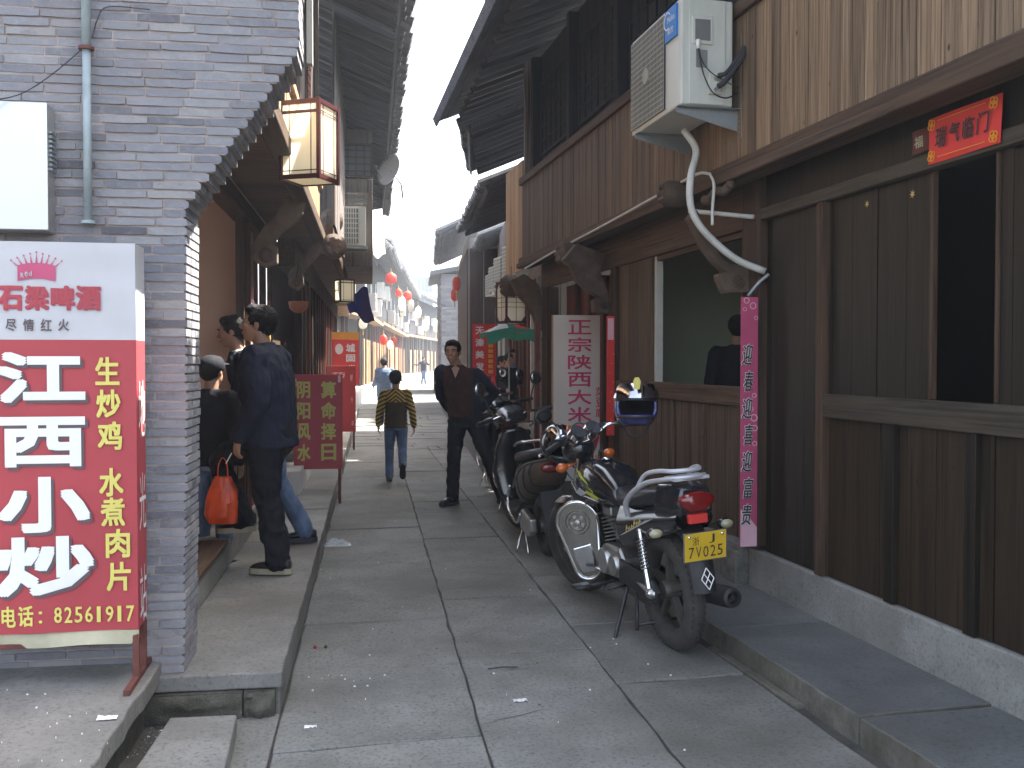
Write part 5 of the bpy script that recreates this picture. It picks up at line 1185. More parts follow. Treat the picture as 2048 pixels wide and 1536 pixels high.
def hand(m, w, d, n, thumb, curl=.35):
    """w wrist, d finger direction, n palm normal, thumb side sign"""
    w, d, n = Vector(w), Vector(d).normalized(), Vector(n); n = (n-d*n.dot(d)).normalized(); s_ = d.cross(n)*thumb
    for t in (.015, .045, .075): m.ball(w+d*t, .001, 4, 3)
    rings = []
    for t, wd, th in ((-.01, .024, .019), (.02, .033, .017), (.05, .040, .0155), (.082, .040, .013)):
        c = w+d*t; rings.append([tuple(c+s_*(wd*math.cos(a))+n*(th*math.sin(a))) for a in [2*math.pi*k/12 for k in range(12)]])
    m.loft(rings)
    for i, (off, L) in enumerate(((.031, .068), (.011, .076), (-.010, .071), (-.030, .056))):
        p = w+d*.080+s_*off; dd = d.copy(); pts = [p-d*.02]; rr_ = [.0095]
        for k in range(3):
            a = curl*(1.1 if k else .6)*(1+.12*i); dd = (dd*math.cos(a)+n*math.sin(a)).normalized(); n_ = None
            p = p+dd*L*(.44, .31, .25)[k]; pts.append(p); rr_.append((.0088, .0082, .007)[k])
        limb(m, pts, rr_, 8)
    p = w+d*.022+s_*.028; t1 = (d*.62+s_*.72+n*.25).normalized(); t2 = (d*.9+s_*.25+n*.35).normalized()
    limb(m, [p-s_*.012, p+t1*.036, p+t1*.036+t2*.032], [.0125, .0105, .0085], 8)
def person(label, loc, rz, top, trou, vox=.007, scale=1., head_yaw=0., head_pitch=0., hair='hair', longhair=False, P=None, shoe='shoe', sole='ink', group=None, face=True, headk=1., jacket_len=.84, wide=1., cap=False, lean=(0, 0), topmap=None, topmats=None, fold=.006, skinny=1., collar=None, vneck=False, name='person'):
    J = dict(hip=(0, 0, .90), chest=(0, .0, 1.24), neck=(0, .01, 1.44), head=(0, -.012, 1.575),
             sl=(.175, .01, 1.375), sr=(-.175, .01, 1.375), el=(.225, .03, 1.10), er=(-.225, .03, 1.10), wl=(.22, -.05, .86), wr=(-.22, -.05, .86),
             hl=(.085, 0, .88), hr=(-.085, 0, .88), kl=(.10, -.02, .48), kr=(-.10, -.02, .48), al=(.105, .02, .085), ar=(-.105, .02, .085),
             tl=(.02, -1, 0), tr=(-.02, -1, 0), hdl=(0, -.2, -1), hdr=(0, -.2, -1), pnl=(-1, 0, 0), pnr=(1, 0, 0), curl=.35)
    J.update(P or {}); V = {k: (Vector(v_) if isinstance(v_, tuple) else v_) for k, v_ in J.items()}
    t = thing(name, label, 'person', loc, rz, group); t.scale = (scale,)*3
    hip, ch, nk, hd = V['hip'], V['chest'], V['neck'], V['head']
    Mh = T(*hd) @ Rz(head_yaw) @ Rx(head_pitch) @ Matrix.Scale(headk, 4)
    # one continuous body under the clothes
    m = MB(); tors = [(hip+Vector((0, 0, -.07)), .14, .095), (hip+Vector((0, 0, .04)), .15, .10), (hip.lerp(ch, .45), .13, .09), (ch, .155, .105), (ch.lerp(nk, .5), .15, .09), (ch.lerp(nk, .85), .085, .06)]
    m.loft([ringz(c, a, b_) for c, a, b_ in tors]); limb(m, [ch.lerp(nk, .6), nk, hd+Vector((0, .005, -.05))], [.062, .056, .054])
    for s_ in 'lr':
        limb(m, [ch.lerp(nk, .5), V['s'+s_]], [.06, .052]); limb(m, [V['s'+s_], V['e'+s_], V['e'+s_].lerp(V['w'+s_], .35), V['w'+s_]], [.048, .037, .038, .025])
        limb(m, [V['h'+s_], V['k'+s_], V['k'+s_].lerp(V['a'+s_], .35), V['a'+s_]], [.078, .05, .05, .034]); tt = V['t'+s_].normalized()
        limb(m, [V['a'+s_]+Vector((0, 0, -.03)), V['a'+s_]+tt*.12+Vector((0, 0, -.055))], [.034, .028])
        hand(m, V['w'+s_], V['hd'+s_], V['pn'+s_], 1 if s_ == 'r' else -1, V['curl'])
    hm = MB(); hm.ball((0, .012, .025), (.074, .094, .088), 16, 12); hm.ball((0, -.022, -.035), (.058, .062, .075), 14, 10); hm.ball((0, -.055, -.085), (.027, .026, .022), 10, 8); hm.ball((0, -.062, .015), (.055, .025, .03), 12, 8)
    if face:
        hm.loft([ringz((0, -.083, .012), .008, .006, n=8), ringz((0, -.096, -.012), .011, .011, n=8), ringz((0, -.103, -.027), .017, .014, n=8), ringz((0, -.085, -.038), .012, .010, n=8)])
        hm.ball((.038, -.064, -.018), (.022, .02, .02), 8, 6); hm.ball((-.038, -.064, -.018), (.022, .02, .02), 8, 6)
        hm.ball((0, -.082, -.056), (.022, .012, .006), 8, 6); hm.ball((0, -.081, -.066), (.018, .012, .006), 8, 6)
    for s_ in (-1, 1): hm.ball((s_*.076, .012, -.008), (.010, .018, .030), 8, 6)
    m.add(hm.v, hm.f, Mh)
    solid(m, 'body', M['skin'], t, vox, 2)
    if face:
        for s_ in (-1, 1):
            e = MB(); e.ball((s_*.030, -.0835, .008), (.0115, .006, .0045), 10, 8, Mh); ey = e.build('eye', M['eyewhite'], t, True)
            e = MB(); e.ball((s_*.029, -.0885, .008), (.0052, .0025, .0046), 8, 6, Mh); e.build('iris', M['ink'], ey, True)
            e = MB(); e.tube([(s_*.013, -.0955, .0225), (s_*.03, -.095, .028), (s_*.048, -.083, .023)], .0046, 6, Mh); e.build('eyebrow', M['hair'], t, True)
        e = MB(); e.tube([(-.021, -.088, -.060), (-.008, -.0945, -.0595), (.008, -.0945, -.0595), (.021, -.088, -.060)], .0028, 6, Mh); e.build('mouth', M['rust'], t, True)
    # hair
    m = MB(); m.ball((0, .024, .034), (.084, .096, .088), 18, 12)
    m.ball((0, -.03, .085), (.062, .05, .035), 12, 8); m.ball((0, .055, -.01), (.068, .055, .055), 12, 8)
    for s_ in (-1, 1): m.ball((s_*.066, .0, .03), (.016, .035, .04), 8, 6)
    if longhair: m.ball((0, .06, -.09), (.075, .05, .13), 12, 8)
    hm = MB(); hm.add(m.v, m.f, Mh); solid(hm, 'cap' if False else 'hair', M[hair], t, max(.005, vox*.8), 2, .004*headk, 60)
    if cap:
        m = MB(); m.ball((0, .015, .045), (.094, .108, .082), 18, 12); m.ball((0, -.10, .055), (.065, .075, .014), 14, 6); hm = MB(); hm.add(m.v, m.f, Mh); solid(hm, 'cap', M['ntrou'], t, .007, 2)
    # top: torso and sleeves in one piece
    m = MB(); jl = jacket_len; hb = Vector((hip.x, hip.y, jl)) if V['hip'].z > .8 else Vector((hip.x, hip.y, hip.z-.04)); w_ = wide*skinny
    rings = [(hb, .178*w_, .128*w_), (hb.lerp(ch, .3), .172*w_, .128*w_), (hb.lerp(ch, .65), .172*w_, .128*w_), (ch, .183*w_, .13*w_), (ch.lerp(nk, .45), .175*w_, .115*w_), (ch.lerp(nk, .78), .115*w_, .088*w_), (nk+Vector((0, 0, .0)), .068, .066)]
    m.loft([ringz(c, a, b_, n=20, sq=.85) for c, a, b_ in rings])
    for s_ in 'lr':
        S_, E_, W_ = V['s'+s_], V['e'+s_], V['w'+s_]
        limb(m, [ch.lerp(nk, .55), S_+Vector((0, 0, -.012))], [.072, .068*w_]); limb(m, [S_+Vector((0, 0, -.008)), S_.lerp(E_, .5), E_, E_.lerp(W_, .5), W_+(E_-W_).normalized()*.012], [.07*w_, .063*w_, .056*w_, .052*w_, .044*w_])
    def tm(c): return topmap(c) if topmap else 0
    solid(m, 'jacket' if collar else 'top', topmats or M[top], t, max(vox, .008), 3, fold, 9, tm if topmap else None)
    if collar:
        m = MB(); n = 16; R0 = []
        for k in range(n+1):
            a = -2.4+4.8*k/n+math.pi/2
            R0.append((a,))
        ci = [(nk.x+.066*math.cos(a[0]), nk.y+.068*math.sin(a[0]), nk.z-.012-.012*math.sin(a[0]-math.pi)) for a in R0]
        m.tube(ci, [.016]*len(ci), 8, flat=1.6); solid(m, 'collar', M[collar], t, .006, 2)
    if vneck:
        m = MB(); zz = ch.lerp(nk, .5)
        for s_ in (-1, 1): m.tube([(nk.x+s_*.062, nk.y-.02, nk.z-.01), (nk.x+s_*.045, nk.y-.085, nk.z-.05), (nk.x, nk.y-.128, nk.z-.135)], [.012, .012, .008], 8, flat=1.4)
        m.tube([(nk.x-.06, nk.y+.02, nk.z-.004), (nk.x, nk.y+.06, nk.z+.002), (nk.x+.06, nk.y+.02, nk.z-.004)], .014, 8); solid(m, 'collar', M['navy'], t, .006, 2)
        m = MB(); m.add([(nk.x-.04, nk.y-.098, nk.z-.03), (nk.x+.04, nk.y-.098, nk.z-.03), (nk.x, nk.y-.137, nk.z-.13), (nk.x, nk.y-.07, nk.z+.0)], [(0, 1, 2), (0, 3, 1)]); m.build('throat', M['skin'], t)
    # trousers
    m = MB(); m.loft([ringz(hip+Vector((0, 0, z)), a*w_, b_*w_, n=18) for z, a, b_ in ((-.10, .145, .115), (-.02, .16, .125), (.09, .15, .112))])
    for s_ in 'lr':
        H_, K_, A_ = V['h'+s_], V['k'+s_], V['a'+s_]; tt = V['t'+s_].normalized()
        limb(m, [H_+Vector((0, 0, -.02)), H_.lerp(K_, .5), K_, K_.lerp(A_, .5), A_+(K_-A_).normalized()*.0], [.098*w_, .085*w_, .068*w_, .064*w_, .060*w_])
    solid(m, 'trousers', M[trou], t, max(vox, .008), 3, fold*1.15, 10)
    for s_ in 'lr':
        A_ = V['a'+s_]; tt = V['t'+s_].normalized(); up_ = Vector((0, 0, 1)); up_ = (up_-tt*up_.dot(tt)).normalized(); sd = tt.cross(up_)
        base = A_-up_*.055; rr_ = []
        for tq, wd, hh in ((-.075, .026, .06), (-.05, .036, .075), (0, .038, .085), (.06, .043, .06), (.12, .046, .048), (.165, .036, .036), (.188, .016, .02)):
            c = base+tt*tq+up_*(hh*.5); rr_.append([tuple(c+sd*(wd*math.cos(a))+up_*(hh*.5*math.sin(a))) for a in [2*math.pi*k/14 for k in range(14)]])
        m = MB(); m.loft(rr_); so = m.build('shoe', M[shoe], t, True)
        m = MB(); m.slab([(0, 0)], 0, 0) if False else None
        o1 = [(-.082, .020), (-.05, .039), (0, .040), (.06, .046), (.12, .049), (.17, .038), (.196, .012)]
        ol = [base+tt*a+sd*b_ for a, b_ in o1]+[base+tt*a-sd*b_ for a, b_ in o1[::-1]]; n = len(ol)
        m.add([tuple(p-up_*.022) for p in ol]+[tuple(p+up_*.012) for p in ol], [tuple(range(n)), tuple(range(2*n-1, n-1, -1))]+[(i, n+i, n+(i+1) % n, (i+1) % n) for i in range(n)]); m.build('sole', M[sole], so)
    return t
# the man in the dark jacket, one foot up on the sill
p = gz(544, 1140, .17)
man = person('man in a loose navy jacket holding a cigarette, back half turned, beside the brick pier', (p.x, p.y, .17), -1.95, 'navy', 'ntrou', .006, .955, head_yaw=.15, head_pitch=-.10, collar='navy', wide=1.2, jacket_len=.80, sole='sole', fold=.015, headk=1.06,
    P=dict(chest=(0, -.03, 1.24), neck=(0, -.05, 1.44), head=(0, -.085, 1.575), sl=(.19, -.03, 1.37), sr=(-.19, -.03, 1.37), el=(.245, .03, 1.09), wl=(.215, -.12, .87), hdl=(-.05, -.25, -1), pnl=(-.6, .5, 0), curl=.45, er=(-.24, .0, 1.10), wr=(-.2, -.14, .87),
           kl=(.11, .02, .48), al=(.12, .10, .085), hr=(-.085, -.03, .88), kr=(-.12, -.42, .68), ar=(-.10, -.24, .30), tl=(.05, -1, 0), tr=(-.1, -1, -.1)))
m = MB(); m.tube([(.18, -.185, .765), (.175, -.225, .70)], .004, 8)
cg = m.build('cigarette', M['white'], None); cg.matrix_world = man.matrix_basis.copy(); tag(cg, 'lit white cigarette in the lowered hand of the man in navy', 'cigarette')
cg.location = man.location; cg.rotation_euler = man.rotation_euler; cg.scale = man.scale
# the man behind him in jeans
p = gz(584, 1082, .17)
person('man in dark jacket and faded jeans leaning into the shop beyond the smoking man', (p.x+.005, p.y, .17), -1.62, 'navy', 'jean', .008, .97, head_yaw=-.1, head_pitch=.12, collar='whitec', fold=.009,
    P=dict(hip=(0, -.18, .88), chest=(0, -.32, 1.20), neck=(0, -.37, 1.39), head=(0, -.42, 1.53), sl=(.17, -.32, 1.34), sr=(-.17, -.34, 1.34), el=(.22, -.36, 1.06), wl=(.18, -.52, .92), er=(-.2, -.4, 1.07), wr=(-.14, -.6, 1.0),
           hl=(.085, -.18, .86), hr=(-.085, -.2, .86), kl=(.10, -.10, .46), al=(.09, .10, .085), kr=(-.09, -.58, .72), ar=(-.09, -.50, .30)))
# someone inside the shop in a black cap
p = gy(420, 800, 6.3)
person('person in a black cap and black top with white print just inside the open shop', (p.x, 6.45, .12), 2.6, 'ntrou', 'jean', .009, .80, face=False, cap=True, headk=1.08, fold=.008)
# orange carrier bag
p = gy(446, 985, 6.25)
m = MB(); m.grid(lambda a, b: (0, 0, 0), 1, 1); m = MB()
rg = []
for (z, rx, ry) in ((-.19, .05, .04), (-.185, .09, .06), (-.14, .105, .075), (-.06, .10, .07), (.01, .085, .055), (.06, .06, .035), (.10, .045, .025)):
    rg.append([(a*(1+.22*noise.noise(Vector((math.atan2(b_, a)*2.2, z*6, 3))))+.014*noise.noise(Vector((a*34, b_*34, z*16))), b_+.02*noise.noise(Vector((b_*30, z*14, a*22))), z+.012*noise.noise(Vector((a*20, b_*20, 1)))) for a, b_, _ in ringz((0, 0, z), rx, ry, n=34)])
bg = thing('carrier_bag', 'bright orange plastic carrier bag hanging by the stone sill', 'bag', p)
m.loft(rg); m.build('bag_body', M['orange'], bg, 25)
for s_ in (-1, 1):
    m = MB(); m.tube(catmull([(-.03, s_*.02, .09), (-.025, s_*.012, .17), (0, 0, .215), (.025, s_*.012, .17), (.03, s_*.02, .09)], 4), .007, 6, flat=.5); m.build('handle', M['orange'], bg, True)
# the man in the middle of the street
p = gz(922, 1010)
person('man in a brown V-neck pullover standing by the scooters with his hands behind him', (p.x-.02, p.y, 0), -.22, 'brownk', 'greytr', .006, .985, head_yaw=-.18, head_pitch=.05, vneck=True, headk=1.0, fold=.011, jacket_len=.90, wide=1.0,
    topmats=[M['brownk'], M['navy']], topmap=lambda c: 1 if abs(c.x) > .15 and c.z < 1.44 else 0,
    P=dict(hip=(.07, 0, .90), chest=(.02, -.03, 1.235), neck=(-.025, -.05, 1.43), head=(-.06, -.085, 1.565), sl=(.175, .0, 1.34), sr=(-.175, -.02, 1.375), el=(.36, .10, 1.14), wl=(.22, .01, .98), hdl=(-.8, -.1, -.25), pnl=(.1, -1, 0), er=(-.19, .10, 1.10), wr=(-.06, .16, .93), hdr=(1, .1, -.2), pnr=(0, 1, 0),
           hl=(.15, 0, .88), hr=(-.015, 0, .88), kl=(.30, -.02, .49), al=(.44, .06, .085), kr=(-.05, -.03, .47), ar=(-.065, .0, .085), tl=(.45, -1, 0), tr=(-.75, -1, 0), curl=.5))
# boy
def stripes(c):
    if abs(c.x) > .155: return 1 if (c.z*16+abs(c.x)*8) % 1 < .5 else 0
    if c.z > 1.24: return 1 if (c.z*17+abs(c.x)*14) % 1 < .48 else 0
    return 0
M['sweater'] = cloth('dark_olive_knit', (.055, .045, .03)); M['must'] = cloth('mustard_stripe', (.42, .28, .07))
p = gz(792, 963)
person('boy in a dark sweater with mustard stripes and jeans walking away up the street', (p.x, p.y, 0), 3.05, 'sweater', 'jean', .007, .775, head_yaw=-.1, headk=1.18, face=False, topmats=[M['sweater'], M['must']], topmap=stripes, fold=.005, wide=1.02, shoe='brownp',
    P=dict(el=(.25, .03, 1.10), wl=(.27, -.04, .88), er=(-.25, .05, 1.10), wr=(-.28, .02, .86), kl=(.10, -.08, .50), al=(.10, .0, .085), kr=(-.10, .02, .50), ar=(-.10, .30, .27), tr=(0, -1, -1.6), head=(0, 0, 1.59)))
# woman in blue, farther away
p = gz(770, 850)
person('stocky person in a pale blue jacket walking away beyond the boy', (p.x, p.y, 0), 3.3, 'shirtb', 'ntrou', .012, .90, face=False, hair='hair', wide=1.2, fold=.008, jacket_len=.72, headk=1.05, P=dict(head=(.02, -.05, 1.56), wl=(.24, -.22, 1.0), wr=(-.24, -.22, 1.0)))
p = gz(847, 768)
person('far walker in dark top and blue jeans with one arm out in the sun', (p.x, p.y, 0), .2, 'navy', 'jean', .018, 1., face=False, P=dict(el=(.33, -.05, 1.2), wl=(.38, -.1, 1.28), er=(-.36, -.05, 1.2), wr=(-.62, -.1, 1.22), kl=(.05, -.05, .47), kr=(-.06, .0, .47), al=(.12, 0, .085)))
sit = dict(hip=(0, 0, .80), chest=(0, -.04, 1.12), neck=(0, -.06, 1.31), head=(0, -.10, 1.43), sl=(.17, -.04, 1.25), sr=(-.17, -.04, 1.25), el=(.22, -.16, 1.03), wl=(.2, -.38, 1.0), er=(-.22, -.16, 1.03), wr=(-.2, -.38, 1.0), hl=(.09, -.02, .78), hr=(-.09, -.02, .78), kl=(.16, -.38, .66), kr=(-.16, -.38, .66), al=(.2, -.32, .25), ar=(-.2, -.32, .25))
for (u, Y, topc, lab, rz_, s_) in ((996, 17.2, 'redc', 'person in a red top sitting beyond the parked scooters', .8, 1.0), (1012, 16.6, 'ntrou', 'person in a black jacket over a white shirt astride the far scooter', .3, 1.02), (1022, 18.2, 'shirtb', 'person in light blue behind the one in black at the far scooters', 0, 1.08)):
    q = gy(u, 740, Y); person(lab, (q.x, Y, 0), rz_, topc, 'ntrou', .013, s_, face=False, P=sit, fold=.005)
# the figure inside the window
q = gx(1478, 650, 3.55)
person('person in dark clothes seen from behind through the open window', (3.55, q.y+.02, .30-.13), 2.7, 'ntrou', 'ntrou', .010, .98, face=False, fold=.006)
# ================================================================== MOTORCYCLES AND SCOOTERS (x forward, y left, z up; rear wheel on the origin)
def wheel(parent, x, r, wd, rimr, mats, spokes=5, disc=True, tread=True, name='wheel'):
    """axle across Y"""
    w = bpy.data.objects.new(name, None)
    m = MB(); n = 14; prof = []
    for k in range(n):
        a = 2*math.pi*k/n; prof.append((r-wd*.52+wd*.52*math.cos(a)*(1.0), wd*.5*math.sin(a)))
    m.lathe(prof, 44, closed=True, axis='Y'); rim = None
    ty = m.build('tyre', M[mats[0]], parent, True, loc=(x, 0, r))
    if tread:
        tb = MB()
        for k in range(54):
            a = 2*math.pi*k/54
            for s_ in (-1, 0, 1):
                tb.cb((0, s_*wd*.26, r-.001-(abs(s_)*wd*.085)), (.016, wd*.17, .006), Ry(a+(.03 if s_ == 0 else 0)) @ Rz(.25*s_))
        tb.build('tread_blocks', M['rubber'], ty, kind='stuff')
    m = MB(); rp = [(rimr+.012, -wd*.36), (rimr+.014, -wd*.30), (rimr-.008, -wd*.2), (rimr-.012, 0), (rimr-.008, wd*.2), (rimr+.014, wd*.30), (rimr+.012, wd*.36), (rimr-.004, wd*.30), (rimr-.022, wd*.12), (rimr-.024, 0), (rimr-.022, -wd*.12), (rimr-.004, -wd*.30)]
    m.lathe(rp, 40, closed=True, axis='Y')
    for k in range(spokes):
        a = 2*math.pi*k/spokes; m.loft([[(q[0]*.018+0, q[1]*.02, .03) for q in ((-1, -1), (1, -1), (1, 1), (-1, 1))], [(q[0]*.012, q[1]*.012, rimr-.015) for q in ((-1, -1), (1, -1), (1, 1), (-1, 1))]], Ry(a))
    m.lathe([(.001, -.05), (.045, -.05), (.05, -.03), (.05, .03), (.045, .05), (.001, .05)], 18, axis='Y')
    m.build('rim', M[mats[1]], ty, 40)
    return ty
def shock(parent, a, b_, r=.021, mat='chrome'):
    a, b_ = Vector(a), Vector(b_); d = b_-a; L = d.length
    m = MB(); m.tube([a, a+d*.12], [r*.7, r*.8], 10); m.tube([a+d*.62, b_-d*.08], [r*.85, r*.85], 12); m.tube([a, b_], r*.35, 8); m.ball(a, r*.8, 8, 6); m.ball(b_, r*1.0, 8, 6)
    o = m.build('shock_absorber', M[mat], parent, 50)
    q = d.normalized(); e = q.cross(Vector((0, 1, 0))).normalized(); f = q.cross(e); pts = []
    for i in range(100):
        t = i/99; an = t*2*math.pi*9; pts.append(a+d*(.12+.5*t)+(e*math.cos(an)+f*math.sin(an))*r)
    m = MB(); m.tube(pts, .0042, 5); m.build('coil_spring', M['chrome'], o, True); return o
def side_prism(m, pts, y0, y1, taper=0.): m.prism(pts, y0, y1)
def motorcycle(name, lab, loc, rz, lean=0., steer=.0, near=True, c=None):
    c = c or {}
    tank, rackm, platem = c.get('tank', 'blackp'), c.get('rack', 'silver'), True
    t = thing(name, lab, 'motorcycle', loc, 0, c.get('group'), rot=None)
    t.rotation_mode = 'XYZ'; t.rotation_euler = (lean, 0, rz)
    WB = 1.27; RR = .300; RF = .295
    wheel(t, 0, RR, .105, .225, ('rubber', 'greyrim'), 5)
    fk = bpy.data.objects.new('front_fork', None)
    # steering assembly: everything that turns with the bars (head at x .98, z .88)
    Ms = T(.955, 0, .86) @ Ry(-.44) @ Rz(steer) @ Ry(.44) @ T(-.955, 0, -.86)
    def st(m, nm, mt, par=None, sm=40, **k): m.v = [tuple(Ms @ Vector(v_)) for v_ in m.v]; return m.build(nm, M[mt], par or t, sm, **k)
    m = MB(); prof = [(RF-.048+.048*math.cos(2*math.pi*k/12), .046*math.sin(2*math.pi*k/12)) for k in range(12)]
    m.lathe(prof, 40, closed=True, axis='Y', M=T(WB, 0, RF)); ft = st(m, 'tyre', 'rubber', None, True)
    m = MB(); m.lathe([(.225, -.03), (.215, 0), (.225, .03), (.2, .02), (.198, 0), (.2, -.02)], 36, closed=True, axis='Y', M=T(WB, 0, RF)); m.lathe([(.001, -.06), (.09, -.058), (.09, .03), (.001, .05)], 20, axis='Y', M=T(WB, 0, RF))
    for k in range(5): m.loft([[(q[0]*.018, q[1]*.02, .03) for q in ((-1, -1), (1, -1), (1, 1), (-1, 1))], [(q[0]*.012, q[1]*.012, .21) for q in ((-1, -1), (1, -1), (1, 1), (-1, 1))]], T(WB, 0, RF) @ Ry(k*1.2566))
    st(m, 'rim', 'greyrim', ft)
    for s_ in (-1, 1):
        m = MB(); m.tube([(WB, s_*.085, RF), (1.13, s_*.085, .55), (.965, s_*.085, .90)], [.026, .026, .017], 12); m.build
        st(m, 'fork_leg', 'chrome')
    m = MB(); n = 14
    def fend(a, b): an = math.radians(-35+150*a); r_ = RF+.035; w_ = .065; return (WB-r_*math.cos(an)*1.0, (b-.5)*2*w_, RF+r_*math.sin(an)-.03*abs(b-.5)*2)
    m.grid(fend, 18, 6); st(m, 'front_mudguard', c.get('fender', 'blackp'), None, True)
    # bars, mirrors, instruments, headlamp
    hb = [(.86, .37, 1.01), (.90, .27, 1.03), (.96, .16, 1.04), (.99, .06, .98), (.99, -.06, .98), (.96, -.16, 1.04), (.90, -.27, 1.03), (.86, -.37, 1.01)]
    m = MB(); m.tube(catmull(hb, 5), .011, 10); st(m, 'handlebar', 'chrome', None, True)
    for s_ in (-1, 1):
        m = MB(); m.tube([(.895, s_*.26, 1.028), (.86, s_*.375, 1.01)], .017, 12); st(m, 'grip', 'blackm')
        m = MB(); m.cb((.915, s_*.235, 1.03), (.05, .04, .045)); st(m, 'switch_box', 'blackm', None, False)
        m = MB(); m.tube(catmull([(.92, s_*.23, 1.035), (.95, s_*.27, 1.015), (.94, s_*.32, 1.0), (.92, s_*.385, .99)], 4), .006, 6); m.ball((.92, s_*.385, .99), .010, 8, 6); st(m, 'lever', 'chrome', None, True)
        m = MB(); m.tube(catmull([(.915, s_*.22, 1.05), (.925, s_*.235, 1.13), (.90, s_*.27, 1.16), (.885, s_*.31, 1.19)], 4), .006, 6); sm_ = st(m, 'mirror_stalk', 'chrome', None, True)
        m = MB(); m.ball((.885, s_*.335, 1.21), (.020, .062, .042), 14, 10); st(m, 'mirror', 'blackm', None, True)
        m = MB(); m.lathe([(.001, 0), (.8, 0), (1, .06)], 18, axis='X', M=T(.869, s_*.335, 1.21) @ Matrix.Diagonal((.04, .054, .036, 1))); st(m, 'mirror_glass', 'mirror')
    m = MB(); m.ball((1.08, 0, .93), (.10, .10, .10), 16, 12); st(m, 'headlamp', 'blackp', None, True)
    for s_ in (-1, 1):
        m = MB(); m.lathe([(.001, .03), (.048, .028), (.055, .0), (.05, -.055), (.001, -.06)], 18, M=T(.985, s_*.058, 1.035) @ Ry(-.9)); g_ = st(m, 'instrument', 'chrome')
        m = MB(); m.lathe([(.001, .034), (.044, .032)], 18, M=T(.985, s_*.058, 1.035) @ Ry(-.9)); st(m, 'dial_glass', 'dash', g_)
    m = MB(); rr = random.Random(2)
    for k in range(7): m.tube(catmull([(.91, rr.uniform(-.25, .25), 1.03), (1.0, rr.uniform(-.15, .15), 1.0+rr.uniform(0, .1)), (1.06, rr.uniform(-.1, .1), .9), (.98, rr.uniform(-.04, .04), .75)], 4), .005, 5)
    st(m, 'control_cables', 'ink', None, True, kind='stuff')
    for s_ in (-1, 1):
        m = MB(); m.tube([(1.02, s_*.08, .86), (1.02, s_*.15, .86)], .009, 8); m.ball((1.02, s_*.18, .86), (.032, .04, .028), 12, 8); st(m, 'front_indicator', 'orangelens', None, True)
    # tank
    rings = []
    for x, w_, zb, zt in ((.40, .085, .66, .735), (.48, .115, .66, .80), (.60, .135, .655, .865), (.74, .145, .65, .895), (.86, .135, .665, .885), (.93, .10, .70, .85), (.955, .05, .75, .81)):
        cz = (zb+zt)/2; hz = (zt-zb)/2; rings.append([(x, w_*math.copysign(abs(math.cos(a))**.75, math.cos(a)), cz+hz*math.copysign(abs(math.sin(a))**.7, math.sin(a))) for a in [2*math.pi*k/20 for k in range(20)]])
    m = MB(); m.loft(rings); tk = m.build('fuel_tank', M[tank], t, True)
    if near:
        m = MB(); m.lathe([(.001, .014), (.024, .012), (.034, .004), (.034, 0)], 18, M=T(.72, 0, .893)); m.build('filler_cap', M['chrome'], tk, 40)
        for s_ in (1, -1):
            q = lambda x, z, y=.0: (x, s_*(.147+y), z)
            m = MB(); m.add([q(.88, .84, -.012), q(.80, .80, .003), q(.66, .76, .004), q(.68, .78, .004)], [(0, 1, 2, 3)]); m.add([q(.70, .735, .004), q(.54, .71, -.004), q(.56, .69, -.004), q(.72, .715, .003)], [(0, 1, 2, 3)]); m.add([q(.72, .765, .004), q(.6, .735, .001), q(.61, .725, .001)], [(0, 1, 2)]); m.build('lime_stripe', M['lime'], tk)
            m = MB(); m.prism([(.50, .69), (.62, .66), (.90, .62), (.96, .70), (.94, .76), (.84, .70), (.66, .70)], s_*.128, s_*.152); m.build('tank_shroud', M[tank], t, 30, bevel=.008)
            m = MB(); m.prism([(.70, .715), (.80, .735), (.86, .70), (.78, .69)], s_*.151, s_*.155); m.build('silver_flash', M['silver'], t)
            m = MB(); m.lathe([(.001, 0), (.014, .0)], 12, axis='Y', M=T(.84, s_*.150, .80) @ Matrix.Diagonal((2, 1, .8, 1))); m.build('tank_badge', M['chrome'], tk, fix=False)
    # frame and engine
    m = MB()
    m.tube([(.93, 0, .86), (.80, 0, .72), (.45, 0, .66), (.28, 0, .68), (-.12, 0, .74)], .022, 8); m.tube([(.93, 0, .80), (.88, 0, .45), (.72, 0, .24), (.42, 0, .24), (.33, 0, .36), (.36, 0, .64)], .018, 8)
    for s_ in (-1, 1): m.tube([(.36, s_*.05, .62), (.05, s_*.09, .60), (-.16, s_*.09, .72)], .012, 8); m.tube([(.36, s_*.07, .36), (0, s_*.085, .30)], .018, 8)
    m.build('frame', M['blackm'], t, True)
    m = MB(); m.loft([[(x, y, z) for x, z in ((.36, .28), (.66, .26), (.70, .36), (.62, .44), (.40, .45), (.34, .38))] for y in (-.11, -.09, .09, .11)]); m.build('engine_block', M['alu'], t, bevel=.02)
    for s_ in (1, -1):
        for (x, z, r_) in ((.58, .35, .075), (.44, .35, .06)):
            m = MB(); m.lathe([(.001, .03), (r_*.9, .028), (r_, .012), (r_, 0)], 20, axis='Y', M=T(x, s_*.105, z) @ Matrix.Diagonal((1, s_, 1, 1))); m.build('engine_cover', M['alu'], t, 40)
    for k in range(7):
        m = MB(); m.box(-.065, .065, -.065, .065, 0, .007, T(.62+k*.006, 0, .45+k*.020) @ Ry(.25)); m.build('cooling_fin', M['alu'], t)
    m = MB(); m.cb((.66, 0, .61), (.11, .11, .06)); m.build('cylinder_head', M['alu'], t, bevel=.012)
    m = MB(); m.cb((.46, .0, .54), (.12, .06, .06)); m.tube([(.52, 0, .54), (.60, 0, .55)], .02, 8); m.cb((.47, .05, .53), (.05, .05, .09)); m.build('carburettor', M['alu'], t, bevel=.008)
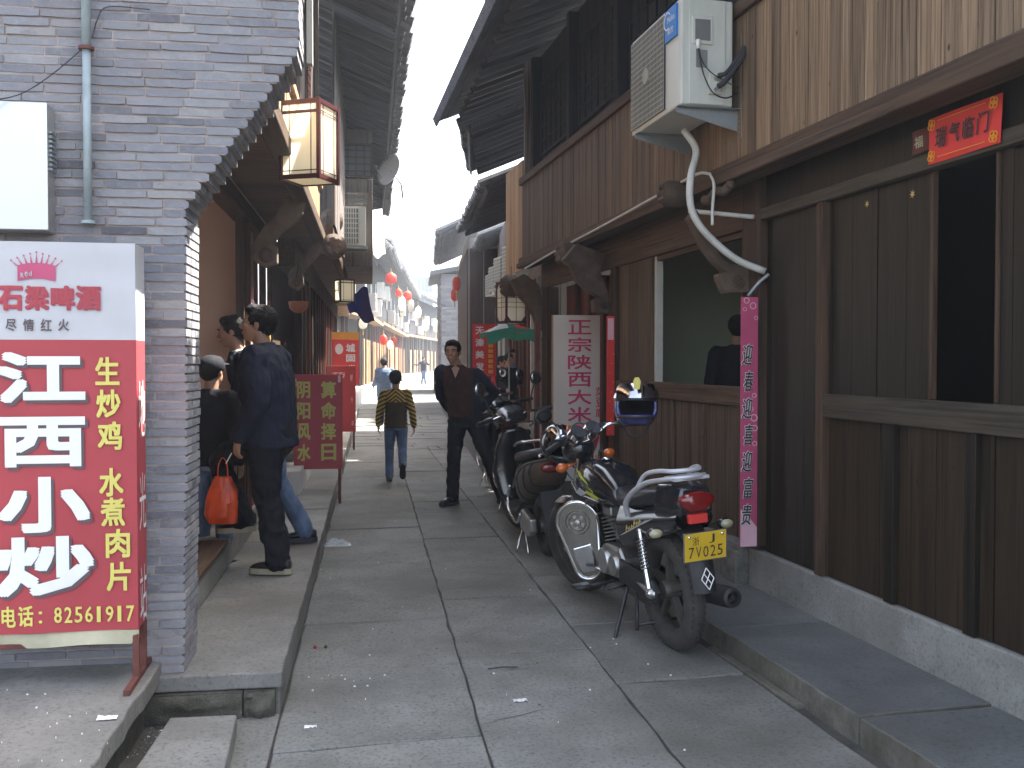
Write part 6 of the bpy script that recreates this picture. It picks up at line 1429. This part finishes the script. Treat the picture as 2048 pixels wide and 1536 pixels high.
    # exhaust on the right
    m = MB(); m.tube(catmull([(.70, -.03, .60), (.79, -.06, .52), (.77, -.09, .33), (.62, -.12, .23), (.38, -.13, .22), (.20, -.14, .25)], 5), .019, 10); ex = m.build('exhaust_pipe', M['chrome'], t, True)
    m = MB(); m.lathe([(.001, 0), (.030, 0), (.036, .04), (.05, .10), (.052, .50), (.047, .53), (.030, .535), (.026, .50), (.012, .50), (.012, .53), (.001, .53)], 22, M=T(.17, -.145, .255) @ Ry(-math.pi/2+.12)); m.build('muffler', M['blackm'], ex, 40)
    # seat, tail, rack
    rings = []
    for x, w_, zb, zt in ((.46, .075, .70, .775), (.34, .115, .68, .765), (.20, .13, .69, .775), (.05, .125, .72, .82), (-.10, .115, .745, .835), (-.20, .085, .76, .825)):
        cz = (zb+zt)/2; hz = (zt-zb)/2; rings.append([(x, w_*math.copysign(abs(math.cos(a))**.7, math.cos(a)), cz+hz*math.copysign(abs(math.sin(a))**.6, math.sin(a))) for a in [2*math.pi*k/18 for k in range(18)]])
    m = MB(); m.loft(rings); m.build('seat', M['seat'], t, True)
    for s_ in (1, -1):
        m = MB()
        m.grid(lambda a, b: ((.34*(1-a)-.30*a), s_*(.10+.035*math.sin(b*3.14)-.035*a), ((.47+.22*b)*(1-a)+(.66+.10*b)*a)), 12, 6)
        m.grid(lambda a, b: ((.34*(1-a)-.30*a), s_*(.09+.035*math.sin(b*3.14)-.035*a), ((.47+.22*b)*(1-a)+(.66+.10*b)*a)), 12, 6); sc_ = m.build('side_cover', M[c.get('side', 'blackp')], t, True)
        if near:
            m = MB(); m.add([(.22, s_*.139, .565), (.30, s_*.137, .54), (-.02, s_*.128, .67), (-.10, s_*.120, .69)], [(0, 1, 2, 3)]); m.build('silver_line', M['silver'], sc_)
            ob = MB()
            for i, ch in enumerate('Tianma'[:0]): pass
            for i in range(6):
                x = .20-i*.034; z = .575+i*.014; h_ = .042 if i in (0, 3) else .026
                ob.add([(x, s_*.142, z), (x-.012, s_*.142, z+.002), (x-.020, s_*.139, z+h_), (x-.010, s_*.139, z+h_)], [(0, 1, 2, 3)]); ob.add([(x-.008, s_*.142, z+h_*.5), (x-.028, s_*.139, z+h_*.55), (x-.028, s_*.139, z+h_*.75), (x-.010, s_*.141, z+h_*.7)], [(0, 1, 2, 3)])
            ob.build('side_script', M['gold'], sc_)
    # rack / grab rail
    m = MB(); side = [(.20, .12, .66), (.16, .145, .73), (.06, .15, .80), (-.08, .135, .865), (-.22, .105, .895), (-.30, .05, .905)]
    mir = [(x, -y, z) for x, y, z in side[::-1]]; m.tube(catmull(side+mir, 5), .0155, 10, flat=.7)
    up = [(.02, .145, .82), (-.05, .125, .90), (-.16, .105, .93), (-.25, .07, .935), (-.28, 0, .937)]; m.tube(catmull(up+[(x, -y, z) for x, y, z in up[-2::-1]], 5), .011, 8)
    m.box(-.31, -.20, -.09, .09, .893, .908); m.build('rear_rack', M[rackm], t, 50)
    # tail unit: the housing, the lens, its red reflector
    m = MB(); m.loft([[(x+.0, y*w_, z) for y, z in ((-1, zb), (1, zb), (1.05, (zb+zt)/2), (.8, zt), (-.8, zt), (-1.05, (zb+zt)/2))] for x, w_, zb, zt in ((-.10, .11, .70, .86), (-.22, .105, .71, .87), (-.33, .085, .73, .865))]); tl = m.build('tail_housing', M[tank], t, 30, bevel=.012)
    m = MB(); rings = []
    for x, k in ((-.325, 1.0), (-.345, .97), (-.362, .85), (-.372, .6)):
        rings.append([(x+.03*(1-math.sin(a))*0, .098*k*math.cos(a)*(1 if math.sin(a) > 0 else .85), .795+.050*k*math.sin(a)*(1 if math.sin(a) > 0 else 1.15)) for a in [2*math.pi*j/22 for j in range(22)]])
    m.loft(rings); m.build('tail_lens', M['redlens'], tl, True)
    m = MB(); m.cb((-.335, 0, .715), (.03, .095, .045)); m.build('rear_reflector', M['brightred'], tl, bevel=.004)
    # rear mudguard with its diamond mark, plate
    def rf(a, b):
        pth = catmull([(-.10, 0, .64), (-.22, 0, .66), (-.33, 0, .62), (-.375, 0, .50), (-.40, 0, .37)], 6); i = min(int(a*(len(pth)-1)), len(pth)-2); q = pth[i].lerp(pth[i+1], a*(len(pth)-1)-i)
        w_ = .075-.018*a; return (q.x+.03*(abs(b-.5)*2)**2, (b-.5)*2*w_, q.z)
    m = MB(); m.grid(rf, 20, 8); m.grid(lambda a, b: tuple(Vector(rf(a, b))+Vector((.005, 0, 0))), 20, 8); mg = m.build('rear_mudguard', M['blackm'], t, True)
    if near:
        m = MB(); Mk = T(-.398, 0, .44) @ Ry(.20)
        m.v += []; D = [(0, .050), (.032, 0), (0, -.050), (-.032, 0)]
        for i in range(4):
            a, b_ = Vector((0, *D[i])), Vector((0, *D[(i+1) % 4])); m.tube([a, b_], .0026, 4, Mk)
        m.tube([(0, -.016, .025), (0, .016, -.025)], .0026, 4, Mk); m.tube([(0, .016, .025), (0, -.016, -.025)], .0026, 4, Mk); m.build('diamond_mark', M['white'], mg)
    Mp = T(-.392, 0, .595) @ Ry(-.13)
    m = MB(); m.box(-.004, 0, -.112, .112, -.072, .072, Mp); m.build('plate_frame', M['chrome'], mg, bevel=.002)
    m = MB(); m.box(-.0065, -.0045, -.106, .106, -.066, .066, Mp); pt = m.build('number_plate', M['yellow'], mg)
    if near:
        L_ = [('浙', -.068, -.034, .010, .050), ('J', .018, .046, .012, .056)]+[(ch, -.088+i*.037, -.088+i*.037+.028, -.052, .002) for i, ch in enumerate('7V025')]
        b_ = MB()
        for (ch, x0, x1, z0, z1) in L_:
            vv, ff = glyph(ch, .012); b_.add([tuple(Mp @ Vector((-.0085, -(x0+(x1-x0)*q[0]), z0+(z1-z0)*q[1]))) for q in vv], ff)
        b_.build('plate_lettering', M['ink'], pt, fix=False)
        b_ = MB()
        for s_ in (-1, 1): b_.ball(tuple(Mp @ Vector((-.008, s_*.085, .052))), .008, 8, 6)
        b_.build('bolt', M['chrome'], pt, True)
    for s_ in (-1, 1):
        m = MB(); m.tube([(-.25, s_*.08, .655), (-.25, s_*.15, .655)], .009, 8); m.build('indicator_stem', M['blackm'], t, True)
        m = MB(); m.ball((-.255, s_*.185, .655), (.030, .044, .028), 14, 10); o = m.build('rear_indicator', M['blackp'], t, True)
        m = MB(); m.ball((-.268, s_*.187, .655), (.024, .036, .023), 12, 8); m.build('indicator_lens', M['amber'], o, True)
        shock(t, (.08, s_*.115, .60), (-.015, s_*.125, .30))
        m = MB(); m.tube([(.36, s_*.085, .34), (0, s_*.11, .30), (-.05, s_*.11, .30)], .017, 8); m.ball((-.01, s_*.115, .30), .030, 10, 8); m.build('swingarm', M['alu'] if s_ > 0 else M['blackm'], t, True)
        m = MB(); m.tube([(.33, s_*.10, .27), (.33, s_*.21, .26)], .011, 8); m.build('footrest', M['blackm'], t, True)
    m = MB(); m.prism([(.38, .40), (-.02, .365), (-.09, .32), (-.07, .27), (0, .245), (.40, .28)], .095, .115); m.build('chain_guard', M['blackm'], t, bevel=.005)
    # side stand and centre stand, gear lever
    m = MB(); m.tube([(.34, .09, .26), (.26, .22, .01)], .011, 8); m.slab([(.21, .20), (.30, .19), (.31, .24), (.22, .25)], .0, .010); m.build('side_stand', M['blackm'], t, 40)
    m = MB(); m.tube([(.20, .10, .27), (.10, .16, .09)], .010, 8); m.tube([(.20, -.10, .27), (.10, -.16, .09)], .010, 8); m.tube([(.12, .15, .11), (.12, -.15, .11)], .010, 8); m.build('centre_stand', M['blackm'], t, True)
    # polished leg guard, the large tear-drop plate on the left
    if near:
        m = MB(); outl = []
        top, bot = Vector((0, 0, .26)), Vector((0, 0, 0))
        ax = (top-bot).normalized(); pn = Vector((-ax.z, 0, ax.x))
        for k in range(15): a = math.pi*k/14; q = top+pn*(.118*math.cos(a))+ax*(.118*math.sin(a)); outl.append((q.x, q.z))
        for k in range(15): a = math.pi+math.pi*k/14; q = bot+pn*(.072*math.cos(a))+ax*(.072*math.sin(a)); outl.append((q.x, q.z))
        m.prism(outl, .215, .232); lg = m.build('leg_guard', M['alu2'], t, 30, bevel=.006)
        lg.matrix_local = T(.76, .15, .285) @ Rz(1.02) @ Ry(.16) @ T(0, -.225, 0)
        m = MB(); pts = [(x, .236, z) for x, z in outl]+[(outl[0][0], .236, outl[0][1])]; m.tube(pts, .011, 8); m.build('chrome_rim', M['chrome'], lg, True)
        m = MB(); cx_, cz_ = top.x, top.z
        for r_ in (.072, .052): m.lathe([(r_-.006, 0), (r_-.003, .006), (r_, 0)], 28, axis='Y', M=T(cx_, .232, cz_))
        m.lathe([(.001, .012), (.016, .010), (.022, 0)], 14, axis='Y', M=T(cx_, .232, cz_))
        for k in range(5): a = k*1.256; m.cb((cx_+.034*math.cos(a), .236, cz_+.034*math.sin(a)), (.014, .008, .014))
        m.build('round_boss', M['alu'], lg, 40)
        m = MB(); m.prism([(-.045, -.03), (.035, -.03), (.06, .05), (.062, .12), (-.05, .13), (-.055, .05)], .232, .248); m.build('pressed_panel', M['chrome'], lg, bevel=.009)
        m = MB(); m.tube([(.86, .0, .56), (.90, .16, .58), (.80, .13, .28), (.55, .08, .27)], .010, 8); m.build('guard_stay', M['chrome'], t, True)
        m = MB(); m.tube([(.50, .10, .25), (.52, .30, .235)], .010, 8); m.box(.47, .57, .24, .33, .235, .25); m.build('footboard', M['blackm'], t, True)
    return t
M['alu2'] = mat_metal('polished_steel', (.38, .365, .33), .18, .12, .5)
# nearest: black motorcycle
moto = motorcycle('motorcycle', 'black motorcycle with a silver rack and yellow number plate, nearest of the parked row', (1.87, 4.60, 0), math.pi/2+.08, -.08, .30)
def helmet(lab, loc, rz, mat, vis, r=.135, group=None, pitch=0., straps=True, col2=None):
    t = thing('helmet', lab, 'helmet', loc, 0, group); t.rotation_euler = (pitch, 0, rz)
    m = MB(); n = 20; rows = 14
    def sh(k, r0): # front is -Y; open face window
        vv = []; 
        return vv
    # shell from rings with the face opening left out
    ring = 36; R_ = []
    for i in range(rows+1):
        th = math.pi*(.0+.80*i/rows); rad = math.sin(th)*r; z = math.cos(th)*r*1.02
        R_.append([(rad*.93*math.cos(a), rad*1.08*math.sin(a)-(.02 if i > 9 and math.sin(a) < 0 else 0), z) for a in [2*math.pi*j/ring for j in range(ring)]])
    vs_ = [p for r_ in R_ for p in r_]; fs = []
    for i in range(rows):
        for j in range(ring):
            a = 2*math.pi*(j+.5)/ring; dz = R_[i][0][2]
            front = abs((a-1.5*math.pi)) < 1.05
            if front and -.062 < (R_[i][0][2]+R_[i+1][0][2])/2 < .035: continue
            fs.append((i*ring+j, i*ring+(j+1) % ring, (i+1)*ring+(j+1) % ring, (i+1)*ring+j))
    m.add(vs_, fs); o = m.build('shell', [M[mat], M['ntrou']], t, True); so = o.modifiers.new('s', 'SOLIDIFY'); so.thickness = .018; so.offset = -1; so.material_offset = 1
    m = MB(); m.tube([(r*.95*1.0*math.cos(a)*1.0, r*1.10*math.sin(a), .036) for a in [math.pi+.48+i*(math.pi-.96)/16 for i in range(17)]], .007, 6); m.tube([(r*.85*math.cos(a), r*1.04*math.sin(a)-.008, -.066) for a in [math.pi+.5+i*(math.pi-1.)/14 for i in range(15)]], .009, 6); m.build('opening_trim', M['blackm'], t, True)
    m = MB()
    def vf(a, b): an = math.pi+.35+a*(math.pi-.7); rr_ = r*(1.03+.02*b); zz = .045+.085*b; k = math.sqrt(max(0, 1-(zz/(r*1.25))**2)); return (rr_*math.cos(an)*k, rr_*1.10*math.sin(an)*k, zz)
    m.grid(vf, 18, 8); m.grid(lambda a, b: tuple(Vector(vf(a, b))*1.012), 18, 8); m.build('raised_visor', M[vis], t, True)
    m = MB(); m.prism([(-.016, .0), (.016, .0), (.022, .05), (.012, .075), (-.012, .075), (-.022, .05)], -r*1.13, -r*1.02, T(0, .012, .045) @ Rx(-.32)); m.build('brow_vent', M[col2 or 'silver'], t, bevel=.004)
    if straps:
        m = MB(); m.tube(catmull([(-.09, .0, -.09), (-.04, -.02, -.17), (.03, -.01, -.175), (.09, .0, -.09)], 4), .006, 6); m.build('chin_strap', M['ink'], t, True)
    return t
M['helmblue'] = mat_plain('blue_helmet_paint', (.045, .05, .17), .2, 0, .4, 12, coat=1.)
M['visor'] = mat_metal('mirrored_visor', (.5, .5, .52), .1, .25, .1)
q = gy(1272, 812, 5.45); helmet('blue full-face helmet with a silver brow hung on the nearest motorcycle mirror', q, -.30, 'helmblue', 'visor', .142, col2='oldyellow', pitch=-.05)
q = gy(1118, 888, 6.6); helmet('glossy black helmet with orange graphics tied down by a green cord on the second bike', q, .25, 'blackp', 'visor', .14, pitch=.2, straps=False, col2='orangelens')

q = gy(1165, 868, 6.95); m = MB()
rg = [[(a+.01*noise.noise(Vector((a*15, b_*15, z*15))), b_, z) for a, b_, _ in ringz((0, 0, z), rx, ry, n=18)] for z, rx, ry in ((-.10, .05, .05), (-.08, .11, .09), (.0, .13, .11), (.07, .10, .09), (.10, .03, .03))]
m.loft(rg); tag(m.build('saddle_bundle', M['pinkchar'], None, True, loc=(q.x, q.y, q.z-.02)), 'pink wrapped bundle held by a green cord on the second bike', 'bundle')
m = MB(); m.tube(catmull([gy(1135, 885, 6.78), gy(1142, 856, 6.76), gy(1160, 846, 6.78), gy(1178, 862, 6.78), gy(1190, 900, 6.8)], 5), .006, 6); m.tube(catmull([gy(1125, 930, 6.62), gy(1148, 960, 6.60), gy(1178, 930, 6.62)], 5), .005, 6); tag(m.build('bungee_cord', M['greencl'], None, True), 'green elastic cord looped over the pink bundle', 'cord')
# scooters
def scooter(lab, loc, rz, body, lean=-.08, steer=.3, front='blackm', mirrors=True, group='scooters parked in the row', body2=None):
    body2 = body2 or body
    t = thing('scooter', lab, 'scooter', loc, 0, group); t.rotation_euler = (lean, 0, rz); RW_ = .23; WB = 1.22
    wheel(t, 0, RW_, .10, .15, ('rubber', 'greyrim'), 5, tread=False)
    Ms = T(1.0, 0, .8) @ Ry(-.42) @ Rz(steer) @ Ry(.42) @ T(-1.0, 0, -.8)
    def st(m, nm, mt, par=None, sm=40): m.v = [tuple(Ms @ Vector(v_)) for v_ in m.v]; return m.build(nm, M[mt], par or t, sm)
    m = MB(); m.lathe([(RW_-.042+.042*math.cos(2*math.pi*k/12), .042*math.sin(2*math.pi*k/12)) for k in range(12)], 32, closed=True, axis='Y', M=T(WB, 0, RW_)); ft = st(m, 'tyre', 'rubber', None, True)
    m = MB(); m.lathe([(.15, -.03), (.14, 0), (.15, .03), (.001, .04), (.001, -.04)], 24, axis='Y', M=T(WB, 0, RW_)); st(m, 'rim', 'greyrim', ft)
    for s_ in (-1, 1): m = MB(); m.tube([(WB, s_*.07, RW_), (1.02, s_*.07, .72)], .02, 10); st(m, 'fork_leg', 'chrome')
    m = MB(); m.grid(lambda a, b: (WB-(RW_+.03)*math.cos(math.radians(-20+160*a)), (b-.5)*.14, RW_+(RW_+.03)*math.sin(math.radians(-20+160*a))-.03*(abs(b-.5)*2)**2), 16, 6); st(m, 'front_mudguard', body, None, True)
    # leg shield and front cowl
    def cowl(m, pts, ws, sq=.8): m.loft([[(x, w_*math.copysign(abs(math.cos(a))**sq, math.cos(a)), z+h_*math.sin(a)) for a in [2*math.pi*k/18 for k in range(18)]] for (x, z, h_), w_ in zip(pts, ws)])
    m = MB(); m.loft([[(x+.035*math.sin(a), w_*math.copysign(abs(math.cos(a))**.8, math.cos(a)), z) for a in [2*math.pi*k/18 for k in range(18)]] for z, x, w_ in ((.26, .90, .10), (.36, .94, .17), (.55, .98, .20), (.72, .97, .17), (.86, .93, .12), (.90, .92, .06))]); m.build('leg_shield', M[body2], t, True)
    m = MB(); m.loft([[(x, w_*math.copysign(abs(math.cos(a))**.7, math.cos(a)), z+h_*math.sin(a)) for a in [2*math.pi*k/16 for k in range(16)]] for x, z, w_, h_ in ((.92, .28, .12, .03), (.7, .26, .15, .035), (.45, .27, .14, .045), (.36, .32, .12, .06))]); m.build('floorboard', M['blackm'], t, True)
    m = MB(); m.loft([[(x, w_*math.copysign(abs(math.cos(a))**.7, math.cos(a)), z+h_*math.copysign(abs(math.sin(a))**.8, math.sin(a))) for a in [2*math.pi*k/20 for k in range(20)]] for x, z, w_, h_ in ((.46, .48, .10, .17), (.30, .52, .15, .17), (.05, .58, .16, .14), (-.18, .64, .14, .10), (-.34, .70, .08, .05))]); m.build('rear_body', M[body], t, True)
    m = MB(); m.loft([[(x, w_*math.copysign(abs(math.cos(a))**.7, math.cos(a)), z+h_*math.copysign(abs(math.sin(a))**.6, math.sin(a))) for a in [2*math.pi*k/18 for k in range(18)]] for x, z, w_, h_ in ((.50, .68, .07, .03), (.40, .71, .12, .045), (.15, .74, .135, .045), (-.10, .78, .12, .04), (-.24, .79, .08, .025))]); m.build('seat', M['seat'], t, True)
    for x, z, w_, h_ in ((.17, .552, .157, .158), (-.06, .605, .157, .132), (-.20, .648, .139, .099)):
        m = MB(); m.tube([(x, w_*math.copysign(abs(math.cos(q_))**.7, math.cos(q_)), z+h_*math.copysign(abs(math.sin(q_))**.8, math.sin(q_))) for q_ in [2*math.pi*k/28 for k in range(29)]], .006, 6); m.build('panel_trim', M['blackm'], t, True)
    m = MB(); m.tube(catmull([(-.33, .0, .76), (-.20, .16, .72), (.05, .19, .60), (.28, .17, .50)], 5), .009, 8); m.build('side_rail', M['greyrim'], t, True)
    m = MB(); m.ball((-.335, 0, .70), (.03, .085, .04), 14, 10); m.build('tail_lens', M['redlens'], t, True)
    m = MB(); m.grid(lambda a, b: (-.24-.10*a, (b-.5)*.15, .52-.25*a), 6, 4); m.grid(lambda a, b: (-.235-.10*a, (b-.5)*.15, .52-.25*a), 6, 4); m.build('rear_mudguard', M['blackm'], t, True)
    m = MB(); m.tube(catmull([(.16, .16, .82), (-.05, .17, .87), (-.25, .13, .89), (-.33, 0, .90), (-.25, -.13, .89), (-.05, -.17, .87), (.16, -.16, .82)], 4), .010, 8); m.build('grab_rail', M['chrome'], t, True)
    m = MB(); m.lathe([(.001, 0), (.04, 0), (.045, .28), (.03, .33), (.001, .33)], 16, M=T(.12, -.14, .22) @ Ry(-math.pi/2+.15)); m.build('muffler', M['chrome'], t, 40)
    m = MB(); m.loft([[(x, y, z) for x, z in ((.30, .17), (.05, .15), (-.08, .20), (-.08, .30), (.2, .34), (.32, .28))] for y in (.08, .14)]); m.build('engine_case', M['alu'], t, bevel=.015)
    m = MB(); m.tube([(.30, .10, .22), (.16, .22, .01)], .009, 6); m.tube([(.2, .12, .2), (.02, .15, .02)], .009, 6); m.tube([(.2, -.12, .2), (.02, -.15, .02)], .009, 6); m.build('stand', M['chrome'], t, True)
    m = MB(); m.tube(catmull([(.40, .17, .50), (.44, .19, .40), (.36, .20, .30), (.1, .20, .26), (-.02, .19, .34)], 4), .011, 8); m.build('crash_bar', M['chrome'], t, True)
    m = MB(); m.loft([[(x, w_*math.copysign(abs(math.cos(a))**.7, math.cos(a)), z+h_*math.sin(a)) for a in [2*math.pi*k/18 for k in range(18)]] for x, z, w_, h_ in ((.84, .97, .09, .03), (.90, .99, .14, .05), (1.0, 1.0, .15, .06), (1.09, .97, .11, .07), (1.14, .93, .05, .04))]); st(m, 'headset_cowl', body2, None, True)
    m = MB(); m.grid(lambda a, b: (.885+.10*b, (a-.5)*.22, 1.032+.05*b-.02*(abs(a-.5)*2)**2), 8, 5); st(m, 'dashboard', 'dash', None, True)
    m = MB(); m.tube([(.86, .33, 1.0), (.90, .1, 1.01), (.90, -.1, 1.01), (.86, -.33, 1.0)], .012, 8); st(m, 'handlebar', 'chrome', None, True)
    for s_ in (-1, 1):
        m = MB(); m.tube([(.885, s_*.20, 1.005), (.86, s_*.345, 1.0)], .018, 10); st(m, 'grip', 'blackm')
        m = MB(); m.tube([(.92, s_*.18, 1.0), (.92, s_*.33, .985)], .006, 6); st(m, 'lever', 'chrome')
        if mirrors:
            m = MB(); m.tube(catmull([(.90, s_*.17, 1.02), (.92, s_*.20, 1.12), (.90, s_*.24, 1.22)], 4), .0065, 6); st(m, 'mirror_stalk', 'ink', None, True)
            m = MB(); m.ball((.89, s_*.26, 1.27), (.016, .052, .062), 14, 10, T(0, 0, 0)); st(m, 'mirror', 'blackm', None, True)
            m = MB(); m.lathe([(.001, 0), (.9, 0), (1, .06)], 18, axis='X', M=T(.876, s_*.26, 1.27) @ Matrix.Diagonal((.04, .042, .052, 1))); st(m, 'mirror_glass', 'mirror')
    return t
b2_ = scooter('dusty brown scooter with tall dark mirrors, second in the parked row under the strapped helmet', (1.84, 7.0, 0), math.pi/2-.02, 'brownp', -.09, .25, body2='blackp')
scooter('red scooter with a bright dash, third in the parked row beside the standing man', (2.10, 8.95, 0), math.pi/2-.06, 'redpaint', -.08, .25, body2='blackp')
scooter('black scooter, fourth in the row, mostly hidden by the standing man', (2.28, 10.9, 0), math.pi/2-.1, 'blackp', -.08, .2)
scooter('farthest black scooter under the green canopy in front of the three people', (2.75, 13.6, 0), math.pi/2-.2, 'blackp', -.08, .2)
